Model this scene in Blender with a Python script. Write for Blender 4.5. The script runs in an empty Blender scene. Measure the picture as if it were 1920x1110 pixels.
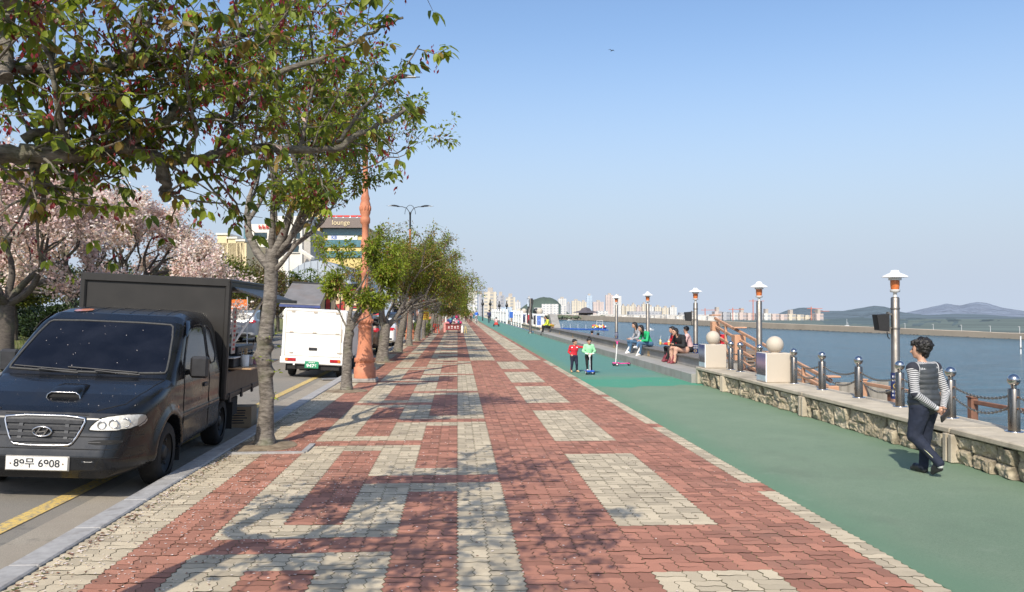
import bpy, math, random
import numpy as np
from mathutils import Vector, Matrix, noise as mnoise

R = math.radians
rnd = random.Random(11)
npr = np.random.RandomState(5)
scene = bpy.context.scene
coll = scene.collection

# ------------------------------------------------------------------ camera model
EYE = 1.8
FOC = 1554.0
YAW = math.atan((960 - 858) / FOC)
PITCH = math.atan(25 / FOC * math.cos(YAW))
FWD = Vector((math.sin(YAW) * math.cos(PITCH), math.cos(YAW) * math.cos(PITCH), math.sin(PITCH)))
RGT = Vector((math.cos(YAW), -math.sin(YAW), 0))
UPV = RGT.cross(FWD)
CAM = Vector((0, 0, EYE))


def at(u, v, d):
    """world point seen at photo pixel u, v, at depth d metres"""
    return CAM + (FWD + RGT * ((u - 960) / FOC) + UPV * ((555 - v) / FOC)) * d


def gnd(u, v, z=0.0):
    r = FWD + RGT * ((u - 960) / FOC) + UPV * ((555 - v) / FOC)
    return CAM + r * ((z - EYE) / r.z)


# ------------------------------------------------------------------ scene helpers
def tag(o, label=None, cat=None, group=None, kind=None):
    if label: o['label'] = label
    if cat: o['category'] = cat
    if group: o['group'] = group
    if kind: o['kind'] = kind
    return o


def thing(name, label, cat, loc=(0, 0, 0), rot=(0, 0, 0), group=None, scale=1.0):
    o = bpy.data.objects.new(name, None)
    coll.objects.link(o)
    o.empty_display_size = 0.1
    o.location = loc
    o.rotation_euler = rot
    o.scale = (scale,) * 3
    return tag(o, label, cat, group)


def copy_tree(o, parent=None):
    c = o.copy()
    coll.objects.link(c)
    if parent is not None:
        c.parent = parent
    for ch in list(o.children):
        copy_tree(ch, c)
    return c


def srgb(*c):
    if len(c) == 1:
        h = c[0].lstrip('#')
        c = [int(h[i:i + 2], 16) for i in (0, 2, 4)]
    out = []
    for x in c:
        x /= 255.0
        out.append(x / 12.92 if x < .04045 else ((x + .055) / 1.055) ** 2.4)
    return tuple(out)


class MB:
    """collects shapes into one mesh"""
    def __init__(s):
        s.v = []; s.f = []; s.m = []; s.sm = []

    def add(s, vs, fs, mi=0, smooth=False):
        b = len(s.v)
        s.v.extend([tuple(p) for p in vs])
        for f in fs:
            s.f.append([i + b for i in f]); s.m.append(mi); s.sm.append(smooth)
        return s

    def box(s, c, size, mi=0, rz=0.0, bev=0.0, M=None):
        hx, hy, hz = size[0] / 2, size[1] / 2, size[2] / 2
        if bev <= 0:
            vs = [(x, y, z) for x in (-hx, hx) for y in (-hy, hy) for z in (-hz, hz)]
            fs = [(0, 1, 3, 2), (4, 6, 7, 5), (0, 4, 5, 1), (2, 3, 7, 6), (0, 2, 6, 4), (1, 5, 7, 3)]
        else:
            b = min(bev, hx * .49, hy * .49, hz * .49)
            vs = []; idx = {}
            for sx in (-1, 1):
                for sy in (-1, 1):
                    for sz in (-1, 1):
                        for ax in range(3):
                            p = [sx * hx, sy * hy, sz * hz]
                            for a2 in range(3):
                                if a2 != ax: p[a2] -= (sx, sy, sz)[a2] * b
                            idx[(sx, sy, sz, ax)] = len(vs); vs.append(p)
            fs = []
            for ax in range(3):
                o1, o2 = [a for a in range(3) if a != ax]
                for sg in (-1, 1):
                    q = []
                    for (p1, p2) in ((-1, -1), (1, -1), (1, 1), (-1, 1)):
                        k = [0, 0, 0]; k[ax] = sg; k[o1] = p1; k[o2] = p2
                        q.append(idx[(k[0], k[1], k[2], ax)])
                    fs.append(q)
                for p1 in (-1, 1):
                    for p2 in (-1, 1):
                        k0 = [0, 0, 0]; k0[o1] = p1; k0[o2] = p2
                        ka = list(k0); kb = list(k0); ka[ax] = -1; kb[ax] = 1
                        fs.append([idx[(*ka, o1)], idx[(*kb, o1)], idx[(*kb, o2)], idx[(*ka, o2)]])
            for sx in (-1, 1):
                for sy in (-1, 1):
                    for sz in (-1, 1):
                        fs.append([idx[(sx, sy, sz, a)] for a in range(3)])
            # orient faces outward
            nf = []
            for f in fs:
                P = [Vector(vs[i]) for i in f]
                n = (P[1] - P[0]).cross(P[2] - P[0])
                cc = sum(P, Vector()) / len(P)
                nf.append(f if n.dot(cc) > 0 else f[::-1])
            fs = nf
        cr, sr = math.cos(rz), math.sin(rz)
        out = []
        for x, y, z in vs:
            if M is not None:
                p = M @ Vector((x, y, z)); x, y, z = p
            elif rz:
                x, y = x * cr - y * sr, x * sr + y * cr
            out.append((x + c[0], y + c[1], z + c[2]))
        return s.add(out, fs, mi)

    def bar(s, a, b, w, h, mi=0, bev=0.0):
        """box section bar from a to b"""
        a = Vector(a); b = Vector(b); d = b - a
        L = d.length; d.normalize()
        up = Vector((0, 0, 1)) if abs(d.z) < .95 else Vector((0, 1, 0))
        x = d.cross(up).normalized(); z = x.cross(d)
        M = Matrix((x, d, z)).transposed()
        return s.box((a + b) / 2, (w, L, h), mi, M=M, bev=bev)

    def tube(s, pts, rad, n=8, mi=0, cap=True, smooth=True, squash=1.0):
        pts = [Vector(p) for p in pts]
        if not hasattr(rad, '__len__'): rad = [rad] * len(pts)
        N = len(pts)
        t0 = (pts[1] - pts[0]).normalized()
        u = t0.orthogonal().normalized()
        vs = []
        for i in range(N):
            if i == 0: t = pts[1] - pts[0]
            elif i == N - 1: t = pts[-1] - pts[-2]
            else: t = pts[i + 1] - pts[i - 1]
            t.normalize()
            u = (u - t * u.dot(t))
            if u.length < 1e-6: u = t.orthogonal()
            u.normalize()
            w = t.cross(u)
            for k in range(n):
                a = 2 * math.pi * k / n
                vs.append(pts[i] + (u * math.cos(a) + w * math.sin(a) * squash) * rad[i])
        fs = []
        for i in range(N - 1):
            for k in range(n):
                k2 = (k + 1) % n
                fs.append((i * n + k, i * n + k2, (i + 1) * n + k2, (i + 1) * n + k))
        s.add(vs, fs, mi, smooth)
        if cap:
            s.add([vs[k] for k in range(n)], [tuple(range(n))[::-1]], mi)
            s.add([vs[(N - 1) * n + k] for k in range(n)], [tuple(range(n))], mi)
        return s

    def lathe(s, prof, c=(0, 0, 0), n=24, mi=0, axis='z', smooth=True, cap=True):
        vs = []
        for r, z in prof:
            for k in range(n):
                a = 2 * math.pi * k / n
                p = (r * math.cos(a), r * math.sin(a), z)
                if axis == 'x': p = (p[2], p[0], p[1])
                elif axis == 'y': p = (p[1], p[2], p[0])
                vs.append((p[0] + c[0], p[1] + c[1], p[2] + c[2]))
        fs = []
        for i in range(len(prof) - 1):
            for k in range(n):
                k2 = (k + 1) % n
                fs.append((i * n + k, i * n + k2, (i + 1) * n + k2, (i + 1) * n + k))
        s.add(vs, fs, mi, smooth)
        if cap:
            if prof[0][0] > 1e-5: s.add(vs[:n], [tuple(range(n))[::-1]], mi)
            if prof[-1][0] > 1e-5: s.add(vs[-n:], [tuple(range(n))], mi)
        return s

    def prism(s, poly, a0, a1, axis='x', mi=0):
        """2D polygon extruded along an axis from a0 to a1 (x: poly is y,z; y: poly is x,z; z: poly is x,y)"""
        n = len(poly)
        def P(p, a):
            return (a, p[0], p[1]) if axis == 'x' else (p[0], a, p[1]) if axis == 'y' else (p[0], p[1], a)
        vs = [P(p, a0) for p in poly] + [P(p, a1) for p in poly]
        fs = [tuple(range(n))[::-1], tuple(range(n, 2 * n))]
        fs += [(i, (i + 1) % n, (i + 1) % n + n, i + n) for i in range(n)]
        area = sum(poly[i][0] * poly[(i + 1) % n][1] - poly[(i + 1) % n][0] * poly[i][1] for i in range(n))
        flip = (area < 0) ^ (axis == 'y') ^ (a1 < a0)
        if flip: fs = [f[::-1] for f in fs]
        return s.add(vs, fs, mi)

    def ell(s, c, r, n=12, mi=0, M=None):
        if not hasattr(r, '__len__'): r = (r, r, r)
        vs = []; m = n // 2 + 1
        for i in range(m + 1):
            th = math.pi * i / m
            for k in range(n):
                a = 2 * math.pi * k / n
                p = Vector((r[0] * math.sin(th) * math.cos(a), r[1] * math.sin(th) * math.sin(a), r[2] * math.cos(th)))
                if M is not None: p = M @ p
                vs.append((p[0] + c[0], p[1] + c[1], p[2] + c[2]))
        fs = []
        for i in range(m):
            for k in range(n):
                k2 = (k + 1) % n
                fs.append((i * n + k2, i * n + k, (i + 1) * n + k, (i + 1) * n + k2))
        return s.add(vs, fs, mi, True)

    def quad(s, a, b, c, d, mi=0):
        return s.add([a, b, c, d], [(0, 1, 2, 3)], mi)

    def build(s, name, mats, parent=None, loc=None):
        return mesh_obj(name, s.v, s.f, mats, parent, s.m, s.sm, loc)


def mesh_obj(name, v, f, mats, parent=None, mi=None, sm=None, loc=None, normals=None):
    me = bpy.data.meshes.new(name)
    me.from_pydata([tuple(p) for p in v], [], [tuple(int(i) for i in q) for q in f])
    if not isinstance(mats, (list, tuple)): mats = [mats]
    for m in mats: me.materials.append(m)
    n = len(me.polygons)
    if mi is not None and n:
        me.polygons.foreach_set('material_index', np.asarray(mi, dtype=np.int32)[:n])
    if sm is True: sm = [True] * n
    if sm is not None and n:
        me.polygons.foreach_set('use_smooth', np.asarray(sm, dtype=bool)[:n])
    if normals is not None:
        me.normals_split_custom_set_from_vertices([tuple(q) for q in normals])
    me.update()
    o = bpy.data.objects.new(name, me)
    coll.objects.link(o)
    if parent is not None: o.parent = parent
    if loc is not None: o.location = loc
    return o


def float_attr(o, name, vals, domain='POINT'):
    a = o.data.attributes.new(name, 'FLOAT', domain)
    a.data.foreach_set('value', np.asarray(vals, dtype=np.float32))


def text_mesh(txt, size, depth=0.002, bold=0.0, align='CENTER', sx=1.0):
    cu = bpy.data.curves.new('lettering', 'FONT')
    cu.body = txt; cu.size = size; cu.extrude = depth; cu.align_x = align; cu.align_y = 'CENTER'
    cu.offset = bold
    o = bpy.data.objects.new('lettering', cu)
    coll.objects.link(o)
    bpy.context.view_layer.update()
    dg = bpy.context.evaluated_depsgraph_get()
    me = bpy.data.meshes.new_from_object(o.evaluated_get(dg))
    bpy.data.objects.remove(o)
    if sx != 1.0:
        for p in me.vertices: p.co.x *= sx
    return me


def text_obj(name, txt, size, mat, parent, M, depth=0.002, bold=0.0, align='CENTER', sx=1.0):
    me = text_mesh(txt, size, depth, bold, align, sx)
    me.transform(M)
    me.materials.clear(); me.materials.append(mat)
    me.polygons.foreach_set('material_index', np.zeros(len(me.polygons), dtype=np.int32))
    o = bpy.data.objects.new(name, me)
    coll.objects.link(o); o.parent = parent
    return o


# ------------------------------------------------------------------ materials
def node_mat(name):
    m = bpy.data.materials.new(name); m.use_nodes = True
    nt = m.node_tree
    b = nt.nodes['Principled BSDF']
    return m, nt, b


def N(nt, typ, **kw):
    n = nt.nodes.new(typ)
    for k, v in kw.items(): setattr(n, k, v)
    return n


def mixc(nt, fac, a, b, blend='MIX'):
    n = N(nt, 'ShaderNodeMix', data_type='RGBA', blend_type=blend)
    for sock, val in ((n.inputs[0], fac), (n.inputs[6], a), (n.inputs[7], b)):
        if hasattr(val, 'is_output'): nt.links.new(val, sock)
        elif hasattr(val, '__len__'): sock.default_value = (*val[:3], 1)
        else: sock.default_value = val
    return n.outputs[2]


def mth(nt, op, a, b=0.0, clamp=False):
    n = N(nt, 'ShaderNodeMath', operation=op); n.use_clamp = clamp
    for sock, val in zip(n.inputs, (a, b)):
        if hasattr(val, 'is_output'): nt.links.new(val, sock)
        else: sock.default_value = val
    return n.outputs[0]


def coord(nt, kind='Object', scale=(1, 1, 1)):
    tc = N(nt, 'ShaderNodeTexCoord')
    if scale == (1, 1, 1): return tc.outputs[kind]
    mp = N(nt, 'ShaderNodeMapping'); mp.inputs['Scale'].default_value = scale
    nt.links.new(tc.outputs[kind], mp.inputs[0])
    return mp.outputs[0]


def noise_tex(nt, scale, detail=4, vec=None, rough=.55):
    n = N(nt, 'ShaderNodeTexNoise')
    n.inputs['Scale'].default_value = scale; n.inputs['Detail'].default_value = detail
    n.inputs['Roughness'].default_value = rough
    if vec is not None: nt.links.new(vec, n.inputs['Vector'])
    return n.outputs['Fac']


def ramp(nt, fac, lo, hi):
    n = N(nt, 'ShaderNodeMapRange'); n.clamp = True
    nt.links.new(fac, n.inputs[0]); n.inputs[1].default_value = lo; n.inputs[2].default_value = hi
    return n.outputs[0]


def bump(nt, b, height, strength=.3, dist=.01):
    n = N(nt, 'ShaderNodeBump'); n.inputs['Strength'].default_value = strength; n.inputs['Distance'].default_value = dist
    nt.links.new(height, n.inputs['Height']); nt.links.new(n.outputs[0], b.inputs['Normal'])
    return n


def mat(name, c, rough=.6, metal=0.0, var=.15, scale=6.0, dirt=0.0, dirt_c=(.12, .1, .08), bmp=0.0, bscale=None,
        stretch=(1, 1, 1), spec=.5, coat=0.0, c2=None):
    """general surface: base colour broken by two scales of noise, optional grime and bump"""
    m, nt, b = node_mat(name)
    v = coord(nt, 'Object', stretch)
    n1 = noise_tex(nt, scale, 5, v)
    f = ramp(nt, n1, .3, .7)
    ca = tuple(x * (1 - var) for x in c); cb = tuple(min(1, x * (1 + var)) for x in (c2 or c))
    out = mixc(nt, f, ca, cb)
    if dirt > 0:
        n2 = noise_tex(nt, scale * .35, 6, v, .7)
        out = mixc(nt, mth(nt, 'MULTIPLY', ramp(nt, n2, .5, .72), dirt), out, dirt_c)
    nt.links.new(out, b.inputs['Base Color'])
    n3 = noise_tex(nt, scale * 3, 3, v)
    nt.links.new(mth(nt, 'ADD', mth(nt, 'MULTIPLY', n3, rough * .3), rough * .85), b.inputs['Roughness'])
    b.inputs['Metallic'].default_value = metal
    b.inputs['Specular IOR Level'].default_value = spec
    b.inputs['Coat Weight'].default_value = coat
    b.inputs['Coat Roughness'].default_value = .08
    if bmp > 0:
        bump(nt, b, noise_tex(nt, bscale or scale * 4, 6, v, .65), bmp, .01)
    return m


def leaf_mat(name, c, var=.35, trans=.35, rough=.45, scale=4.0):
    m, nt, b = node_mat(name)
    oi = N(nt, 'ShaderNodeTexCoord').outputs['Object']
    n1 = ramp(nt, noise_tex(nt, scale, 3, oi), .3, .7)
    col_ = mixc(nt, n1, tuple(x * (1 - var) for x in c), tuple(min(1, x * (1 + var)) for x in c))
    nt.links.new(col_, b.inputs['Base Color'])
    b.inputs['Roughness'].default_value = rough
    b.inputs['Specular IOR Level'].default_value = .35
    tr = N(nt, 'ShaderNodeBsdfTranslucent')
    nt.links.new(mixc(nt, .5, col_, (c[0] * 1.5, c[1] * 1.5, c[2] * .8)), tr.inputs['Color'])
    mx = N(nt, 'ShaderNodeMixShader'); mx.inputs[0].default_value = trans
    nt.links.new(b.outputs[0], mx.inputs[1]); nt.links.new(tr.outputs[0], mx.inputs[2])
    nt.links.new(mx.outputs[0], nt.nodes['Material Output'].inputs['Surface'])
    return m


def bark_mat(name, c, c2):
    m, nt, b = node_mat(name)
    v = coord(nt, 'Object', (1, 1, 3.2))
    n1 = ramp(nt, noise_tex(nt, 9, 6, v, .7), .35, .68)
    o = mixc(nt, n1, c, c2)
    n2 = ramp(nt, noise_tex(nt, 2.6, 4, coord(nt)), .52, .66)
    o = mixc(nt, mth(nt, 'MULTIPLY', n2, .45), o, (.16, .17, .09))
    nt.links.new(o, b.inputs['Base Color']); b.inputs['Roughness'].default_value = .85
    bump(nt, b, noise_tex(nt, 16, 8, coord(nt, 'Object', (1, 1, 4.5)), .7), .7, .03)
    return m


def glass_mat(name, c=(.02, .025, .03), rough=.06):
    m, nt, b = node_mat(name)
    n1 = ramp(nt, noise_tex(nt, 3, 4, coord(nt)), .4, .7)
    nt.links.new(mixc(nt, n1, c, tuple(x * 1.5 + .004 for x in c)), b.inputs['Base Color'])
    nt.links.new(mth(nt, 'ADD', mth(nt, 'MULTIPLY', n1, .05), rough), b.inputs['Roughness'])
    b.inputs['Specular IOR Level'].default_value = .8
    return m


MT = {}


def mk(key, *a, **k):
    MT[key] = mat(key, *a, **k); return MT[key]


# ------------------------------------------------------------------ implicit surfaces
def surface_nets(F, o, h):
    """F: sampled field (negative inside); returns vertices and quads"""
    nx, ny, nz = F.shape
    S = F < 0
    cell = np.zeros((nx - 1, ny - 1, nz - 1), dtype=np.int8)
    for a in (0, 1):
        for b in (0, 1):
            for c in (0, 1):
                cell += S[a:nx - 1 + a, b:ny - 1 + b, c:nz - 1 + c]
    act = (cell > 0) & (cell < 8)
    idx = -np.ones(act.shape, dtype=np.int64)
    I, J, K = np.nonzero(act)
    idx[I, J, K] = np.arange(len(I))
    acc = np.zeros((len(I), 3)); cnt = np.zeros(len(I))
    cor = [(a, b, c) for a in (0, 1) for b in (0, 1) for c in (0, 1)]
    for p in cor:
        for ax in range(3):
            if p[ax]: continue
            q = list(p); q[ax] = 1
            fa = F[I + p[0], J + p[1], K + p[2]]; fb = F[I + q[0], J + q[1], K + q[2]]
            hit = (fa < 0) != (fb < 0)
            t = np.where(hit, fa / np.where(fa == fb, 1, fa - fb), 0)
            pos = np.array(p, dtype=float)[None, :].repeat(len(I), 0)
            pos[:, ax] += t
            acc[hit] += pos[hit]; cnt[hit] += 1
    V = (acc / np.maximum(cnt, 1)[:, None] + np.stack([I, J, K], 1)) * h + np.array(o)
    quads = []
    # edges along x, y, z
    for ax in range(3):
        sl0 = [slice(None)] * 3; sl1 = [slice(None)] * 3
        sl0[ax] = slice(0, -1); sl1[ax] = slice(1, None)
        A = S[tuple(sl0)]; B = S[tuple(sl1)]
        ii, jj, kk = np.nonzero(A != B)
        o1, o2 = [(1, 2), (2, 0), (0, 1)][ax]
        P = np.stack([ii, jj, kk], 1)
        ok = (P[:, o1] > 0) & (P[:, o2] > 0) & (P[:, o1] < F.shape[o1] - 1) & (P[:, o2] < F.shape[o2] - 1)
        P = P[ok]
        flip = ~A[P[:, 0], P[:, 1], P[:, 2]]
        def g(d1, d2):
            Q = P.copy(); Q[:, o1] -= d1; Q[:, o2] -= d2
            return idx[Q[:, 0], Q[:, 1], Q[:, 2]]
        q = np.stack([g(1, 1), g(0, 1), g(0, 0), g(1, 0)], 1)
        q[flip] = q[flip][:, ::-1]
        quads.append(q)
    return V, np.concatenate(quads)


def smin(a, b, k):
    if k <= 0: return np.minimum(a, b)
    hh = np.clip(.5 + .5 * (b - a) / k, 0, 1)
    return b + (a - b) * hh - k * hh * (1 - hh)


def smax(a, b, k): return -smin(-a, -b, k)


def cap_d(P, a, b, ra, rb):
    a = np.array(a); b = np.array(b); ab = b - a
    L = max(ab @ ab, 1e-9)
    t = np.clip(((P - a) @ ab) / L, 0, 1)
    d = np.linalg.norm(P - a - t[..., None] * ab, axis=-1)
    return d - (ra + (rb - ra) * t), t * math.sqrt(L)


def ell_d(P, c, r, M=None):
    q = P - np.array(c)
    if M is not None: q = q @ np.array(M)      # rows of the rotation
    r = np.array(r)
    k0 = np.linalg.norm(q / r, axis=-1); k1 = np.linalg.norm(q / (r * r), axis=-1)
    return k0 * (k0 - 1) / np.maximum(k1, 1e-6)


def noise3(P, f, seed=0):
    """cheap smooth value noise on points, -1..1"""
    q = P * f + seed * 17.3
    i = np.floor(q).astype(np.int64); t = q - i; t = t * t * (3 - 2 * t)
    def hsh(a, b, c):
        n = (a * 374761393 + b * 668265263 + c * 2147483647 + seed * 974711) & 0xffffffff
        n = ((n ^ (n >> 13)) * 1274126177) & 0xffffffff
        return ((n ^ (n >> 16)) & 0xffff) / 32767.5 - 1
    out = 0
    for a in (0, 1):
        for b in (0, 1):
            for c in (0, 1):
                w = (t[..., 0] if a else 1 - t[..., 0]) * (t[..., 1] if b else 1 - t[..., 1]) * (t[..., 2] if c else 1 - t[..., 2])
                out = out + w * hsh(i[..., 0] + a, i[..., 1] + b, i[..., 2] + c)
    return out


class Blob:
    """smooth union of tapered capsules and ellipsoids, meshed as one continuous surface"""
    def __init__(s, h): s.h = h; s.p = []; s.post = None

    def cap(s, a, b, ra, rb=None, m=0, k=.03):
        rb = ra if rb is None else rb
        a = np.array(a, float); b = np.array(b, float)
        r = max(ra, rb)
        s.p.append((lambda P: cap_d(P, a, b, ra, rb), np.minimum(a, b) - r, np.maximum(a, b) + r, m, k)); return s

    def ell(s, c, r, m=0, k=.03, M=None):
        c = np.array(c, float)
        if not hasattr(r, '__len__'): r = (r, r, r)
        rr = max(r)
        s.p.append((lambda P: (ell_d(P, c, r, M), np.zeros(P.shape[:-1])), c - rr, c + rr, m, k)); return s

    def mesh(s, name, mats, parent=None, subset=None):
        h = s.h; pad = 4 * h
        lo = np.min([p[1] for p in s.p], 0) - pad; hi = np.max([p[2] for p in s.p], 0) + pad
        n = np.ceil((hi - lo) / h).astype(int) + 1
        F = np.full(n, 1.0)
        ax = [lo[i] + h * np.arange(n[i]) for i in range(3)]
        for fn, a, b, m, k in s.p:
            i0 = np.maximum(((a - lo - k * 1.5 - 3 * h) / h).astype(int), 0)
            i1 = np.minimum(((b - lo + k * 1.5 + 3 * h) / h).astype(int) + 2, n)
            sl = tuple(slice(i0[j], i1[j]) for j in range(3))
            P = np.stack(np.meshgrid(*[ax[j][sl[j]] for j in range(3)], indexing='ij'), -1)
            d, _ = fn(P)
            F[sl] = smin(F[sl], d, k)
        if s.post is not None:
            P = np.stack(np.meshgrid(*ax, indexing='ij'), -1)
            near = np.abs(F) < .08
            F[near] += s.post(P[near])
        V, Q = surface_nets(F, lo, h)
        C = V[Q].mean(1)
        best = np.full(len(C), 1e9); mi = np.zeros(len(C), int)
        bv = np.full(len(V), 1e9); al = np.zeros(len(V))
        for fn, a, b, m, k in s.p:
            d, _ = fn(C)
            w = d < best; best[w] = d[w]; mi[w] = m
            d, t = fn(V)
            w = d < bv; bv[w] = d[w]; al[w] = t[w]
        o = mesh_obj(name, V, Q, mats, parent, mi, True)
        float_attr(o, 'along', al)
        return o

# ------------------------------------------------------------------ sky, sun, camera
SUN_EL, SUN_AZ = 42.0, 200.0       # compass style: shadows fall towards +Y, a little to +X
w = bpy.data.worlds.new('World'); scene.world = w; w.use_nodes = True
nt = w.node_tree
sky = N(nt, 'ShaderNodeTexSky', sky_type='NISHITA')
sky.sun_disc = False
sky.sun_elevation = R(SUN_EL); sky.sun_rotation = R(SUN_AZ)
sky.air_density = 1.15; sky.dust_density = 2.2; sky.ozone_density = 2.6; sky.altitude = 0
bg = nt.nodes['Background']
bg.inputs[1].default_value = .15
tcw = N(nt, 'ShaderNodeTexCoord'); spw = N(nt, 'ShaderNodeSeparateXYZ'); nt.links.new(tcw.outputs['Generated'], spw.inputs[0])
hz = N(nt, 'ShaderNodeMapRange', interpolation_type='SMOOTHSTEP'); nt.links.new(spw.outputs[2], hz.inputs[0])
hz.inputs[1].default_value = -.02; hz.inputs[2].default_value = .36; hz.inputs[3].default_value = 1; hz.inputs[4].default_value = 0
tint = mixc(nt, 1.0, sky.outputs[0], (1.08, 1.15, 1.25), 'MULTIPLY')
haze = mixc(nt, hz.outputs[0], tint, (.57 / .15, .66 / .15, .8 / .15))
nt.links.new(haze, bg.inputs[0])

sd = Vector((math.sin(R(SUN_AZ)) * math.cos(R(SUN_EL)), math.cos(R(SUN_AZ)) * math.cos(R(SUN_EL)), math.sin(R(SUN_EL))))
sl = bpy.data.lights.new('sun', 'SUN'); sl.energy = 5.0; sl.angle = R(.53); sl.color = (1, .92, .79)
so = bpy.data.objects.new('sun', sl); coll.objects.link(so); so.rotation_euler = sd.to_track_quat('Z', 'Y').to_euler()

cam = bpy.data.cameras.new('camera'); co = bpy.data.objects.new('camera', cam); coll.objects.link(co)
cam.sensor_width = 36; cam.lens = FOC / 1920 * 36; cam.clip_start = .05; cam.clip_end = 30000
M4 = Matrix((RGT, UPV, -FWD)).transposed().to_4x4(); M4.translation = CAM
co.matrix_world = M4
scene.camera = co
scene.view_settings.view_transform = 'Standard'; scene.view_settings.look = 'None'
scene.view_settings.exposure = 0; scene.view_settings.gamma = 1
scene.render.engine = 'CYCLES'
scene.cycles.max_bounces = 6; scene.cycles.transparent_max_bounces = 8
scene.cycles.use_denoising = True

# ------------------------------------------------------------------ paving
def paver_mat(name, c, spread):
    m, nt, b = node_mat(name)
    v = coord(nt)
    a = N(nt, 'ShaderNodeAttribute', attribute_name='tone')
    base = mixc(nt, a.outputs['Fac'], tuple(x * (1 - spread) for x in c), tuple(x * (1 + spread) for x in c))
    grain = ramp(nt, noise_tex(nt, 90, 4, v, .7), .25, .75)
    base = mixc(nt, mth(nt, 'MULTIPLY', grain, .35), base, tuple(x * .62 for x in c))
    stain = ramp(nt, noise_tex(nt, 1.1, 6, v, .68), .5, .75)
    base = mixc(nt, mth(nt, 'MULTIPLY', stain, .4), base, (.16, .12, .09))
    lightp = ramp(nt, noise_tex(nt, 4.5, 5, v, .7), .58, .8)
    base = mixc(nt, mth(nt, 'MULTIPLY', lightp, .3), base, tuple(min(1, x * 1.5 + .03) for x in c))
    nt.links.new(base, b.inputs['Base Color']); b.inputs['Roughness'].default_value = .82
    bump(nt, b, noise_tex(nt, 160, 4, v, .7), .35, .003)
    return m


P_RED = paver_mat('red_paver', (.375, .165, .108), .3)
P_GREY = paver_mat('grey_paver', (.5, .42, .295), .22)
CELL = .202
XB = [-2.9 + i * 2.9 / 12 for i in range(13)]
for n_, w_ in ((2, .224), (4, .2205), (4, .2113), (4, .1965), (1, .19)):
    for _ in range(n_): XB.append(XB[-1] + w_)
Y_SWITCH = 28.8


def band(y, start, period, length):
    return ((y - start) % period) < length


def is_grey(ci, x, y):
    c = ci - 12                       # column 0 starts at x = 0
    if y > Y_SWITCH:
        if y < Y_SWITCH + .5: return False
        if 2 <= c < 6 or 10 <= c < 14: return not band(y, Y_SWITCH + 8, 17, .5)
        if c >= 14: return False
        if -3 <= c < 0: return not band(y, Y_SWITCH + 2.2, 2.6, .8)
        if c < -3: return ((c // 2) % 2 == 0) and not band(y, Y_SWITCH + 1, 3.9, .6)
        return False
    if c in (0, 1): return not band(y, 8.58, 4.72, .4)
    if 6 <= c < 10: return band(y, 6.77, 4.55, 3.47)
    if c >= 14: return not band(y, 8.14, 4.4, .4)
    if c >= 2: return False
    if c in (-1, -2):                                  # red core of the middle ring, grey where the ring closes
        return band(y, 8.16, 4.72, 1.25) and not band(y, 8.58, 4.72, .4)
    if c in (-3, -4):
        return not band(y, 8.58, 4.72, .4) and not band(y, 6.27, 4.76, .4)
    if c in (-5, -6):
        return band(y, 5.85, 4.76, 1.22) and not band(y, 6.27, 4.76, .4)
    if c in (-7, -8): return not band(y, 6.27, 4.76, .4)
    if c in (-9, -10): return False
    return True


def zig(t):
    t = (t / .101) % 1.0
    return (t / .25 if t < .25 else 1 - (t - .25) / .25 if t < .75 else -1 + (t - .75) / .25) * .0105


V = []; Fc = []; Mi = []; Tone = []
def block(x0, x1, y0, y1, mi, fancy):
    g = .0029 if fancy else .003
    dz = npr.uniform(-.002, .002); ta, tb = npr.uniform(-.014, .014, 2)
    pts = []
    if fancy:
        ny = max(1, round((y1 - y0) / .101)); nx = max(1, round((x1 - x0) / .105))
        st = [0, .25, .75]
        ys = [(i + f) / ny for i in range(ny) for f in st]
        xs = [(i + f) / nx for i in range(nx) for f in st]
        zz = lambda t, n: zig(t * n * .101)
        ev = lambda X, t, sg: (X + zz(t, ny) + sg * g, y0 + t * (y1 - y0))
        eh = lambda Y, t, sg: (x0 + t * (x1 - x0), Y + zz(t, nx) * .62 + sg * g)
        pts += [eh(y0, t, 1) if t else (x0 + g, y0 + g) for t in xs]
        pts += [ev(x1, t, -1) if t else (x1 - g, y0 + g) for t in ys]
        pts += [eh(y1, 1 - t, -1) if t else (x1 - g, y1 - g) for t in xs]
        pts += [ev(x0, 1 - t, 1) if t else (x0 + g, y1 - g) for t in ys]
    else:
        pts = [(x0 + g, y0 + g), (x1 - g, y0 + g), (x1 - g, y1 - g), (x0 + g, y1 - g)]
    b = len(V); cx, cy = (x0 + x1) / 2, (y0 + y1) / 2
    for x, y in pts: V.append((x, y, dz + (x - cx) * ta + (y - cy) * tb))
    Fc.append(range(b, b + len(pts))); Mi.append(mi); Tone.append(npr.uniform())


rows = int((Y_SWITCH + 22 - 2.6) / CELL)
for j in range(rows):
    y0 = 2.6 + j * CELL; y1 = y0 + CELL; ym = (y0 + y1) / 2
    fancy = ym < 17
    for i in range(len(XB) - 1):
        x0, x1 = XB[i], XB[i + 1]; mi = 1 if is_grey(i, (x0 + x1) / 2, ym) else 0
        if ym > Y_SWITCH + 6:
            if j % 2 == 0: block(x0, x1, y0, y1 + CELL, mi, False)
        elif (i + j) % 2:
            xm = (x0 + x1) / 2
            block(x0, xm, y0, y1, mi, fancy); block(xm, x1, y0, y1, mi, fancy)
        else:
            block(x0, x1, y0, ym, mi, fancy); block(x0, x1, ym, y1, mi, fancy)
y = y1
while y < 420:
    L = CELL * 2 if y < 110 else 2.0
    for i in range(len(XB) - 1):
        block(XB[i], XB[i + 1], y, y + L, 1 if is_grey(i, 0, y + L / 2) else 0, False)
    y += L
pav = mesh_obj('paving', V, Fc, [P_RED, P_GREY], None, Mi)
float_attr(pav, 'tone', Tone, 'FACE')
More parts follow.
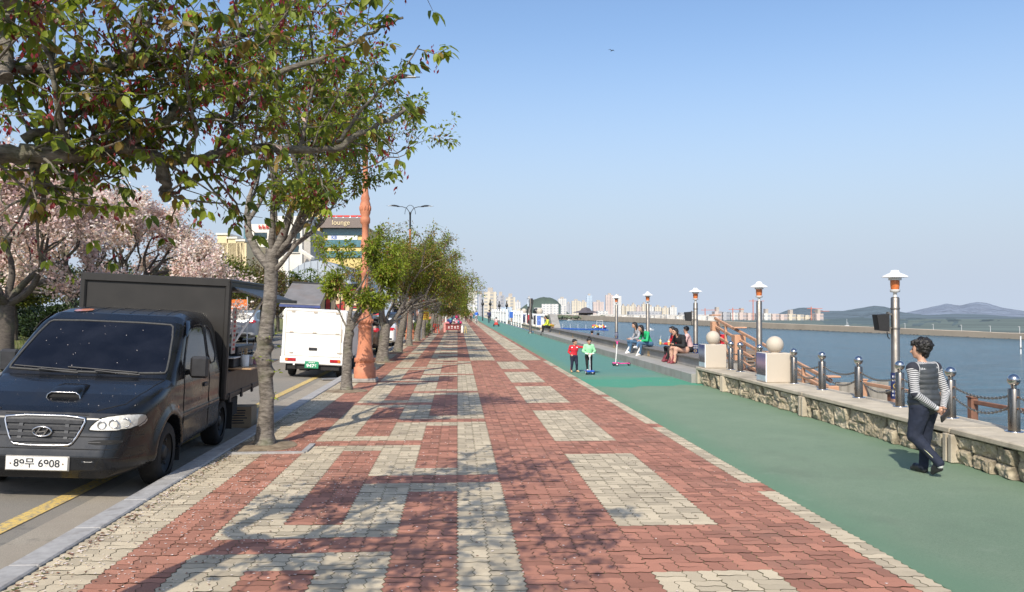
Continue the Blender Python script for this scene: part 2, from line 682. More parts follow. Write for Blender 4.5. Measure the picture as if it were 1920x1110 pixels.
tag(pav, kind='structure')
m_joint = mat('joint_soil', (.16, .135, .085), .95, var=.45, scale=9, c2=(.17, .165, .08))
jb = MB(); jb.box((.12, 208, -.07), (6.1, 424, .12))
tag(jb.build('paving_bed', m_joint), kind='structure')


# green coated lane
def lane_mat():
    m, nt, b = node_mat('green_coating')
    v = coord(nt)
    sp = N(nt, 'ShaderNodeSeparateXYZ'); nt.links.new(v, sp.inputs[0])
    wob = mth(nt, 'MULTIPLY', noise_tex(nt, .9, 4, v), 1.0)
    yy = mth(nt, 'ADD', sp.outputs[1], mth(nt, 'MULTIPLY', wob, 3.0))
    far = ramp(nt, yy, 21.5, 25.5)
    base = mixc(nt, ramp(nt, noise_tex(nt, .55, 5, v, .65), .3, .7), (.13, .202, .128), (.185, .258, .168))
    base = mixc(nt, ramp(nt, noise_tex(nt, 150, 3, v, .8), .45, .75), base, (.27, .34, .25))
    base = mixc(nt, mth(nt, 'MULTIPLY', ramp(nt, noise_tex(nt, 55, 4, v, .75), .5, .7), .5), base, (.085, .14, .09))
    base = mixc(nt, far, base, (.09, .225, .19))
    # fresher paint: along the edge of the lane, and one patch by the steps
    e = ramp(nt, mth(nt, 'ADD', mth(nt, 'MULTIPLY', sp.outputs[0], -1), mth(nt, 'MULTIPLY', wob, .5)), -3.42, -3.0)
    base = mixc(nt, mth(nt, 'MULTIPLY', e, .75), base, (.125, .235, .145))
    e2 = ramp(nt, mth(nt, 'ADD', sp.outputs[0], mth(nt, 'MULTIPLY', wob, .6)), 5.75, 6.2)
    base = mixc(nt, mth(nt, 'MULTIPLY', e2, .6), base, (.11, .2, .115))
    p1 = mth(nt, 'MULTIPLY', ramp(nt, yy, 20.6, 20.9), ramp(nt, mth(nt, 'MULTIPLY', yy, -1), -23.6, -22.6))
    base = mixc(nt, mth(nt, 'MULTIPLY', p1, .85), base, (.05, .27, .175))
    st = ramp(nt, noise_tex(nt, .35, 6, v, .7), .55, .75)
    base = mixc(nt, mth(nt, 'MULTIPLY', st, .5), base, (.11, .135, .1))
    st2 = ramp(nt, noise_tex(nt, 1.6, 7, v, .75), .56, .68)
    base = mixc(nt, mth(nt, 'MULTIPLY', st2, .3), base, (.24, .3, .22))
    nt.links.new(base, b.inputs['Base Color']); b.inputs['Roughness'].default_value = .88
    bump(nt, b, noise_tex(nt, 110, 5, v, .85), .9, .012)
    return m


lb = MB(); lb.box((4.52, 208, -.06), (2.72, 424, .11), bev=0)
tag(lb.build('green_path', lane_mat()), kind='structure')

# kerb of granite lengths
m_kerb = mat('kerb_granite', (.33, .32, .31), .75, var=.14, scale=14, dirt=.5, bmp=.25, bscale=120)
kb = MB(); y = 1.0
while y < 160:
    kb.box((-3.015, y + .5, -.105 + npr.uniform(-.003, .003)), (.222 + npr.uniform(-.004, .004), .992, .25), bev=.012)
    y += 1.0
tag(kb.build('kerb', m_kerb), kind='structure')


def asphalt(name, c, dirt):
    m, nt, b = node_mat(name)
    v = coord(nt)
    base = mixc(nt, ramp(nt, noise_tex(nt, 120, 3, v, .8), .35, .7), tuple(x * .65 for x in c), tuple(x * 1.3 for x in c))
    base = mixc(nt, mth(nt, 'MULTIPLY', ramp(nt, noise_tex(nt, .8, 6, v, .7), .42, .68), dirt), base, (.25, .21, .165))
    base = mixc(nt, mth(nt, 'MULTIPLY', ramp(nt, noise_tex(nt, 2.3, 4, v, .6), .62, .72), .55), base, (.06, .058, .055))
    nt.links.new(base, b.inputs['Base Color']); b.inputs['Roughness'].default_value = .9
    bump(nt, b, noise_tex(nt, 140, 4, v, .8), .6, .008)
    return m


SLOPE = .052
def road_z(x): return -.135 + max(0, min(-x - 3.126, 5.0)) * SLOPE

m_road = asphalt('road_asphalt', (.215, .198, .168), .55)
rb = MB()
rb.quad((-8.126, -40, road_z(-9)), (-3.126, -40, -.135), (-3.126, 420, -.135), (-8.126, 420, road_z(-9)))
rb.quad((-13.5, -40, road_z(-9)), (-8.126, -40, road_z(-9)), (-8.126, 420, road_z(-9)), (-13.5, 420, road_z(-9)))
tag(rb.build('road', m_road), kind='structure')
# concrete gutter and yellow line, each a sheet above the road
gb = MB(); gb.quad((-3.66, -40, road_z(-3.66) + .004), (-3.127, -40, -.131), (-3.127, 300, -.131), (-3.66, 300, road_z(-3.66) + .004))
tag(gb.build('gutter', asphalt('gutter_concrete', (.33, .29, .23), .7)), kind='structure')


def worn_paint(name, c):
    m, nt, b = node_mat(name)
    v = coord(nt)
    f = ramp(nt, noise_tex(nt, 26, 6, v, .75), .47, .6)
    nt.links.new(mixc(nt, f, c, (.24, .21, .16)), b.inputs['Base Color'])
    b.inputs['Roughness'].default_value = .8
    return m


yb = MB(); yb.quad((-4.0, -40, road_z(-4.0) + .008), (-3.84, -40, road_z(-3.84) + .008), (-3.84, 300, road_z(-3.84) + .008), (-4.0, 300, road_z(-4.0) + .008))
tag(yb.build('road_marking', worn_paint('yellow_paint', (.6, .42, .12))), kind='structure')
yb = MB()
for k in range(8): yb.quad((-8.1, 6 + k * 8, .13), (-7.98, 6 + k * 8, .13), (-7.98, 9 + k * 8, .13), (-8.1, 9 + k * 8, .13))
tag(yb.build('road_marking', worn_paint('white_paint', (.7, .7, .66))), kind='structure')

# raised lawn beyond the road
def lawn_mat():
    m, nt, b = node_mat('lawn_ground')
    v = coord(nt)
    base = mixc(nt, ramp(nt, noise_tex(nt, .5, 6, v, .7), .35, .7), (.17, .17, .055), (.09, .125, .03))
    base = mixc(nt, ramp(nt, noise_tex(nt, 12, 4, v, .8), .4, .7), base, (.2, .18, .08))
    nt.links.new(base, b.inputs['Base Color']); b.inputs['Roughness'].default_value = .95
    bump(nt, b, noise_tex(nt, 30, 4, v, .8), 1.0, .05)
    return m


nx, ny = 26, 60
V = []; Fc = []
for j in range(ny + 1):
    for i in range(nx + 1):
        x = -12.2 - i * (70 / nx); y = 2 + j * 2.4
        z = .14 + .42 * min(1, i / 2.0) + (.12 * mnoise.noise((x * .12, y * .12, 0)) if i else 0)
        V.append((x, y, z))
for j in range(ny):
    for i in range(nx):
        a = j * (nx + 1) + i; Fc.append((a + 1, a, a + nx + 1, a + nx + 2))
lawn_o = mesh_obj('lawn', V, Fc, lawn_mat(), None, None, True); tag(lawn_o, kind='structure')
# grass blades on the near part of the lawn
m_grass = leaf_mat('grass_blade', (.12, .16, .035), trans=.3)
gv = MB()
for _ in range(9000):
    x = -12.6 - abs(npr.normal(0, 6)); y = npr.uniform(10, 60)
    z = .14 + .42 * min(1, (-12.2 - x) / (140 / nx)) - .02
    a = npr.uniform(0, 6.28); hgt = npr.uniform(.08, .22); wd = .018
    gv.add([(x - wd * math.cos(a), y - wd * math.sin(a), z), (x + wd * math.cos(a), y + wd * math.sin(a), z), (x + npr.normal(0, .04), y + npr.normal(0, .04), z + hgt)], [(0, 1, 2)])
tag(gv.build('grass', m_grass), kind='stuff')

# the promenade climbs very gently away from the viewer, so the open water lies on a plane that falls by SLP relative to it
SLP = .0077
# the land all of it stands on, and the far shore
m_land = mat('land_ground', (.2, .19, .165), .9, var=.25, scale=.02)
eb = MB()
eb.quad((-9000, -200, -.45), (6.9, -200, -.45), (6.9, 90, -.45), (-9000, 90, -.45))
eb.quad((-9000, 90, -.45), (6.9, 90, -.45), (6.9, 12000, -.45 - SLP * 11910), (-9000, 12000, -.45 - SLP * 11910))
eb.box((6.85, 200, -2.6), (.5, 1000, 4.2))
tag(eb.build('ground', m_land), kind='structure')


def water_mat():
    m, nt, b = node_mat('sea_water')
    v = coord(nt)
    big = ramp(nt, noise_tex(nt, .02, 5, v, .6), .35, .68)
    base = mixc(nt, big, (.018, .1, .155), (.03, .135, .195))
    mq = N(nt, 'ShaderNodeMapping'); mq.inputs['Scale'].default_value = (.22, .7, 1); nt.links.new(v, mq.inputs[0])
    base = mixc(nt, ramp(nt, noise_tex(nt, .9, 8, mq.outputs[0], .75), .42, .62), tuple(x * .55 for x in (.022, .1, .142)), base)
    nt.links.new(base, b.inputs['Base Color']); b.inputs['Roughness'].default_value = .16
    b.inputs['IOR'].default_value = 1.33
    mp = N(nt, 'ShaderNodeMapping'); mp.inputs['Scale'].default_value = (.75, 1.6, 1); mp.inputs['Rotation'].default_value = (0, 0, .25)
    nt.links.new(v, mp.inputs[0])
    n1 = noise_tex(nt, .55, 7, mp.outputs[0], .66)
    n2 = noise_tex(nt, 2.6, 4, mp.outputs[0], .6)
    hgt = mth(nt, 'ADD', n1, mth(nt, 'MULTIPLY', n2, .3))
    bump(nt, b, hgt, 1.0, 1.0)
    return m


SEA = -2.7
sb = MB()
sb.quad((7.0, -300, SEA + 300 * SLP), (9000, -300, SEA + 300 * SLP), (9000, 12000, SEA - 12000 * SLP), (7.0, 12000, SEA - 12000 * SLP))
tag(sb.build('sea', water_mat()), kind='structure')

# ------------------------------------------------------------------ low stone wall
def stone_mat():
    m, nt, b = node_mat('rough_stone')
    v = coord(nt)
    a = N(nt, 'ShaderNodeAttribute', attribute_name='tone')
    base = mixc(nt, a.outputs['Fac'], (.36, .3, .205), (.58, .5, .36))
    base = mixc(nt, mth(nt, 'MULTIPLY', ramp(nt, noise_tex(nt, 14, 6, v, .75), .44, .68), .8), base, (.16, .13, .09))
    base = mixc(nt, mth(nt, 'MULTIPLY', ramp(nt, noise_tex(nt, 40, 4, v, .7), .52, .72), .5), base, (.5, .46, .38))
    c2 = N(nt, 'ShaderNodeAttribute', attribute_name='crease')
    base = mixc(nt, c2.outputs['Fac'], base, (.06, .05, .035))
    nt.links.new(base, b.inputs['Base Color']); b.inputs['Roughness'].default_value = .9
    bump(nt, b, noise_tex(nt, 55, 6, v, .75), .8, .012)
    return m


m_conc = mat('worn_concrete', (.47, .41, .315), .85, var=.14, scale=3, dirt=.75, dirt_c=(.17, .14, .1), bmp=.35, bscale=70)
m_conc_dark = mat('stained_concrete', (.24, .22, .19), .88, var=.2, scale=4, dirt=.8, dirt_c=(.1, .085, .065), bmp=.4, bscale=60)
WX = 5.87          # wall face
W0, W1 = 2.0, 19.9
wall = thing('stone_wall', 'low promenade wall of rough tan stones under a concrete coping with bollards', 'wall', (WX, W1, 0))
step = .0125
ys = np.arange(W0, W1 - .12, step); zs = np.arange(0, .325, step)
pil = [9.45 - 4.2, 9.45, 13.65, 17.85]
stones = []
y = W0 - .1
r3 = random.Random(4)
while y < W1:
    wd = r3.uniform(.26, .52)
    z = 0
    if r3.random() < .48:
        zz = r3.uniform(.12, .21); stones.append((y, y + wd, -.02, zz)); stones.append((y, y + wd, zz, .35))
    elif r3.random() < .3:
        zz = r3.uniform(.1, .2); ym = y + wd * r3.uniform(.35, .65)
        stones.append((y, ym, -.02, zz)); stones.append((ym, y + wd, -.02, zz)); stones.append((y, y + wd, zz, .35))
    else: stones.append((y, y + wd, -.02, .35))
    y += wd
Y_, Z_ = np.meshgrid(ys, zs, indexing='ij')
P_ = np.stack([np.zeros_like(Y_), Y_, Z_], -1)
wy = Y_ + .03 * noise3(P_, 7, 1); wz = Z_ + .025 * noise3(P_, 6, 2)
D = np.zeros_like(Y_); T = np.zeros_like(Y_); dep = np.zeros_like(Y_)
for i, (a, b, c, d) in enumerate(stones):
    m_ = (wy >= a) & (wy < b) & (wz >= c) & (wz < d)
    e = np.minimum(np.minimum(wy - a, b - wy), np.minimum(wz - c, d - wz) + .01)
    rr = random.Random(i); tone = rr.random()
    D[m_] = e[m_]; T[m_] = tone
    tilt = rr.uniform(-.09, .09) * (wy - (a + b) / 2) / .3 + rr.uniform(-.02, .11) * (wz - (c + d) / 2) / .3
    dep[m_] = (rr.uniform(.035, .085) + tilt)[m_]
prof = np.clip(D / .035, 0, 1) ** .6
X_ = prof * (dep + .022 * noise3(P_, 11, 3) + .016 * noise3(P_, 26, 4) + .007 * noise3(P_, 55, 5))
X_ = np.clip(X_ - .035, -.05, .085)
crease = np.clip(1 - D / .02, 0, 1)
n0, n1 = Y_.shape
ii, jj = np.meshgrid(np.arange(n0 - 1), np.arange(n1 - 1), indexing='ij')
a = (ii * n1 + jj).ravel()
Vv = np.stack([-X_.ravel(), Y_.ravel() - W1, Z_.ravel()], 1)
Q = np.stack([a, a + 1, a + n1 + 1, a + n1], 1)
fo = mesh_obj('stone_facing', Vv, Q, stone_mat(), wall, None, None)
float_attr(fo, 'tone', T.ravel()); float_attr(fo, 'crease', crease.ravel())
mb = MB()
cuts = [W0] + [p for p in pil if p > W0] + [W1]
for a, b in zip(cuts[:-1], cuts[1:]):
    L = b - a - .012
    mb.box((.315, (a + b) / 2 - W1, .366), (.78, L, .068), bev=.012)
mb.build('coping', m_conc, wall)
mb = MB()
for p in pil[1:]:
    for s_ in (-.055, .055): mb.box((-.03, p - W1 + s_, .166), (.16, .07, .332), bev=.008)
mb.box((.0, -.06, .166), (.14, .16, .332), bev=.008)
mb.build('pilaster', m_conc, wall)
mb = MB(); mb.box((.38, (W0 + W1) / 2 - W1, -.0), (.6, W1 - W0 - .02, .66))
mb.build('wall_core', m_conc_dark, wall)

# weeds and sand along the foot of the wall
# ------------------------------------------------------------------ steel bollards with chains
def steel_mat(name, c=(.62, .6, .57), rough=.16):
    m, nt, b = node_mat(name)
    v = coord(nt, 'Object', (1, 1, .35))
    n1 = ramp(nt, noise_tex(nt, 30, 5, v, .7), .35, .7)
    nt.links.new(mixc(nt, n1, c, tuple(x * .72 for x in c)), b.inputs['Base Color'])
    n2 = ramp(nt, noise_tex(nt, 9, 4, v), .6, .75)
    nt.links.new(mth(nt, 'ADD', mth(nt, 'MULTIPLY', n1, .12), rough), b.inputs['Roughness'])
    b.inputs['Metallic'].default_value = 1
    return m


m_steel = steel_mat('stainless_steel', (.27, .24, .205), .2)
m_chrome = steel_mat('polished_steel', (.58, .57, .56), .07)
m_chain = steel_mat('chain_steel', (.3, .29, .27), .35)
CAPZ = .4
BX = 6.35
by = [8.25, 9.5, 10.72, 11.95, 13.18, 14.5, 15.72, 17.5, 18.7, 19.35]
BY = [y_ - .4 for y_ in by]
m_rust = mat('rusty_ring', (.2, .1, .05), .8)
bol = thing('steel_bollard', 'tmp', 'bollard', (BX, BY[0], CAPZ), group='steel ball bollards on the stone wall')
MB().lathe([(.0725, 0), (.0725, .012), (.1, .012), (.1, 0)][::-1], n=24).build('base_flange', m_chrome, bol)
mb = MB(); mb.lathe([(.063, .0), (.063, .485), (.056, .495), (.0, .495)], n=28)
mb.build('post', m_steel, bol)
mb = MB(); mb.lathe([(.03, .495), (.03, .535)], n=16); mb.ell((0, 0, .592), .07, 24)
mb.build('ball', m_chrome, bol)
for s_ in (-1, 1):
    for z in (.4, .27): MB().tube([(.0, s_ * .06, z), (0, s_ * .085, z)], .012, 8).build('chain_lug', m_rust, bol)
bols = [bol]
for i, y in enumerate(BY):
    o = bol if i == 0 else copy_tree(bol)
    o.location = (BX, y, CAPZ); bols.append(o)
    o['label'] = 'steel ball bollard on the stone wall, ' + [
        'nearest one, just past the view', 'nearest in full view beside the picture edge', 'just behind the walking woman, between chain spans',
        'half hidden by the walking woman', 'third one ahead of the walking woman', 'midway from the woman to the nearer pillar',
        'touching the nearer granite pillar', 'standing just beyond the nearer granite pillar', 'next to last before the farther granite pillar', 'touching the farther granite pillar'][i]


def chain_mesh(L, sag, d):
    """links along a catenary-like curve from 0 to L in y"""
    mb = MB(); n = max(6, int(L / .034))
    for k in range(n):
        t = (k + .5) / n
        y = L * t; z = -sag * 4 * t * (1 - t)
        sl_ = -sag * 4 * (1 - 2 * t) / L
        tv = Vector((0, 1, sl_)).normalized()
        side = Vector((1, 0, 0)) if k % 2 else tv.cross(Vector((1, 0, 0)))
        side = (side + Vector((1, 0, 0)) * .15).normalized()
        pts = []
        for q in range(8):
            a = 2 * math.pi * q / 8
            pts.append(Vector((0, y, z)) + tv * (.026 * math.cos(a)) + side * (.013 * math.sin(a)))
        pts.append(pts[0])
        mb.tube(pts, .0055, 5, cap=False)
    return mb


chain_words = ['beside the picture edge', 'behind the back of the walking woman', 'passing behind the walking woman', 'ahead of the walking woman', 'one span before the nearer granite pillar',
               'ending at the nearer granite pillar', None, 'midway between the two granite pillars', 'ending by the farther granite pillar']
for i in range(len(BY) - 1):
    if chain_words[i] is None: continue
    L = BY[i + 1] - BY[i] - .17
    for z, sag, w_ in ((.4, .07, 'upper'), (.27, .12, 'lower')):
        o = chain_mesh(L, sag * L / 1.05, 0).build('chain', m_chain, None, (BX, BY[i] + .085, CAPZ + z))
        tag(o, '%s steel chain hung between two bollards, %s' % (w_, chain_words[i]), 'chain', 'chains between the bollards')

# ------------------------------------------------------------------ granite pillars with a stone ball and a poster
m_gran = mat('pale_granite', (.52, .46, .37), .7, var=.12, scale=60, bmp=.15, bscale=160, c2=(.46, .4, .33))
m_board = mat('poster_board', (.7, .7, .68), .5, var=.04)


def poster_mat(name, top, mid, low):
    m, nt, b = node_mat(name)
    tc = coord(nt)
    sp = N(nt, 'ShaderNodeSeparateXYZ'); nt.links.new(tc, sp.inputs[0])
    z = mth(nt, 'ADD', sp.outputs[2], mth(nt, 'MULTIPLY', noise_tex(nt, 14, 5, tc), .14))
    base = mixc(nt, ramp(nt, z, .3, .42), low, mid)
    base = mixc(nt, ramp(nt, z, .45, .56), base, top)
    sp2 = ramp(nt, noise_tex(nt, 45, 3, tc, .7), .55, .65)
    base = mixc(nt, mth(nt, 'MULTIPLY', sp2, mth(nt, 'MULTIPLY', ramp(nt, mth(nt, 'MULTIPLY', z, -1), -.42, -.3), .8)), base, (.5, .35, .3))
    nt.links.new(base, b.inputs['Base Color']); b.inputs['Roughness'].default_value = .35
    return m


def pillar(y, label, pm, x=6.16, z=CAPZ, sc=1.0):
    t = thing('granite_pillar', label, 'pillar', (x, y, z), scale=sc, group='ball topped granite pillars on the wall')
    MB().box((0, 0, .28), (.5, .5, .56), bev=.012).build('block', m_gran, t)
    MB().box((-.262, 0, .285), (.022, .49, .55), bev=.003).build('poster_backing', m_board, t)
    MB().box((-.276, 0, .345), (.006, .47, .42)).build('poster', pm, t)
    mb = MB(); mb.box((-.276, 0, .08), (.006, .47, .1)); mb.build('caption_strip', mat('caption_strip', (.42, .5, .55), .4), t)
    mb = MB(); mb.ell((0, 0, .715), .165, 32); mb.lathe([(.09, .55), (.08, .58)], n=20); mb.build('stone_ball', m_gran, t)
    return t


pillar(15.72, 'granite pillar with a stone ball and a lilac sunset poster, nearer of the two', poster_mat('sunset_poster', (.16, .15, .3), (.36, .24, .32), (.08, .07, .09)), x=6.14)
pillar(19.62, 'granite pillar with a stone ball and a blue poster, nearest the steps', poster_mat('blue_poster', (.05, .07, .2), (.25, .27, .36), (.07, .06, .08)), x=6.14)

# ------------------------------------------------------------------ two-tier concrete seating steps
m_seat = mat('seat_concrete', (.31, .3, .275), .8, var=.12, scale=2.2, dirt=.6, dirt_c=(.2, .18, .15), bmp=.25, bscale=60)
m_seat_top = mat('seat_granite_top', (.15, .135, .12), .6, var=.2, scale=5, bmp=.2, bscale=60)
SX, S0, S1 = 5.72, 20.0, 62.0
seat = thing('seating_steps', 'long two tier grey concrete seating steps along the water side of the green lane', 'steps', (SX, S0, 0))
mb = MB(); y = S0
while y < S1 - .1:
    L = 3.8 if y + 3.8 < S1 else S1 - y
    mb.box((.34, y + L / 2 - S0, .1), (.68, L - .008, .24), bev=.01); y += L
mb.build('lower_tier', m_seat, seat)
mb = MB(); y = S0
while y < S1 - .1:
    L = 1.9 if y + 1.9 < S1 else S1 - y
    mb.box((.93, y + L / 2 - S0, .1), (.5, L - .006, .74), bev=.008); y += L
mb.build('upper_tier', m_seat, seat)
mb = MB(); y = S0
while y < S1 - .1:
    L = 1.9 if y + 1.9 < S1 else S1 - y
    mb.box((.92, y + L / 2 - S0, .49), (.62, L - .01, .045), bev=.008); y += L
mb.build('seat_slab', m_seat_top, seat)
m_decal = mat('sand_decal', (.5, .33, .16), .6, var=.25, scale=30)
for k in range(6):
    mb = MB(); mb.box((.676, 7.5 + k * 6.1, .32), (.008, .3, .17)); mb.build('painted_notice', m_decal, seat)
    
# ------------------------------------------------------------------ water-side lamps
m_pole = steel_mat('brushed_pole', (.3, .275, .245), .48)
m_lwhite = mat('lamp_white', (.75, .74, .72), .35, var=.05, dirt=.25)
m_amber = mat('amber_lens', (.55, .16, .05), .25, var=.2, scale=20)
m_navy = mat('navy_banner', (.018, .03, .11), .4, var=.3, scale=12)
m_gold = mat('gold_print', (.5, .36, .08), .5)
m_black = mat('black_plastic', (.022, .022, .024), .45, var=.3, scale=20)
m_blackcloth = mat('speaker_grille', (.016, .016, .017), .8, var=.3, scale=90)
LX, LZ = 7.05, -.5


def shore_lamp(y, label, speaker, dome=True, base=LZ, tophat=False):
    t = thing('shore_lamp', label, 'street lamp', (LX, y, 0), group='short steel lamps along the water')
    mb = MB(); mb.lathe([(.068, base), (.066, 1.98), (.05, 2.0), (0, 2.0)], n=20); mb.build('pole', m_pole, t)
    MB().lathe([(.03, 2.0), (.03, 2.07), (.075, 2.08), (.078, 2.12)], n=20, cap=False).build('lamp_collar', m_lwhite, t); MB().lathe([(.1, 2.27), (.1, 2.305)], n=20).build('lamp_ring', m_lwhite, t)
    MB().lathe([(.06, 2.1), (.072, 2.2), (.072, 2.27)], n=20).build('amber_lens', m_amber, t)
    mb = MB()
    if tophat: mb.lathe([(.2, 2.315), (.19, 2.34), (.1, 2.38), (.07, 2.395), (.06, 2.43), (0, 2.435)], n=28)
    else: mb.lathe([(.2, 2.315), (.185, 2.345), (.1, 2.385), (.085, 2.395), (.07, 2.42), (.04, 2.45), (0, 2.46)], n=28)
    mb.build('lamp_shade', m_lwhite, t)
    bz = .78
    bn = MB().lathe([(.0755, bz - .62), (.0755, bz)], n=20, cap=False).build('banner', m_navy, t)
    mb = MB()
    for k, z in enumerate((bz - .06, bz - .12, bz - .3, bz - .36)):
        for q in range(4):
            a = R(-150 + q * 28); mb.box((.077 * math.cos(a), .077 * math.sin(a), z), (.006, .016, .03), rz=a)
    mb.build('lettering', m_lwhite, bn)
    mb = MB()
    for q in range(14):
        a0 = 2 * math.pi * q / 14
        aa = R(-115) + math.cos(a0) * .5; mb.box((.077 * math.cos(aa), .077 * math.sin(aa), bz - .21 + .036 * math.sin(a0)), (.007, .013, .013), rz=aa)
    mb.build('ring_emblem', m_gold, bn)
    MB().lathe([(.0765, bz - .62), (.0765, bz - .42)], n=20, cap=False).build('photo_strip', mat('photo_strip', (.35, .2, .14), .4, var=.6, scale=14), bn)
    return t


lamp_say = ['nearest short steel lamp with a white cap, standing beside the walking woman with a loudspeaker', 'short steel lamp with a domed white cap rising behind the orange stair rails',
            'short steel lamp with a flat cap and a loudspeaker beyond the three seated people', 'short steel lamp with a domed white cap behind the seated person in green',
            'farthest short steel lamp, standing behind the pink scooter']
for k, (y, spk) in enumerate(((12.95, 1), (19.0, 0), (24.2, 1), (30.4, 0), (36.5, 0))):
    shore_lamp(y, lamp_say[k], spk, tophat=(k in (0, 2)))
    if spk:
        s_ = thing('loudspeaker', 'black box loudspeaker strapped to the %s' % ('nearest short lamp beside the walking woman' if k == 0 else 'lamp beyond the three seated people'), 'loudspeaker', (LX, y, 1.6), rot=(0, 0, R(-8)))
        mb = MB()
        pr = [(-.29, -.14), (-.13, -.155), (-.13, .13), (-.325, .115)]
        mb.prism([(x, z) for x, z in pr], -.11, .11, 'y'); mb.build('cabinet', m_black, s_)
        mb = MB(); mb.add([(-.294, -.1, -.13), (-.294, .1, -.13), (-.329, .1, .105), (-.329, -.1, .105)], [(3, 2, 1, 0)]); mb.add([(-.29, -.115, -.135), (-.14, -.115, -.148), (-.14, -.115, .12), (-.318, -.115, .105)], [(0, 1, 2, 3)]); mb.build('grille', m_blackcloth, s_)
        mb = MB(); mb.box((-.09, 0, .12), (.1, .05, .03)); mb.box((-.09, 0, -.1), (.1, .05, .03)); mb.box((-.115, 0, .01), (.02, .09, .3)); mb.lathe([(.073, .2), (.073, .225)], n=18, cap=False); mb.lathe([(.073, -.12), (.073, -.095)], n=18, cap=False)
        mb.build('bracket', m_pole, s_)
        MB().tube([(-.13, 0, -.16), (-.12, .0, -.24), (-.09, 0, -.28)], .008, 6).build('cable', m_black, s_)

# ------------------------------------------------------------------ lower boardwalk, stair and rails beyond the wall
m_peach = mat('peach_painted_wood', (.5, .28, .17), .65, var=.16, scale=5, dirt=.25, stretch=(1, 1, .3), bmp=.15, bscale=40)
m_brown = mat('brown_wood', (.2, .1, .065), .7, var=.25, scale=8, stretch=(1, 1, .25), bmp=.3, bscale=50)
m_greywood = mat('weathered_board', (.27, .25, .215), .85, var=.3, scale=6, stretch=(1, 3, .2), bmp=.4, bscale=50)
m_deck = mat('deck_boards', (.2, .15, .11), .8, var=.3, scale=3, stretch=(6, .6, 1), bmp=.4)
bw = thing('boardwalk', 'lower timber boardwalk beyond the stone wall at the water edge', 'boardwalk', (8.2, 16, -1.0))
mb = MB()
for k in range(150): mb.box((0, -9 + k * .15, -.03), (2.4, .14, .05), bev=.006)
mb.build('deck', m_deck, bw)
mb = MB()
for k in range(8):
    for s_ in (-1.05, 1.05): mb.box((s_, -8.5 + k * 3, -.95), (.18, .18, 1.75))
mb.build('pile', m_brown, bw)


def railing(name, label, pts, zb, h, mats, posts=True, cat='railing'):
    t = thing(name, label, cat, (pts[0][0], pts[0][1], zb))
    o = Vector((pts[0][0], pts[0][1], zb))
    for p in pts:
        mb = MB(); q = Vector((p[0], p[1], zb)) - o
        mb.box(q + Vector((0, 0, h / 2)), (.12, .12, h), bev=.01); mb.box(q + Vector((0, 0, h + .012)), (.15, .15, .03), bev=.008)
        mb.build('post', mats, t)
    for a, b in zip(pts[:-1], pts[1:]):
        for z in (.3, .65, .95):
            mb = MB(); mb.bar(Vector((a[0], a[1], zb + z * h)) - o, Vector((b[0], b[1], zb + z * h)) - o, .05, .07, bev=.008); mb.build('rail', mats, t)
    return t


railing('boardwalk_railing', 'brown timber railing along the boardwalk, half hidden behind the walking woman', [(8.5, 9.6), (8.5, 11.4), (8.5, 13.2)], -1.0, 1.34, m_brown)
railing('boardwalk_railing', 'low peach railing behind the chains, ahead of the walking woman', [(8.7, 14.4), (8.7, 15.9), (8.7, 17.3)], -1.0, 1.28, m_peach)
for (x, y, h, s_) in ((9.1, 11.4, .72, 'short brown mooring post poking up behind the chain near the picture edge'), (9.0, 13.2, .8, 'short brown mooring post just behind the walking woman'), (9.0, 16.6, 1.1, 'short brown mooring post between two bollards, ahead of the walking woman')):
    t = thing('mooring_post', s_, 'post', (x, y, -1.0)); MB().box((0, 0, h / 2 - .05), (.2, .2, h), bev=.012).build('post_shaft', m_brown, t); MB().box((0, 0, h - .02), (.25, .25, .09), bev=.012).build('post_cap', m_black, t)
t = thing('board_fence', 'weathered grey board fence behind the bollards, beside the foot of the orange stair', 'fence', (8.1, 17.2, -.95))
mb = MB()
for k in range(9): mb.box((.0 + k * .14, k * .02, .6), (.132, .03, 1.2 - .012 * (k % 3)), bev=.004)
mb.build('boards', m_greywood, t)
t['kind'] = 'thing'
# small steel post on the boardwalk
t = thing('deck_light', 'small round headed steel deck light behind the wall, beside the nearest shore lamp', 'light', (7.25, 14.6, -1.0))
MB().lathe([(.06, 0), (.06, 1.28), (.0, 1.28)], n=16).build('post', m_pole, t); MB().ell((0, 0, 1.36), .075, 16).build('head', m_chrome, t)

# stair descending towards the viewer, with three peach posts and four rails
st = thing('timber_stair', 'orange painted timber stair with sloping rails going down to the water behind the stone pillars', 'stair', (7.95, 25.2, -1.0))
ya, yb_, za, zb_ = 0.0, -8.0, 1.5, .25
mb = MB()
for k in range(16):
    f = (k + .5) / 16
    mb.box((.85, ya + (yb_ - ya) * f, za + (zb_ - za) * f - .03), (1.5, .48, .05), bev=.006)
mb.build('tread', m_deck, st)
mb = MB()
for x in (.08, 1.62): mb.bar((x, ya, za - .1), (x, yb_, zb_ - .1), .07, .22)
mb.build('stringer', m_peach, st)
for f, hh in ((0, 1.12), (.27, 1.12), (1.0, 1.12)):
    for x in (0,):
        y = ya + (yb_ - ya) * f; z = za + (zb_ - za) * f
        mb = MB(); pw = .32 if f == .27 else .24; mb.box((x, y, (z + hh - .4) / 2 + .2 - .25), (pw, pw, z + hh + .1), bev=.015); mb.box((x, y, z + hh + .0), (pw + .05, pw + .05, .04), bev=.01)
        mb.build('post', m_peach, st)
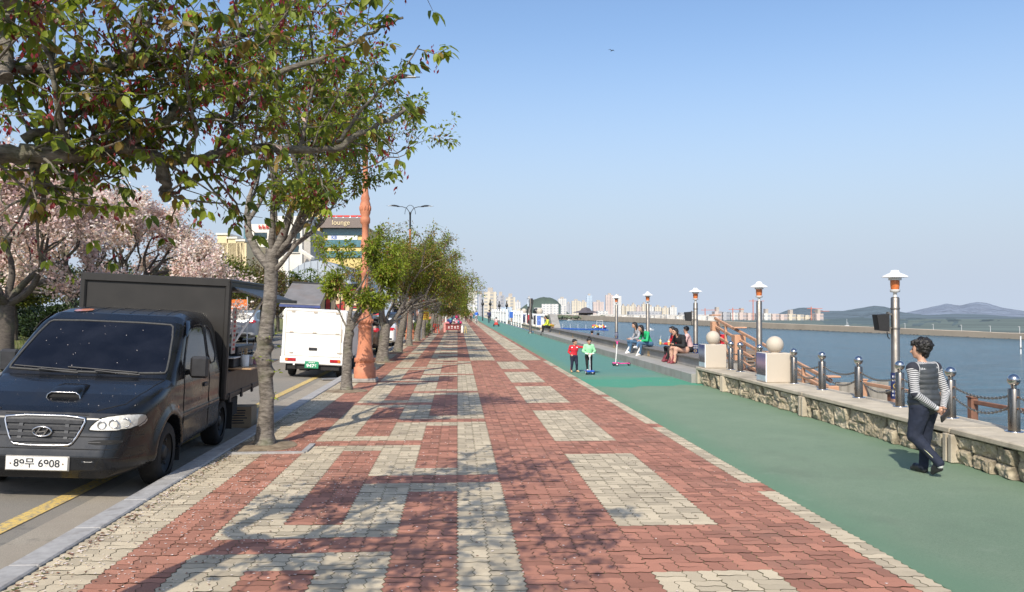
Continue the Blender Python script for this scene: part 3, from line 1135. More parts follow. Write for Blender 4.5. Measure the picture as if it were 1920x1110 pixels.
for x in (0,):
    for hz in (.22, .5, .78, 1.02):
        MB().bar((x, ya, za + hz), (x, yb_, zb_ + hz), .06, .075, bev=.008).build('rail', m_peach, st)
    for f in (.13, .45, .63, .82):
        y = ya + (yb_ - ya) * f; z = za + (zb_ - za) * f
        MB().box((x, y, z + .5), (.07, .07, 1.1), bev=.008).build('baluster', m_peach, st)
mb = MB(); mb.box((.85, .7, za - .05), (1.7, 1.4, .1)); mb.build('landing', m_deck, st)
mb = MB()
for x in (.1, 1.6):
    for y in (.1, 1.3): mb.box((x, y, .3), (.16, .16, 2.3))
mb.build('landing_support', m_brown, st)

# ------------------------------------------------------------------ breakwater
m_bw = mat('breakwater_concrete', (.48, .385, .28), .9, var=.1, scale=.12, dirt=.5, dirt_c=(.33, .28, .21))
m_rock = mat('breakwater_rock', (.075, .068, .06), .95, var=.5, scale=.6)
def sea_pt(u, v):
    r = FWD + RGT * ((u - 960) / FOC) + UPV * ((555 - v) / FOC)
    return CAM + r * ((SEA - EYE) / (r.z + SLP * r.y))


def land(d): return -1.2 - SLP * d
BWP = [(2150, 645.3, 635), (1920, 636.5, 626), (1640, 624.3, 614), (1339, 612, 602), (1200, 605.2, 595.5), (1040, 599.0, 589.5), (985, 597.0, 588)]
bwk = thing('breakwater', 'long low concrete breakwater with dark rocks at its foot across the bay', 'breakwater', (0, 0, 0))
A = []; B = []
for u, vb, vt in BWP:
    p = sea_pt(u, vb); d = (p - CAM).dot(FWD)
    q = at(u, vt, d); A.append(p); B.append(q)
mb = MB(); rk = MB()
for i in range(len(A) - 1):
    n = 6
    for k in range(n):
        f0, f1 = k / n, (k + 1) / n
        a0, a1 = A[i].lerp(A[i + 1], f0), A[i].lerp(A[i + 1], f1); b0, b1 = B[i].lerp(B[i + 1], f0), B[i].lerp(B[i + 1], f1)
        back = Vector((3, 9, 0))
        jit = Vector((0, 0, npr.uniform(-.03, .03)))
        mb.quad(a0, b0 + jit, b1 + jit, a1); mb.quad(b1 + jit, b1 + back + jit, b0 + back + jit, b0 + jit)
    L = (A[i + 1] - A[i]).length
    for k in range(int(min(260, L / .9))):
        f = npr.uniform(); p = A[i].lerp(A[i + 1], f); dd = (p - CAM).dot(FWD); s_ = max(.16, dd * .001) * npr.uniform(.6, 1.4)
        p = p + Vector((npr.uniform(-.5, .2), npr.uniform(-.9, 0), npr.uniform(-.3, .05) * s_))
        rk.ell(p, (s_ * 1.5, s_, s_ * .65), 5)
mb.build('concrete_face', m_bw, bwk); rk.f and [rk.sm.__setitem__(i, False) for i in range(len(rk.sm))]
rk.build('armour_rocks', m_rock, bwk)
# reclaimed land behind the breakwater, carrying the town
mb = MB()
for i in range(len(A) - 1):
    p0 = A[i] + Vector((3, 10, .5)); p1 = A[i + 1] + Vector((3, 10, .5))
    e0 = at(BWP[i][0], 580, 9000); e1 = at(BWP[i + 1][0], 580, 9000)
    n = 8; prev = None
    for k in range(n + 1):
        f = (k / n) ** 3
        q0 = p0.lerp(Vector((e0.x, e0.y, -SLP * 9000 - 1.2)), f); q1 = p1.lerp(Vector((e1.x, e1.y, -SLP * 9000 - 1.2)), f)
        if prev: mb.quad(q0, q1, prev[1], prev[0])
        prev = (q0, q1)
tag(mb.build('far_ground', mat('far_ground_cover', (.1, .13, .115), .95, var=.3, scale=.02)), kind='structure')
DBW = sorted([(u, (A[i] - CAM).dot(FWD)) for i, (u, _, _) in enumerate(BWP)])
m_pl = mat('grey_lamp_paint', (.6, .6, .6), .5)
pl_say = ['first', 'second', 'third', 'fourth', 'fifth', 'sixth', 'seventh']
for k, u in enumerate((1912, 1857, 1803, 1750, 1697, 1643, 1590)):
    vt = np.interp(u, [1640, 1920], [614, 626]); d = np.interp(u, [p_[0] for p_ in DBW], [p_[1] for p_ in DBW]) + 5
    p = at(u, vt, d)
    t = thing('breakwater_lamp', 'thin white lamp pole on the breakwater, %s from the picture edge' % pl_say[k], 'lamp post', p, group='thin lamp poles on the breakwater')
    MB().tube([(0, 0, -.6), (0, 0, 1.35)], [.06, .04], 6).build('pole', m_pl, t)
    MB().box((-.15, 0, 1.35), (.4, .1, .06)).build('lamp_head', m_pl, t)

# ------------------------------------------------------------------ far hills
def hill(name, label, d, prof, base_v, c, seed, depth=900, kind='structure'):
    """ridge through photo-like bearings at distance d; real terrain of that depth"""
    m = mat(name + '_cover', c, .95, var=.42, scale=.006, c2=tuple(x * 1.1 for x in c), dirt=.3, dirt_c=tuple(x * .75 for x in c))  # distance haze is put into the cover colour, pale and bluish
    us = np.array([p[0] for p in prof]); vs_ = np.array([p[1] for p in prof])
    n = 200; mrow = 20
    V = []; Fc = []
    for i in range(n + 1):
        u = us[0] + (us[-1] - us[0]) * i / n; vt = np.interp(u, us, vs_)
        top = EYE + (580 - vt) / FOC * d
        d0 = np.interp(u, [p_[0] for p_ in DBW], [p_[1] for p_ in DBW]) + 25 if base_v is None else base_v
        z0 = -2.4 - SLP * d0
        for j in range(mrow + 1):
            f = j / mrow
            dd = d0 + (d - d0) * f
            zz = z0 + (top - z0) * f ** 1.25 * (1 - .18 * math.sin(f * math.pi))
            q = at(u, 580, dd)
            hgt = (592 - vt) / FOC * d
            nz = (mnoise.noise((u * .03 + seed, f * 5, seed)) * .16 + mnoise.noise((u * .09, f * 12, seed)) * .08 + mnoise.noise((u * .22, f * 20, seed)) * .04) * hgt * math.sin(f * math.pi) + (mnoise.noise((u * .14, 3.3, seed)) * .025 + mnoise.noise((u * .45, 7.3, seed)) * .014) * hgt * f
            V.append((q.x, q.y, zz + nz))
        q = at(u, 580, d + depth); V.append((q.x, q.y, -SLP * d - 30))
    mm = mrow + 2
    for i in range(n):
        for j in range(mm - 1):
            a = i * mm + j; Fc.append((a, a + mm, a + mm + 1, a + 1))
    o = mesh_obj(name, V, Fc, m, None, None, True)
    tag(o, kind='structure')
    return o


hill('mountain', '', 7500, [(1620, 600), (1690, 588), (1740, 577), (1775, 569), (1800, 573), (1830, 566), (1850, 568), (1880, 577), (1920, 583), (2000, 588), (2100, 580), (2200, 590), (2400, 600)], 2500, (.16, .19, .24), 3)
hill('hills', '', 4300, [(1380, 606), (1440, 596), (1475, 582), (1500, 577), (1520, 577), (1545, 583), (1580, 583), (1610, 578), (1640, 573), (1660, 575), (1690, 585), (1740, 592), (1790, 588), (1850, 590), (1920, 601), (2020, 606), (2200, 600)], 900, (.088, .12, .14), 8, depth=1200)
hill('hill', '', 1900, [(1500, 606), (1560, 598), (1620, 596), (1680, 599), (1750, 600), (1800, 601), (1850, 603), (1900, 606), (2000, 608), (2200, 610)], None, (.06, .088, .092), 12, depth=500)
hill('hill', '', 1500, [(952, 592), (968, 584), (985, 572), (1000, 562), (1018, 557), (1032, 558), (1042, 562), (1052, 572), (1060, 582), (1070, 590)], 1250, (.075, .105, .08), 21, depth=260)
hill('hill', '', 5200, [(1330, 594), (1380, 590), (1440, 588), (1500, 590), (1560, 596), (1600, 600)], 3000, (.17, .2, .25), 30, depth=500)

# ------------------------------------------------------------------ far city
def tower_mat(name, c, win, sx, sz):
    m, nt, b = node_mat(name)
    tc = coord(nt)
    sp = N(nt, 'ShaderNodeSeparateXYZ'); nt.links.new(tc, sp.inputs[0])
    def stripes(o_, period, duty):
        f = mth(nt, 'FRACT', mth(nt, 'MULTIPLY', o_, 1.0 / period))
        return mth(nt, 'LESS_THAN', f, duty)
    xy = mth(nt, 'ADD', sp.outputs[0], sp.outputs[1])
    wv = mth(nt, 'MULTIPLY', stripes(xy, sx, .55), stripes(sp.outputs[2], sz, .5))
    col_ = mixc(nt, ramp(nt, noise_tex(nt, .05, 3, tc), .3, .7), tuple(x * .9 for x in c), tuple(min(1, x * 1.08) for x in c))
    big = stripes(xy, sx * 4.3, .16)
    col_ = mixc(nt, mth(nt, 'MULTIPLY', big, .4), col_, tuple(x * .55 for x in c))
    nt.links.new(mixc(nt, mth(nt, 'MULTIPLY', wv, .75), col_, win), b.inputs['Base Color'])
    b.inputs['Roughness'].default_value = .7
    return m


TM = [tower_mat('cream_tower', (.6, .53, .42), (.25, .27, .3), 5.2, 3.1), tower_mat('white_tower', (.62, .6, .57), (.27, .3, .34), 4.4, 3.0), tower_mat('pink_tower', (.56, .46, .42), (.26, .26, .29), 5.8, 3.0),
      tower_mat('blue_tower', (.45, .52, .6), (.2, .3, .42), 3.3, 3.3), tower_mat('grey_tower', (.4, .4, .42), (.2, .22, .26), 5.0, 3.1)]  # paler, desaturated wall and window colours carry the distance haze
m_roofg = mat('roof_block', (.4, .36, .32), .8)
TN = ['cream', 'white', 'pinkish', 'bluish', 'grey']


def tower(u0, u1, vt, d, mi, label=None, group=None, crown=True, name='apartment_tower', cat='building', steps=True, vb=None):
    a = at(u0, 580, d); b_ = at(u1, 580, d); wd = (b_ - a).length
    top = EYE + (580 - vt) / FOC * d
    c = (a + b_) / 2
    bz = -1.2 - SLP * d - 1
    t = thing(name, label, cat, (c.x, c.y, bz), rot=(0, 0, -YAW), group=group); top -= bz
    mb = MB(); dp = max(10, wd * .5)
    r_ = random.Random(int(u0 * 7 + vt))
    if steps and wd > 22:
        nseg = max(2, int(wd / 16)); x = -wd / 2
        for k in range(nseg):
            w_ = wd / nseg; mb.box((x + w_ / 2, dp / 2 + (k % 2) * 3, (top - (r_.choice((0, 3, 6, 2)) if k else 0)) / 2), (w_ - .05, dp, top - (0 if k == 0 else r_.choice((0, 3, 5)))))
            x += w_
    else: mb.box((0, dp / 2, top / 2 - .25), (wd, dp, top + .5))
    mb.build('walls', TM[mi], t)
    if crown:
        mb = MB()
        for k in range(max(1, int(wd / 20))):
            x = -wd / 2 + wd * (k + .5) / max(1, int(wd / 20)); mb.box((x, dp / 2, top + 1.6), (min(7, wd * .4), 6, 4.2))
        mb.build('roof_block', m_roofg, t)
    return t


ORD = ['first', 'second', 'third', 'fourth', 'fifth', 'sixth', 'seventh', 'eighth', 'ninth', 'tenth', 'eleventh', 'twelfth', 'thirteenth', 'fourteenth', 'fifteenth', 'sixteenth', 'seventeenth', 'eighteenth', 'nineteenth', 'twentieth']
# cluster at the far end of the promenade
for k, (u0, u1, vt, d, mi) in enumerate(((845, 868, 556, 760, 1), (866, 895, 545, 700, 1), (897, 905, 553, 800, 4), (907, 931, 547, 740, 0), (931, 946, 554, 820, 4), (948, 966, 557, 860, 0))):
    tower(u0, u1, vt, d, mi, '%s apartment block at the far end of the promenade, %s from the trees' % (TN[mi], ORD[k]), 'apartment blocks at the end of the promenade')
far = [(966, 976, 566, 1), (990, 994, 558, 1), (1046, 1062, 560, 1), (1062, 1070, 569, 4), (1072, 1088, 564, 0), (1088, 1100, 566, 0), (1100, 1110, 554, 3), (1112, 1132, 566, 2), (1136, 1150, 553, 2), (1150, 1165, 555, 1), (1166, 1172, 573, 0), (1173, 1184, 574, 0),
       (1184, 1192, 571, 0), (1193, 1203, 575, 2), (1204, 1212, 570, 0), (1214, 1226, 575, 1), (1228, 1240, 575, 0), (1242, 1254, 577, 0), (1256, 1269, 576, 1)]
for k, (u0, u1, vt, mi) in enumerate(far):
    tower(u0, u1, vt, 1750, mi, '%s high rise on the far shore behind the breakwater, %s after the wooded hill' % (TN[mi], ORD[k]) if k != 6 else 'slim pale blue glass high rise, tallest on the far shore', 'high rises on the far shore', steps=False)
# the half built estate, with cranes
m_crane = mat('crane_red', (.5, .16, .1), .6)
for k in range(12):
    u0 = 1340 + k * 15.4
    lab = '%s half built apartment slab on the far shore, %s from the stair post' % (('pinkish', 'grey')[k % 2], ORD[k])
    tower(u0, u0 + 13.6, 584 + k * .55 + (k % 3) * .4, 700, (2, 4, 1, 2)[k % 4] if k < 9 else 0, lab, 'half built slabs on the far shore', crown=(k % 3 == 0), steps=False)
tower(1531, 1544, 588, 680, 2, 'last tower of the half built estate, standing apart before the hills', 'half built slabs on the far shore', steps=False)
for k, (u, vt, say) in enumerate(((1322, 578, 'over the roofs near the speaker lamp'), (1374, 577, 'over the roofs behind the stair'), (1412, 561, 'tallest, beside the second lamp'), (1521, 575, 'over the last half built slab'), (1534, 580, 'beside the lone last tower'))):
    d = 690; p = at(u, 580, d); top = EYE + (580 - vt) / FOC * d + 8
    t = thing('tower_crane', 'thin red tower crane %s' % say, 'crane', (p.x, p.y, -8))
    mb = MB(); mb.box((0, 0, top / 2), (.55, .55, top)); mb.build('mast', m_crane, t)
    mb = MB(); mb.box((3, 0, top - 1.5), (13, .4, .4)); mb.build('jib', m_crane, t)
# low buildings and trees along the far quay
for k, (u0, u1, vt, d, mi, say) in enumerate(((1002, 1018, 577, 1000, 1, 'low white block at the foot of the wooded hill'), (1016, 1047, 570, 1050, 1, 'white civic hall with a wide facade in front of the wooded hill'), (1052, 1062, 573, 1100, 1, 'narrow white block beside the wooded hill'),
        (1120, 1140, 583, 1150, 1, 'low white warehouse under the twin towers'), (1246, 1268, 590, 900, 1, 'long white shed on the quay before the tan bank'), (1180, 1240, 584, 1200, 4, 'long grey shed row on the quay behind the lamp'),
        (1274, 1300, 586, 1100, 4, 'low grey sheds beside the speaker lamp'), (1302, 1340, 590, 1000, 1, 'low white sheds behind the top of the orange stair'), (940, 960, 576, 640, 3, 'low blue grey terminal behind the white fence'))):
    tower(u0, u1, vt, d, mi, say, None, crown=False, name='quay_building', steps=False)
# pagoda roofed restaurant
p = at(1099, 586, 900)
t = thing('pavilion', 'dark tile roofed pavilion on the far quay under the blue tower', 'pavilion', (p.x, p.y, -5.5), rot=(0, 0, -YAW))
MB().box((0, 4, .2), (15, 8, 8)).build('walls', mat('pavilion_wall', (.2, .17, .16), .8), t)
mb = MB(); mb.lathe([(15, 3.5), (10, 5.2), (6, 6), (5.5, 7.0), (4, 8.4), (.4, 9.6)], (0, 4, 0), 4, smooth=False); mb.build('roof', mat('pavilion_roof', (.1, .09, .1), .8), t)
# far shoreline trees as one mass of foliage
m_ft = mat('far_trees', (.09, .11, .07), .95, var=.4, scale=.15)
mb = MB()
for _ in range(420):
    u = npr.uniform(975, 1340); d = npr.uniform(760, 1000); p = at(u, 588, d); s_ = npr.uniform(1.2, 3.0)
    mb.ell((p.x, p.y, s_ * .5 - .9 - SLP * d), (s_ * 1.5, s_, s_ * .7), 5)
tag(mb.build('treeline', m_ft), kind='stuff')
mb = MB()
for _ in range(300):
    u = npr.uniform(990, 1335); d = npr.uniform(1.0, 1.5) * (np.interp(u, [q_[0] for q_ in DBW], [q_[1] for q_ in DBW]) + 60); p = at(u, 588, d)
    mb.box((p.x, p.y, -.4 - SLP * d + npr.uniform(0, .6)), (npr.uniform(.004, .012) * d, 3, npr.uniform(1.6, 3) * d / 500 + 1))
o = mb.build('far_quay_clutter', mat('quay_clutter', (.55, .52, .48), .8, var=.4, scale=.2)); tag(o, kind='stuff')

# ------------------------------------------------------------------ boats on the bay
m_bwhite = mat('boat_white', (.75, .75, .74), .4, var=.06)
m_bluefloat = mat('blue_float', (.03, .11, .42), .5, var=.25, scale=2)
m_redp = mat('red_paint', (.55, .05, .035), .45, var=.15)
m_orangep = mat('orange_paint', (.75, .18, .03), .45, var=.15)
m_yellowp = mat('yellow_paint_gloss', (.7, .5, .05), .45, var=.15)
a = sea_pt(1040, 617); b_ = sea_pt(1141, 619.5)
t = thing('float_pontoon', 'long line of blue floats forming a low pontoon on the bay', 'pontoon', a)
n = 34; mb = MB()
for k in range(n):
    q = (b_ - a) * ((k + .5) / n); mb.box((q.x, q.y, .2), (.36, 1.2, .62), bev=.08)
mb.build('float_row', m_bluefloat, t)
mb = MB()
for k in range(0, n, 5):
    q = (b_ - a) * ((k + .5) / n); mb.tube([(q.x, q.y, .4), (q.x, q.y, 1.8)], .05, 5)
mb.build('marker_pole', m_bwhite, t)


def boat(p, L, label, hullm, cabin, mast=0, rot=0.0, name='boat', gantry=False):
    t = thing(name, label, 'boat', p, rot=(0, 0, rot))
    secs = []
    mb = MB(); ns = 9
    for i in range(ns):
        f = i / (ns - 1); x = -L / 2 + L * f; wd = L * .16 * (1 - max(0, (f - .45) / .55) ** 2.2) * (1 if f > .05 else .9); fb = L * (.1 + .06 * f * f)
        secs += [(x, -wd, fb), (x, -wd * .7, -.1), (x, wd * .7, -.1), (x, wd, fb)]
    fs = []
    for i in range(ns - 1):
        for k in range(4):
            k2 = (k + 1) % 4; fs.append((i * 4 + k, i * 4 + k2, i * 4 + 4 + k2, i * 4 + 4 + k))
    fs += [(0, 1, 2, 3), tuple(range(4 * ns - 4, 4 * ns))]
    mb.add(secs, fs); mb.build('hull', hullm, t)
    mb = MB()
    for c, s_ in cabin: mb.box((c[0] * L, c[1] * L, c[2] * L), (s_[0] * L, s_[1] * L, s_[2] * L), bev=.02 * L)
    if cabin: mb.build('cabin', m_bwhite, t)
    if mast: MB().tube([(0, 0, .1 * L), (0, 0, mast)], [.05, .03], 6).build('mast', m_bwhite, t)
    return t


boat(sea_pt(1218, 620), 3.2, 'small white sailing boat moored behind the lamp in mid bay', m_bwhite, [((-.05, 0, .16), (.4, .2, .14))], mast=3.6, rot=.4)
boat(sea_pt(1068, 601), 5.0, 'tiny white motor boat far out before the breakwater', m_bwhite, [((-.1, 0, .17), (.3, .22, .16))], rot=.2)
p = sea_pt(1124, 618.2)
t = boat(p, 4.6, 'work raft with red and yellow gear and a white frame on the blue pontoon', m_bluefloat, [], rot=.15, name='work_raft')
mb = MB()
for k in range(26): mb.ell((npr.uniform(-2.2, 2.0), npr.uniform(-.5, .5), .75 + npr.uniform(0, .6)), npr.uniform(.25, .42), 8, mi=k % 3)
mb.build('raft_gear', [m_redp, m_yellowp, m_bwhite], t)
mb = MB()
for x in (-.9, 1.1): mb.tube([(x, 0, .5), (x, 0, 2.9)], .05, 6)
mb.tube([(-.9, 0, 2.9), (1.1, 0, 2.9)], .05, 6); mb.tube([(-.9, 0, 2.2), (1.1, 0, 2.2)], .04, 6); mb.build('frame', m_bwhite, t)
p = sea_pt(1914, 664)
t = thing('channel_marker', 'white channel marker pole in the water at the picture edge', 'marker', p)
MB().tube([(0, 0, -.3), (0, 0, 2.1)], .07, 8).build('pole', m_bwhite, t)
mb = MB(); mb.box((0, 0, 1.2), (.1, .1, .12)); mb.box((0, 0, .7), (.2, .2, .1)); mb.build('bands', m_black, t)
p = at(1127, 575 + 20, 220)
# a bird high in the sky
p = at(1147, 95, 60)
t = thing('bird', 'small dark bird high in the open sky', 'bird', p, rot=(0, 0, .5))
bl = Blob(.012); bl.cap((0, -.12, 0), (0, .12, 0), .03, .02); bl.cap((0, -.12, .01), (0, -.17, .015), .022, .01)
for s_ in (-1, 1): bl.cap((0, 0, 0), (s_ * .14, -.02, .06), .02, .018); bl.cap((s_ * .14, -.02, .06), (s_ * .3, .06, .02), .018, .008)
bl.mesh('body', [m_black], t)
# slim white post on the breakwater shore (moored yacht)
boat(sea_pt(1588, 620.8) + Vector((0, 0, .9)), 3.0, 'small white yacht lying against the breakwater below the hills', m_bwhite, [((0, 0, .17), (.4, .2, .14))], mast=2.6)

# ------------------------------------------------------------------ trees
BARK_NEAR = bark_mat('cherry_bark', (.06, .05, .04), (.29, .255, .215))
BARK_DARK = bark_mat('dark_bark', (.05, .042, .036), (.13, .11, .095))
LEAF_G = [leaf_mat('leaf_fresh', (.27, .33, .04), trans=.5), leaf_mat('leaf_mid', (.165, .215, .032), trans=.48), leaf_mat('leaf_dark', (.09, .135, .026), trans=.4), leaf_mat('leaf_bronze', (.23, .16, .045), trans=.38)]
STALK_RED = leaf_mat('red_stalk', (.2, .022, .03), trans=.2)
PETAL = [leaf_mat('petal_white', (.8, .71, .68), var=.12, trans=.35, rough=.6), leaf_mat('petal_pink', (.68, .49, .48), var=.15, trans=.35, rough=.6), leaf_mat('petal_shade', (.5, .39, .38), var=.2, trans=.3, rough=.6)]
LEAF_B = [leaf_mat('leaf_olive', (.13, .135, .03)), leaf_mat('leaf_bronze_green', (.11, .095, .03)), leaf_mat('leaf_rust', (.13, .07, .03))]


def unit(a): return a / np.maximum(np.linalg.norm(a, axis=-1, keepdims=True), 1e-9)


def leaves_mesh(name, P, Dv, size, mats, parent, aspect=.48, fold=.25, mi=None, rs=None, curl=.15, simple=False):
    """P base points, Dv pointing directions, size lengths: each leaf a folded pointed blade"""
    rs = rs or np.random.RandomState(1)
    n = len(P); size = np.asarray(size)[:, None]
    Dv = unit(Dv)
    up = unit(np.stack([rs.normal(0, .55, n), rs.normal(0, .55, n), np.ones(n)], 1))
    side = unit(np.cross(Dv, up)); nrm = np.cross(side, Dv)
    hw = size * aspect * .5
    base = P
    if simple:
        c0 = base + Dv * size * .5
        vs = np.stack([base, c0 + side * hw, base + Dv * size, c0 - side * hw], 1)
        tri = np.array([[0, 1, 2, 3]])
    else:
        mid = base + Dv * size * .5
        tip = base + Dv * size - nrm * size * curl
        l1 = base + Dv * size * .33 + side * hw * .95 + nrm * hw * fold; r1 = base + Dv * size * .33 - side * hw * .95 + nrm * hw * fold
        l2 = base + Dv * size * .68 + side * hw * .72 + nrm * (hw * fold - size * curl * .4); r2 = base + Dv * size * .68 - side * hw * .72 + nrm * (hw * fold - size * curl * .4)
        mid2 = base + Dv * size * .68 - nrm * size * curl * .4
        mid1 = base + Dv * size * .33
        vs = np.stack([base, mid1, mid2, tip, l1, l2, r1, r2], 1)
        tri = None
    k = vs.shape[1]
    off = (np.arange(n) * k)
    if simple:
        F = (off[:, None] + np.array([0, 1, 2, 3])[None]).tolist()
        MI = mi
        per = 1
    else:
        pats = [[0, 4, 1], [0, 1, 6], [1, 4, 5, 2], [6, 1, 2, 7], [2, 5, 3], [7, 2, 3]]
        F = []
        for o in off:
            for p in pats: F.append([o + q for q in p])
        per = 6
    MI = np.repeat(mi, per) if mi is not None else None
    return mesh_obj(name, vs.reshape(-1, 3), F, mats, parent, MI, True)


class Tree:
    def __init__(s, seed):
        s.r = random.Random(seed); s.rs = np.random.RandomState(seed); s.mb = MB(); s.tips = []; s.tw = []

    def limb(s, pts, r0, r1, n=8, jit=0.0):
        pts = [Vector(p) for p in pts]
        # resample with a smooth curve
        out = []
        m = len(pts)
        for i in range(m - 1):
            p0 = pts[max(i - 1, 0)]; p1 = pts[i]; p2 = pts[i + 1]; p3 = pts[min(i + 2, m - 1)]
            for k in range(4):
                t = k / 4
                out.append(.5 * ((2 * p1) + (p2 - p0) * t + (2 * p0 - 5 * p1 + 4 * p2 - p3) * t * t + (3 * p1 - p0 - 3 * p2 + p3) * t ** 3))
        out.append(pts[-1])
        if jit: out = [p + Vector([s.r.gauss(0, jit) for _ in range(3)]) for p in out]
        L = len(out)
        rad = [(r0 + (r1 - r0) * (i / (L - 1)) ** .8) * (1 + s.r.uniform(-.07, .09)) for i in range(L)]
        s.mb.tube(out, rad, n)
        return out, rad

    def grow(s, p, d, L, r, depth, up=.12, spread=.75, nseg=4, kids=(2, 3), lean=(0, 0, 0)):
        d = Vector(d).normalized(); pts = [Vector(p)]
        for k in range(nseg):
            d = (d + Vector((s.r.gauss(0, .16), s.r.gauss(0, .16), s.r.gauss(0, .12) + up)) + Vector(lean) * .08).normalized()
            pts.append(pts[-1] + d * L / nseg)
        r1 = r * (.55 if depth > 0 else .35)
        rad = [r + (r1 - r) * i / nseg for i in range(nseg + 1)]
        s.mb.tube(pts, rad, 8 if r > .05 else 6 if r > .02 else 4, cap=depth == 0)
        if depth <= 1:
            for i in range(1, nseg + 1): s.tw.append((pts[i], (pts[i] - pts[i - 1]).normalized()))
        if depth == 0:
            s.tips.append((pts[-1], d)); return
        nk = s.r.randint(*kids)
        for k in range(nk):
            f = s.r.uniform(.45, 1.0) if k < nk - 1 else 1.0
            i = min(nseg - 1, int(f * nseg)); q = pts[i].lerp(pts[i + 1], f * nseg - i) if f < 1 else pts[-1]
            ax = d.orthogonal(); ax.rotate(Matrix.Rotation(s.r.uniform(0, 6.28), 3, d))
            nd = (d + ax * spread * s.r.uniform(.6, 1.25)).normalized()
            s.grow(q, nd, L * s.r.uniform(.62, .85), r1 * s.r.uniform(.75, 1.0), depth - 1, up, spread, nseg, kids, lean)

    def foliage(s, per, size, spread, droop=.5, tw=True):
        """leaf bases and directions round every tip and twig joint"""
        src = s.tips + (s.tw if tw else [])
        P = []; Dv = []; S = []
        for q, d in src:
            n = s.r.randint(*per)
            for _ in range(n):
                o = Vector([s.r.gauss(0, 1) for _ in range(3)]).normalized()
                P.append(q + o * s.r.uniform(0, spread)); v = o * .9 + d * .5 + Vector((0, 0, -droop)); Dv.append(v); S.append(size * s.r.uniform(.6, 1.2))
        return np.array(P), np.array(Dv), np.array(S)


def knotty_trunk(mb, pts, rads, knots, rs, n=20, seg=.035):
    """trunk with swellings and bark relief"""
    pts = [Vector(p) for p in pts]
    Ls = [0]
    for a, b in zip(pts[:-1], pts[1:]): Ls.append(Ls[-1] + (b - a).length)
    tot = Ls[-1]; m = int(tot / seg)
    P = []; Rr = []
    for i in range(m + 1):
        t = tot * i / m; k = min(len(pts) - 2, max(0, np.searchsorted(Ls, t) - 1)); f = (t - Ls[k]) / (Ls[k + 1] - Ls[k])
        f2 = f
        P.append(pts[k].lerp(pts[k + 1], f2)); Rr.append(rads[k] + (rads[k + 1] - rads[k]) * f)
    # smooth the centre line
    for _ in range(6): P = [P[0]] + [(P[i - 1] + P[i] * 2 + P[i + 1]) / 4 for i in range(1, m)] + [P[-1]]
    vs = []
    for i in range(m + 1):
        for k in range(n):
            a = 2 * math.pi * k / n
            r = Rr[i]
            for z0, aa, amp, wz, wa in knots:
                da = (a - aa + math.pi) % (2 * math.pi) - math.pi
                r += amp * math.exp(-((P[i].z - z0) / wz) ** 2 - (da / wa) ** 2)
            q = Vector((math.cos(a) * 2, math.sin(a) * 2, P[i].z * 9))
            r *= 1 + .05 * mnoise.noise(q) + .07 * mnoise.noise(Vector((math.cos(a) * 1.5, math.sin(a) * 1.5, P[i].z * 2.2))) + .015 * mnoise.noise(q * 4)
            vs.append(P[i] + Vector((math.cos(a), math.sin(a), 0)) * r)
    fs = []
    for i in range(m):
        for k in range(n):
            k2 = (k + 1) % n; fs.append((i * n + k, i * n + k2, (i + 1) * n + k2, (i + 1) * n + k))
    mb.add(vs, fs, 0, True)


def petals_on(tree, n, parent, name='blossom_remains', size=.03, mats=None, drop=.06, src=None):
    """small hanging flower stalks left after bloom"""
    src = src or (tree.tips + tree.tw); P = []; Dv = []; S = []; MI = []
    for _ in range(n):
        q, d = tree.r.choice(src)
        c = q + Vector([tree.r.gauss(0, .05) for _ in range(3)]) + Vector((0, 0, -.02))
        for k in range(tree.r.randint(3, 6)):
            P.append(c + Vector([tree.r.gauss(0, .018) for _ in range(3)])); v = Vector((tree.r.gauss(0, .6), tree.r.gauss(0, .6), -1)); Dv.append(v); S.append(size * tree.r.uniform(.7, 1.5)); MI.append(0 if tree.r.random() < .93 else 1)
    return leaves_mesh(name, np.array(P), np.array(Dv), S, mats or [STALK_RED, PETAL[1]], parent, aspect=.42, mi=np.array(MI), simple=True, rs=tree.rs)


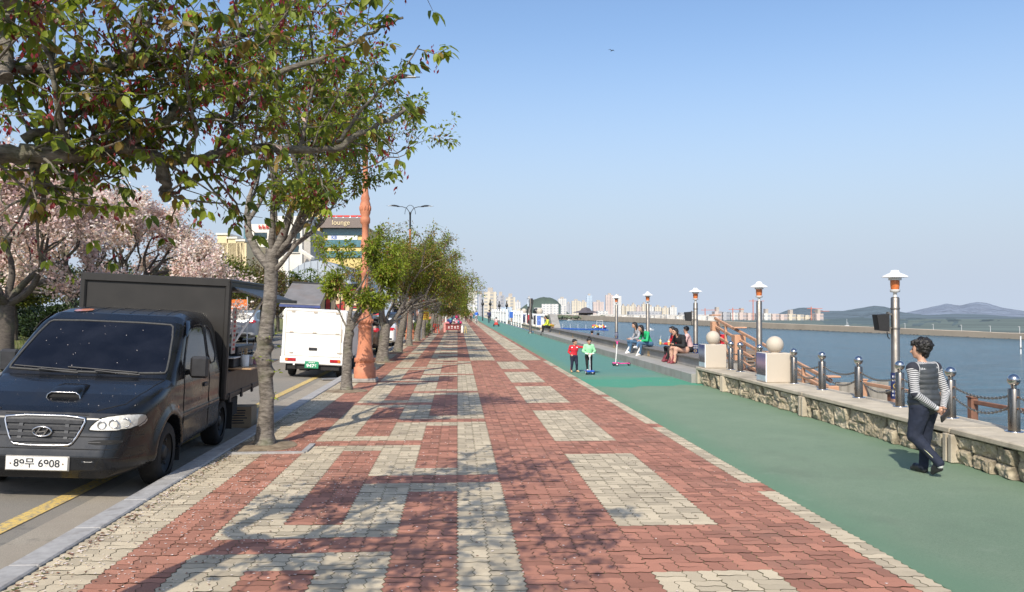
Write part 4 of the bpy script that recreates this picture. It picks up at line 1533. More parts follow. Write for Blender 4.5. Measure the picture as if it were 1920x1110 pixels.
# --- the overhanging cherry whose trunk stands just outside the picture
T0 = Tree(21)
tb = Vector((-2.62, 3.7, 0))
root = thing('cherry_tree', 'nearest cherry tree, its heavy branches with drooping leaves reaching in over the black truck', 'tree', tb)
def L0(lst): return [at(u, v, d) - tb for u, v, d in lst]
mbt = MB()
knotty_trunk(mbt, [(0, 0, -.1), (.02, 0, 1.2), (-.02, .1, 2.0), (0, .15, 2.7)], [.19, .15, .14, .13], [], None)
T0.mb = mbt
limbs0 = [
    ([(-190, 330, 4.15), (-90, 300, 4.45), (0, 292, 4.7), (60, 288, 4.8), (133, 290, 4.9), (233, 274, 5.05), (310, 300, 5.2), (400, 296, 5.3), (500, 278, 5.4), (607, 282, 5.5), (665, 257, 5.6), (715, 232, 5.7), (765, 200, 5.85)], .072, .012),
    ([(43, 262, 4.8), (100, 237, 4.9), (160, 207, 5.05), (213, 197, 5.15), (280, 176, 5.3), (330, 140, 5.45)], .03, .008),
    ([(-160, 150, 4.2), (0, 133, 4.6), (133, 127, 4.8), (267, 125, 5.0), (333, 110, 5.1), (410, 85, 5.2), (473, 60, 5.3), (540, 20, 5.45), (575, -40, 5.6)], .04, .01),
    ([(233, 273, 5.05), (300, 232, 5.1), (377, 187, 5.2), (433, 170, 5.3), (512, 141, 5.4), (599, 110, 5.5), (657, 79, 5.6), (715, 54, 5.7), (753, 33, 5.75)], .034, .008),
    ([(633, 268, 5.55), (665, 225, 5.6), (678, 205, 5.6), (715, 166, 5.7), (757, 128, 5.8), (790, 85, 5.9)], .014, .005),
    ([(217, 270, 5.0), (213, 235, 5.0), (210, 195, 4.95), (225, 140, 4.9), (250, 80, 4.9), (262, 10, 4.9)], .034, .016),
    ([(427, 172, 5.3), (436, 120, 5.25), (447, 60, 5.2), (440, -20, 5.2)], .018, .009),
    ([(277, 123, 5.0), (278, 70, 4.95), (283, 10, 4.9), (290, -40, 4.9)], .02, .012),
    ([(8, 150, 4.5), (12, 70, 4.6), (24, -30, 4.7)], .042, .03),
    ([(66, 296, 4.85), (70, 330, 4.9), (84, 366, 4.95)], .038, .03),
    ([(303, 305, 5.2), (308, 335, 5.2), (312, 372, 5.25)], .04, .03),
    ([(400, 296, 5.3), (420, 250, 5.4), (440, 215, 5.6), (480, 160, 5.9), (520, 60, 6.1), (530, -30, 6.2)], .022, .01),
    ([(560, 280, 5.45), (575, 220, 5.5), (590, 150, 5.6), (580, 60, 5.7), (600, 0, 5.75)], .013, .005),
    ([(657, 79, 5.6), (655, 40, 5.6), (650, 0, 5.62), (655, -30, 5.6)], .009, .004),
    ([(312, 362, 5.25), (350, 352, 5.3), (400, 330, 5.4), (470, 345, 5.5)], .014, .005),
    ([(84, 352, 4.9), (140, 358, 5.0), (190, 340, 5.05), (240, 322, 5.05)], .01, .004),
    ([(-190, 330, 4.15), (-300, 100, 3.2), (-300, -300, 2.9), (-100, -700, 2.9), (200, -900, 3.0)], .06, .015),  # unseen limbs overhead, added to spread the crown's shadow
    ([(-250, 200, 3.6), (-500, -200, 2.3), (-500, -900, 2.0), (-300, -1500, 1.9)], .05, .015),
    ([(-300, 50, 3.2), (-100, -300, 3.6), (200, -500, 3.8), (450, -600, 4.0)], .04, .012),
    ([(130, 290, 4.9), (110, 200, 4.7), (90, 110, 4.6), (60, 20, 4.5)], .02, .01),
    ([(350, 296, 5.25), (370, 240, 5.0), (350, 150, 4.9), (370, 60, 4.8)], .016, .007),
]
spine = []
for lst, r0, r1 in limbs0:
    pts, rad = T0.limb(L0(lst), r0, r1, n=10, jit=.008)
    for i in range(1, len(pts)):
        spine.append((pts[i], (pts[i] - pts[i - 1]).normalized(), rad[i]))
for lst in ([(-2.6, 3.9, 2.6), (-2.0, 3.4, 3.15), (-1.2, 3.0, 3.45), (-.3, 2.7, 3.6)], [(-2.6, 3.8, 2.6), (-2.3, 2.8, 3.1), (-1.7, 2.1, 3.4), (-1.0, 1.6, 3.7)], [(-2.2, 3.6, 2.9), (-1.4, 3.6, 3.4), (-.6, 3.55, 3.65), (.1, 3.4, 3.75)]):  # further limbs out of view, added to shade the near paving
    pts, rad = T0.limb([Vector(q) - tb for q in lst], .04, .01, n=8, jit=.008)
    for i in range(2, len(pts)): spine.append((pts[i], (pts[i] - pts[i - 1]).normalized(), -1))
for q, d, r in spine:
    if (q + tb).z < 2.3 or (q + tb).x > .6: continue
    uv = (q + tb - CAM); dd = max(.3, uv.dot(FWD)); u = 960 + FOC * uv.dot(RGT) / dd; v = 555 - FOC * uv.dot(UPV) / dd
    k = 2 if u < 620 else 1
    if v < -40: k = 2
    if r < 0: k = 5
    if v >= -40 and u < 740 and T0.r.random() < (.12 if u < 260 else .38): continue
    if u < 420 and v > 305 and T0.r.random() < .5: continue
    if r > .05: k = 1
    for _ in range(k):
        if T0.r.random() < (.93 if u < 640 else .55):
            ax = d.orthogonal(); ax.rotate(Matrix.Rotation(T0.r.uniform(0, 6.28), 3, d))
            nd = (ax + d * .5 + Vector((0, 0, .1 if v < 230 else -.05)))
            T0.grow(q, nd, T0.r.uniform(.16, .46) if u < 700 else T0.r.uniform(.06, .16), max(.0045, min(.012, abs(r) * .4 if r > 0 else .008)), 1 if T0.r.random() < .6 else 0, up=.05, spread=.8, nseg=3, kids=(1, 2))
T0.mb.build('trunk', BARK_NEAR, root)
P = []; Dv = []; S = []; MI = []
for q, d in T0.tips + T0.tw[::3]:
    n = T0.r.randint(4, 7)
    m_ = T0.r.choice((0, 0, 0, 1, 1, 1, 2, 3))
    for _ in range(n):
        o = Vector((T0.r.gauss(0, 1), T0.r.gauss(0, 1), T0.r.gauss(-.1, .5))).normalized()
        P.append(q + o * .012); Dv.append(o * .8 + d * .35 + Vector((0, 0, -.55))); S.append(T0.r.uniform(.045, .094)); MI.append(m_ if T0.r.random() < .7 else T0.r.randint(0, 3))
leaves_mesh('crown', np.array(P), np.array(Dv), S, LEAF_G, root, aspect=.5, mi=np.array(MI), rs=T0.rs)
petals_on(T0, 1400, root, size=.032)
print('T0 leaves', len(P))


# --- street cherries along the kerb
def street_tree(seed, label, loc, trunk, rads, knots, starts, depth, per, size, spread, bits, leafmats, group=None, up=.12, lean=(.3, 0, 0), name='cherry_tree', bark=None, branch_spread=.75, weights=(4, 4, 2, 3), kids=(2, 3), simple=False, rot=0):
    T = Tree(seed)
    t = thing(name, label, 'tree', loc, rot=(0, 0, rot), group=group)
    knotty_trunk(T.mb, trunk, rads, knots, None, n=16)
    for p, d, L, r in starts: T.grow(p, d, L, r, depth, up, branch_spread, 4, kids, lean)
    T.mb.build('trunk', bark or BARK_NEAR, t)
    P, Dv, S = T.foliage(per, size, spread)
    pop = [i for i, w in enumerate(weights) for _ in range(w)]
    # leaves of one clump share a tone more often than not
    MI = np.array([pop[int(abs(mnoise.noise((p[0] * 1.3, p[1] * 1.3, p[2] * 1.3))) * 2.2 * len(pop)) % len(pop)] if T.r.random() < .55 else T.r.choice(pop) for p in P])
    leaves_mesh('crown', P, Dv, S, leafmats, t, aspect=.5, mi=MI, rs=T.rs, simple=simple)
    if bits: petals_on(T, bits, t, size=.035)
    print(label[:30], len(P), len(T.tips))
    return t


TX = -2.56
k1 = [(a_, b_, c_ * 1.5, d_, e_) for a_, b_, c_, d_, e_ in [(1.42, -1.2, .045, .06, .8), (1.42, 2.4, .035, .05, .8), (1.3, -.2, .03, .05, .7), (1.12, -1.0, .04, .05, .7), (.98, -.4, .05, .05, .55), (1.18, 2.8, .04, .06, .7), (.66, -.3, .025, .04, .4), (0, -1.2, .05, .12, 1.2), (0, 1.5, .05, .12, 1.2), (1.9, -1, .015, .03, .4)]]
tree1 = street_tree(3, 'young cherry tree with a knotty lit trunk beside the black truck, first in full view', (TX, 11.15, 0), [(0, 0, -.1), (.02, 0, .05), (.05, .0, .6), (.0, 0, 1.25), (.08, 0, 1.9), (.1, .02, 2.45), (.1, .03, 2.6)], [.15, .12, .092, .095, .088, .09, .085], k1,
    [((.08, 0, 2.35), (-.75, .1, .8), 1.15, .066), ((.1, 0, 2.5), (-.25, .35, 1), 1.2, .06), ((.12, 0, 2.5), (.35, -.2, 1), 1.35, .064), ((.12, 0, 2.45), (.8, .25, .75), .9, .045), ((.12, 0, 2.3), (.95, -.2, .35), .6, .035), ((.1, 0, 2.6), (.0, -.6, .9), 1.1, .045), ((.14, 0, 2.55), (1, .1, .6), 1.2, .042), ((.14, 0, 2.5), (.9, -.45, .75), 1.2, .042), ((.1, 0, 2.5), (.2, .8, .7), 1.0, .045)], 4, (5, 8), .072, .12, 900, LEAF_G, lean=(.28, 0, 0), branch_spread=.62, group='cherry trees along the kerb', weights=(5, 4, 3, 3))
# sprouts on the trunk
P = []; Dv = []; S = []
for z0, aa, amp, wz, wa in k1[:7]:
    for k in range(6):
        a = aa + rnd.gauss(0, .5); q = Vector((.05 + math.cos(a) * .15, math.sin(a) * .15, z0 + rnd.gauss(0, .02)))
        P.append(q); Dv.append((math.cos(a) + rnd.gauss(0, .4), math.sin(a), rnd.uniform(-.3, .6))); S.append(rnd.uniform(.035, .07))
leaves_mesh('trunk_sprouts', np.array(P), np.array(Dv), S, [LEAF_G[0]], tree1, mi=np.zeros(len(P), int))

g2 = gnd(650, 733)
tree2 = street_tree(8, 'slim leafy cherry tree in front of the orange lamp base, second along the kerb', (g2.x, g2.y, 0), [(0, 0, -.1), (0, 0, .4), (.02, 0, 1.0), (.06, 0, 1.45)], [.15, .11, .1, .09], [(0, -1.3, .03, .1, 1.2), (.8, -.3, .03, .05, .5), (1.25, .2, .03, .06, .6)],
    [((.06, 0, 1.35), (-.25, .1, 1), .8, .06), ((.06, 0, 1.35), (.75, -.1, .9), .7, .05), ((.04, 0, 1.2), (.1, .4, 1), .8, .05), ((.05, 0, 1.3), (.5, -.4, .4), .5, .03), ((.05, 0, 1.35), (-.6, -.2, .5), .5, .03)], 4, (11, 16), .085, .15, 140, LEAF_G, lean=(.2, 0, 0), branch_spread=.6, group='cherry trees along the kerb', weights=(9, 4, 1, 3), kids=(2, 2))

# the receding row: three grown kinds, copied down the kerb
row = []
for sd_, fk, say in ((31, 1, ''), (32, 0, ''), (34, 2, '')):
    if fk == 1:
        tr = [(0, 0, -.1), (.05, 0, .5), (.12, 0, 1.1), (.14, 0, 1.35)]; rd = [.26, .19, .18, .16]
        stt = [((.05, 0, 1.2), (-.35, 0, 1), 1.5, .1), ((.17, 0, 1.2), (.8, .1, .9), 1.5, .105), ((.1, 0, 1.3), (.2, .8, .8), 1.3, .07)]
    elif fk == 0:
        tr = [(0, 0, -.1), (.1, 0, .6), (.28, 0, 1.4), (.36, 0, 1.9)]; rd = [.24, .17, .15, .13]
        stt = [((.34, 0, 1.75), (-.5, .2, .9), 1.35, .085), ((.36, 0, 1.85), (.75, -.2, .75), 1.45, .09), ((.36, 0, 1.85), (.1, .5, 1), 1.25, .07), ((.36, 0, 1.8), (.1, -.8, .7), 1.1, .06)]
    else:
        tr = [(0, 0, -.1), (.02, 0, .7), (.06, 0, 1.5), (.1, 0, 1.95)]; rd = [.2, .14, .13, .12]
        stt = [((.1, 0, 1.8), (-.6, 0, .9), 1.3, .08), ((.1, 0, 1.85), (.6, .3, .9), 1.4, .085), ((.1, 0, 1.85), (.8, -.3, .5), 1.35, .07), ((.1, 0, 1.6), (-.2, .7, .8), 1.1, .06)]
    zt = tr[-1][2]; xt = tr[-1][0]
    stt += [((xt, 0, zt), (.9, -.5, .25), 1.2, .05), ((xt, 0, zt - .1), (-.9, .3, .3), 1.15, .05), ((xt, 0, zt), (.7, .8, .2), 1.15, .05), ((xt, 0, zt), (-.5, -.8, .35), 1.1, .05)]
    row.append(street_tree(sd_, 'tmp', (TX, 29, 0), tr, rd, [(0, -1, .05, .12, 1), (0, 2, .05, .12, 1), (.9, .5, .03, .08, .5)], stt, 4, (8, 12), .088, .24, 160, LEAF_G, group='cherry trees along the kerb', lean=(.55, 0, .0), branch_spread=.66, weights=(5, 3, 2, 10), kids=(2, 3)))
spots = [(716, 678.7, 0, 1.0), (745, 661, 1, .97), (767, 648.5, 2, .98), (780, 640, 1, 1.02), (791, 634.5, 0, .95), (799, 629, 2, 1), (806, 624.5, 1, 1), (812, 620, 0, 1), (817, 616.5, 2, 1), (821, 613, 1, 1), (825, 610, 0, 1)]
tw_ = ['third along the kerb, with a stout forked trunk beside the white car', 'fourth along the kerb, its bare trunk leaning in front of the dark car', 'fifth along the kerb, slim and upright beyond the leaning one', 'sixth along the kerb, just before the yellow sign',
       'seventh along the kerb, behind the yellow sign', 'eighth along the kerb, by the low hedge', 'ninth along the kerb, beside the red chair', 'tenth along the kerb, beyond the red chair', 'eleventh along the kerb, level with the food cart', 'twelfth along the kerb, beyond the food cart', 'last visible cherry tree of the kerb row']
cnt = [0, 0, 0]
for i, (u, v, k, sc) in enumerate(spots):
    g = gnd(u, v)
    o = row[k] if cnt[k] == 0 else copy_tree(row[k])
    cnt[k] += 1
    o.location = (g.x, g.y, 0); o.rotation_euler = (0, 0, rnd.uniform(-.5, .5)); sc *= .96 if i < 5 else .86; o.scale = (sc, sc, sc * rnd.uniform(.95, 1.04))
    o['label'] = 'cherry tree, ' + tw_[i] if 'cherry' not in tw_[i] else tw_[i]

# soil pits round the kerb trees
m_soil = mat('tree_pit_soil', (.19, .135, .085), .95, var=.3, scale=9, bmp=.8, bscale=50, c2=(.23, .18, .12))
for i, (x, y) in enumerate([(TX, 11.15), (g2.x, g2.y)] + [tuple(gnd(u, v)[:2]) for u, v, k, s_ in spots[:4]]):
    V = [(x, y, .035)]; m = 28
    for q in range(m):
        a = 2 * math.pi * q / m; r = .42 + .06 * mnoise.noise((math.cos(a) * 1.5, math.sin(a) * 1.5, i))
        for f, z in ((.6, .03), (1, .004)): V.append((max(-2.885, x + math.cos(a) * r * 1.15 * f), y + math.sin(a) * r * f * 1.1, z))
    Fc = [(0, 1 + 2 * q, 1 + 2 * ((q + 1) % m)) for q in range(m)] + [(1 + 2 * q, 2 + 2 * q, 2 + 2 * ((q + 1) % m), 1 + 2 * ((q + 1) % m)) for q in range(m)]
    o = mesh_obj('ground_soil', V, Fc, m_soil, None, None, True); tag(o, kind='structure')
kk = MB(); kk.box((-2.38, 10.55, .006), (.95, .07, .03)); kk.box((-1.92, 10.9, .006), (.07, .6, .03))
tag(kk.build('tree_pit_kerb', m_kerb), kind='structure')

# fallen petals and bits on the paving
mb = MB()
for _ in range(3600):
    y = 3.6 + npr.gamma(2.0, 3.4); x = npr.uniform(-2.85, 2.9) if npr.uniform() < .12 else min(3.0, -2.85 + abs(npr.normal(0, 1.6)))
    s_ = npr.uniform(.005, .013); a = npr.uniform(0, 6.28)
    c_, n_ = math.cos(a) * s_, math.sin(a) * s_
    mb.add([(x + c_, y + n_, .006), (x - n_, y + c_, .0075), (x - c_, y - n_, .006), (x + n_, y - c_, .009)], [(0, 1, 2, 3)], 0 if npr.uniform() < .66 else 1)
for _ in range(900):
    y = 3.6 + npr.gamma(2.0, 4); x = -2.86 + abs(npr.normal(0, .06)); s_ = npr.uniform(.008, .02); a = npr.uniform(0, 6.28); c_, n_ = math.cos(a) * s_, math.sin(a) * s_
    mb.add([(x + c_, y + n_, .006), (x - n_, y + c_, .009), (x - c_, y - n_, .006), (x + n_, y - c_, .01)], [(0, 1, 2, 3)], npr.randint(0, 3))
tag(mb.build('fallen_petals', [PETAL[0], mat('dry_bits', (.2, .09, .05), .8), mat('dry_bits_green', (.1, .11, .03), .8)]), kind='stuff')


# --- blossom trees, conifers and shrubs on the lawn
def blossom_tree(seed, label, loc, hgt, depth=4, nper=(12, 18), kids=(2, 3), mix=(4, 4, 2), lean=(0, 0, 0), width=1.0):
    T = Tree(seed); t = thing('blossom_tree', label, 'tree', loc, group='cherry trees in blossom on the lawn')
    s_ = hgt / 6.5
    knotty_trunk(T.mb, [(0, 0, -.2), (.05 * s_, 0, .7 * s_), (.1 * s_, 0, 1.5 * s_), (.1 * s_, 0, 1.8 * s_)], [.3 * s_, .22 * s_, .2 * s_, .16 * s_], [], None, n=12, seg=.1)
    for d in ((-.8, .2, .9), (.75, .1, .9), (.2, .9, .8), (.1, -.8, .8), (.0, 0, 1), (-.9, -.5, .35), (.9, -.4, .35)):
        T.grow((.1 * s_, 0, 1.6 * s_), (d[0] * width, d[1] * width, d[2]), 1.75 * s_, .13 * s_, depth, .07, .72, 4, kids, lean)
    T.mb.build('trunk', BARK_DARK, t)
    P = []; Dv = []; S = []; MI = []
    pop = [i for i, w_ in enumerate(mix) for _ in range(w_)]
    for q, d in T.tips + T.tw:
        m_ = T.r.choice(pop)
        for _ in range(T.r.randint(*nper)):
            o = Vector([T.r.gauss(0, 1) for _ in range(3)])
            P.append(q + o * .13 * s_); Dv.append(Vector([T.r.gauss(0, 1) for _ in range(3)])); S.append(T.r.uniform(.075, .135) * s_); MI.append(m_ if T.r.random() < .6 else T.r.choice(pop))
    leaves_mesh('crown', np.array(P), np.array(Dv), S, PETAL, t, aspect=.8, mi=np.array(MI), rs=T.rs, simple=True)
    # a few young leaves between the flowers
    P2, D2, S2 = T.foliage((0, 1), .11 * s_, .12 * s_)
    if len(P2): leaves_mesh('young_leaves', P2, D2, S2, [LEAF_B[1]], t, mi=np.zeros(len(P2), int), rs=T.rs, simple=True)
    print('blossom', len(P))
    return t


def lz(x): return .14 + .42 * min(1, max(0, (-12.2 - x)) / (140 / 26)) if x < -12.2 else .12
def lawn_at(u, d, z=None):
    p = at(u, 600, d); return (p.x, p.y, lz(p.x) - .03)


blossom_tree(41, 'pink cherry tree in full blossom with a forked trunk, nearest on the lawn', lawn_at(8, 26.5), 6.8, lean=(.1, 0, 0), width=1.15, mix=(2, 4, 4))
blossom_tree(42, 'pale pink cherry tree in full blossom behind the roof of the black truck', lawn_at(232, 33), 6.9, mix=(6, 4, 1), width=1.1)
blossom_tree(43, 'shaded blossom tree filling the gap between the other two in bloom', lawn_at(128, 38), 8.0, mix=(2, 4, 4), width=1.1)


def shrub(name, label, loc, size, n, leaf, mats, cat, seed, group=None, clumps=14, trunk=0, flat=1.0):
    """crown of leaf clumps through an uneven volume"""
    t = thing(name, label, cat, loc, group=group); rs = np.random.RandomState(seed)
    C = unit(rs.normal(0, 1, (clumps, 3))) * rs.uniform(.35, .95, (clumps, 1)) ** .6 * np.array(size) * .78
    C[:, 2] = np.abs(C[:, 2]) * flat if trunk == 0 else C[:, 2]
    rr = rs.uniform(.28, .5, clumps) * np.mean(size)
    k = rs.randint(0, clumps, n)
    o = unit(rs.normal(0, 1, (n, 3))); rad = rs.uniform(.45, 1.0, (n, 1)) ** .5
    P = C[k] + o * rad * rr[k][:, None] * np.array([1.1, 1.1, .75]) + np.array([0, 0, trunk + (size[2] if trunk else 0)])
    P[:, 2] = np.maximum(P[:, 2], .05)
    MI = (k + (rs.uniform(0, 1, n) < .35) * rs.randint(0, 9, n)) % len(mats)
    leaves_mesh('crown', P, o * .8 + np.array([0, 0, .15]) + rs.normal(0, .3, (n, 3)), rs.uniform(.7, 1.3, n) * leaf, mats, t, aspect=.55, mi=MI, rs=rs, simple=True)
    mb = MB()
    for c in C[::2]:
        b = Vector((0, 0, trunk)); e = Vector(c) + Vector((0, 0, trunk + (size[2] if trunk else 0)))
        mb.tube([b, b.lerp(e, .5) + Vector((0, 0, .1)), e], [.07 * np.mean(size) * .5, .04, .015], 5)
    if trunk: mb.tube([(0, 0, -.2), (.05, 0, trunk * .6), (0, 0, trunk + .1)], [.16, .12, .1], 8)
    mb.build('trunk', BARK_DARK, t)
    return t


LEAF_E = [leaf_mat('evergreen_dark', (.022, .042, .014), trans=.15), leaf_mat('evergreen', (.045, .075, .02), trans=.2), leaf_mat('evergreen_shade', (.014, .028, .012), trans=.1)]
LEAF_L = [leaf_mat('pine_lime', (.15, .17, .025), trans=.25), leaf_mat('pine_green', (.06, .09, .02), trans=.2), leaf_mat('pine_deep', (.03, .05, .015), trans=.15)]
shrub('evergreen_shrub', 'dark glossy evergreen shrub behind the pink tree, at the corner of the black box body', lawn_at(128, 36), (2.2, 1.5, 1.9), 7000, .14, LEAF_E, 'shrub', 1, clumps=22)
shrub('evergreen_shrub', 'dark evergreen shrub in deep shade behind the forked trunk of the pink tree', lawn_at(55, 39), (2.4, 1.6, 1.6), 6000, .15, LEAF_E, 'shrub', 2, clumps=20)
shrub('pine_tree', 'small lime green pine with a crooked trunk on the lawn beside the pink tree', lawn_at(26, 33), (1.7, 1.3, .65), 6000, .13, LEAF_L, 'tree', 3, clumps=16, trunk=1.25)
shrub('evergreen_shrub', 'clipped dark evergreen shrub between the black box body and the pink tree', lawn_at(195, 42), (2.2, 1.4, 1.9), 5000, .16, LEAF_E, 'shrub', 5, clumps=20)
for k, (u, d, w_, h_, pal, say) in enumerate(((392, 44, 2.7, 2.3, 0, 'olive and bronze leaved tree behind the black box body, left of the rusty one'), (462, 50, 3.0, 2.0, 1, 'rusty brown leaved tree behind the black box body, beside the cherry trunk'), (340, 52, 2.6, 1.9, 0, 'olive leaved tree partly hidden by the pale pink blossom tree'), (520, 60, 3.2, 1.9, 1, 'bronze leaved tree behind the cherry trunk and the white truck'))):
    shrub('bronze_tree', say, lawn_at(u, d), (w_, w_ * .8, h_ * .8), 8000, .15, [LEAF_B[0], LEAF_B[1], LEAF_G[1]] if pal == 0 else [LEAF_B[1], LEAF_B[2], LEAF_B[0]], 'tree', 20 + k, clumps=26, trunk=1.2)
shrub('pine_tree', 'bright green layered pine behind the white truck', lawn_at(560, 62), (2.4, 1.6, 1.0), 6000, .17, [LEAF_G[1], LEAF_G[2], LEAF_L[1]], 'tree', 31, clumps=20, trunk=2.6)
shrub('hedge', 'green roadside hedge seen between the cherry trunk and the white truck', at(488, 600, 52)[:2] + (.1,), (1.6, 1.2, .9), 3000, .13, [LEAF_G[1], LEAF_G[2]], 'hedge', 33)
# low hedge along the far kerb
hg = thing('low_hedge', 'low clipped green hedge along the kerb beyond the yellow sign', 'hedge', (-2.5, 55, 0))
rs = np.random.RandomState(9); n = 9000
P = np.stack([rs.uniform(-.42, .42, n), rs.uniform(0, 40, n), rs.uniform(.05, .78, n)], 1)
P[:, 0] += .1 * np.sin(P[:, 1] * 1.3); P[:, 2] *= 1 + .15 * np.sin(P[:, 1] * .9)
leaves_mesh('foliage', P, unit(rs.normal(0, 1, (n, 3))) + np.array([0, -.2, .4]), rs.uniform(.08, .2, n), [LEAF_L[0], LEAF_G[1], LEAF_G[2]], hg, aspect=.6, mi=rs.randint(0, 3, n), rs=rs, simple=True)
# the wood that closes the lawn
for k, (u, d, w_, h_) in enumerate(((-60, 48, 3.5, 2.4), (60, 58, 3.8, 2.6), (180, 60, 3.6, 2.2), (290, 66, 3.6, 2.2))):
    shrub('dark_tree', ['dark tree closing the lawn at the edge of the picture', 'dark tree far behind the pink blossom trunk', 'dark tree far behind the clipped shrub', 'dark tree far behind the pale blossom tree'][k], lawn_at(u, d), (w_, w_ * .7, h_), 5000, .24, LEAF_E[:2] + [LEAF_B[1]], 'tree', 50 + k, clumps=24, trunk=.6)

# ------------------------------------------------------------------ vehicles
def poly_sdf(y, z, poly):
    P = np.stack([y, z], -1); n = len(poly); d = np.full(y.shape, 1e9); ins = np.zeros(y.shape, bool)
    for i in range(n):
        a = np.array(poly[i]); b = np.array(poly[(i + 1) % n]); e = b - a; w_ = P - a
        t = np.clip((w_ @ e) / max(e @ e, 1e-12), 0, 1)
        d = np.minimum(d, ((w_ - t[..., None] * e) ** 2).sum(-1))
        c = (a[1] <= z) != (b[1] <= z)
        xi = a[0] + (z - a[1]) / (b[1] - a[1] if b[1] != a[1] else 1e-9) * (b[0] - a[0])
        ins ^= c & (y < xi)
    d = np.sqrt(d); return np.where(ins, -d, d)


def chaikin(p, n=1):
    for _ in range(n):
        q = []
        for i in range(len(p)):
            a, b = np.array(p[i]), np.array(p[(i + 1) % len(p)]); q += [tuple(a * .75 + b * .25), tuple(a * .25 + b * .75)]
        p = q
    return p


class Shell:
    """car body: side outline intersected with a plan/tumblehome width, wheel arches cut"""
    def __init__(s, side, wfun, arches, k=.09, arch_in=.26):
        s.side, s.wf, s.ar, s.k, s.ai = side, wfun, arches, k, arch_in

    def f(s, P, S=None, Wd=None):
        x, y, z = P[..., 0], P[..., 1], P[..., 2]
        if S is None: S = poly_sdf(y, z, s.side); Wd = s.wf(y, z)
        f = smax(S, np.abs(x) - Wd, s.k)
        for yc, zc, r in s.ar:
            c = np.hypot(y - yc, z - zc) - r
            f = np.maximum(f, -np.maximum(c, Wd - s.ai - np.abs(x)))
        return f

    def mesh(s, name, m, parent, h):
        ys_ = [p[0] for p in s.side]; zs_ = [p[1] for p in s.side]
        ya = np.arange(min(ys_) - 3 * h, max(ys_) + 3 * h, h); za = np.arange(min(zs_) - 3 * h, max(zs_) + 3 * h, h)
        Yg, Zg = np.meshgrid(ya, za, indexing='ij'); S = poly_sdf(Yg, Zg, s.side); Wd = s.wf(Yg, Zg)
        wm = Wd.max() + 3 * h; nh = int(wm / h) + 1; xa = (np.arange(2 * nh) - nh + .5) * h
        F = np.empty((len(xa), len(ya), len(za)))
        for i, x in enumerate(xa):
            F[i] = s.f(np.stack([np.full_like(Yg, x), Yg, Zg], -1), S, Wd)
        V, Q = surface_nets(F, (xa[0], ya[0], za[0]), h)
        e = .004; G = np.stack([s.f(V + np.eye(3)[i] * e) - s.f(V - np.eye(3)[i] * e) for i in range(3)], 1)
        return mesh_obj(name, V, Q, m, parent, None, True, normals=unit(G))

    def hit(s, O, D, off=.004, far=4.0):
        """march points O along D until they meet the body, then stand off it"""
        P = np.array(O, float); D = np.array(D, float)
        t = np.zeros(len(P))
        for _ in range(70):
            d = s.f(P + t[:, None] * D); t += np.clip(d * .7, -.05, .3)
        t = np.minimum(t, far)
        H = P + t[:, None] * D
        e = .004; G = np.stack([s.f(H + np.eye(3)[i] * e) - s.f(H - np.eye(3)[i] * e) for i in range(3)], 1)
        return H + unit(G) * off, unit(G)

    def _proj(s, pts, axis, side):
        pts = np.array(pts, float)
        if axis == 'f': O = np.stack([pts[:, 0], np.full(len(pts), min(p[0] for p in s.side) - .3), pts[:, 1]], 1); D = (0, 1, 0)
        elif axis == 'r': O = np.stack([pts[:, 0], np.full(len(pts), max(p[0] for p in s.side) + .3), pts[:, 1]], 1); D = (0, -1, 0)
        elif axis == 't': O = np.stack([pts[:, 0], pts[:, 1], np.full(len(pts), 3.0)], 1); D = (0, 0, -1)
        else: O = np.stack([np.full(len(pts), side * 1.6), pts[:, 0], pts[:, 1]], 1); D = (-side, 0, 0)
        return O, D

    def decal(s, name, poly, m, parent, axis='f', side=1, off=.004, rings=6, smooth=1, trim=None, trim_r=.012, thick=0):
        """patch that follows the body inside a 2D outline seen from the front, rear or side"""
        if smooth: poly = chaikin(poly, smooth)
        # subdivide long edges
        q = []
        for i in range(len(poly)):
            a, b = np.array(poly[i]), np.array(poly[(i + 1) % len(poly)]); n = max(1, int(np.linalg.norm(b - a) / .06))
            q += [tuple(a + (b - a) * j / n) for j in range(n)]
        poly = q; n = len(poly); c = np.mean(poly, 0)
        pts = [c] + [c + (np.array(p) - c) * (r + 1) / rings for r in range(rings) for p in poly]
        O, D = s._proj(pts, axis, side); H, G = s.hit(O, D, off)
        F = [(0, 1 + i, 1 + (i + 1) % n) for i in range(n)]
        for r in range(rings - 1):
            a0 = 1 + r * n; b0 = a0 + n
            F += [(a0 + i, b0 + i, b0 + (i + 1) % n, a0 + (i + 1) % n) for i in range(n)]
        f0 = F[len(F) // 2]; nf = np.cross(H[f0[1]] - H[f0[0]], H[f0[2]] - H[f0[0]])
        if nf @ G[f0[0]] < 0: F = [q_[::-1] for q_ in F]
        o = mesh_obj(name, H, F, m, parent, None, True, normals=G)
        if trim is not None:
            ring = [Vector(p) for p in H[1 + (rings - 1) * n:]]; ring.append(ring[0])
            MB().tube(ring, trim_r, 6, cap=False).build('window_trim' if 'window' in name or 'wind' in name else 'trim', trim, o)
        return o

    def line(s, mb, pts, r, axis='s', side=1, off=.0, mi=0):
        P = []
        for a, b in zip(pts[:-1], pts[1:]):
            a, b = np.array(a), np.array(b); n = max(1, int(np.linalg.norm(b - a) / .08)); P += [tuple(a + (b - a) * j / n) for j in range(n)]
        P.append(pts[-1]); O, D = s._proj(P, axis, side); H, G = s.hit(O, D, off)
        mb.tube([Vector(p) for p in H], r, 5, mi)


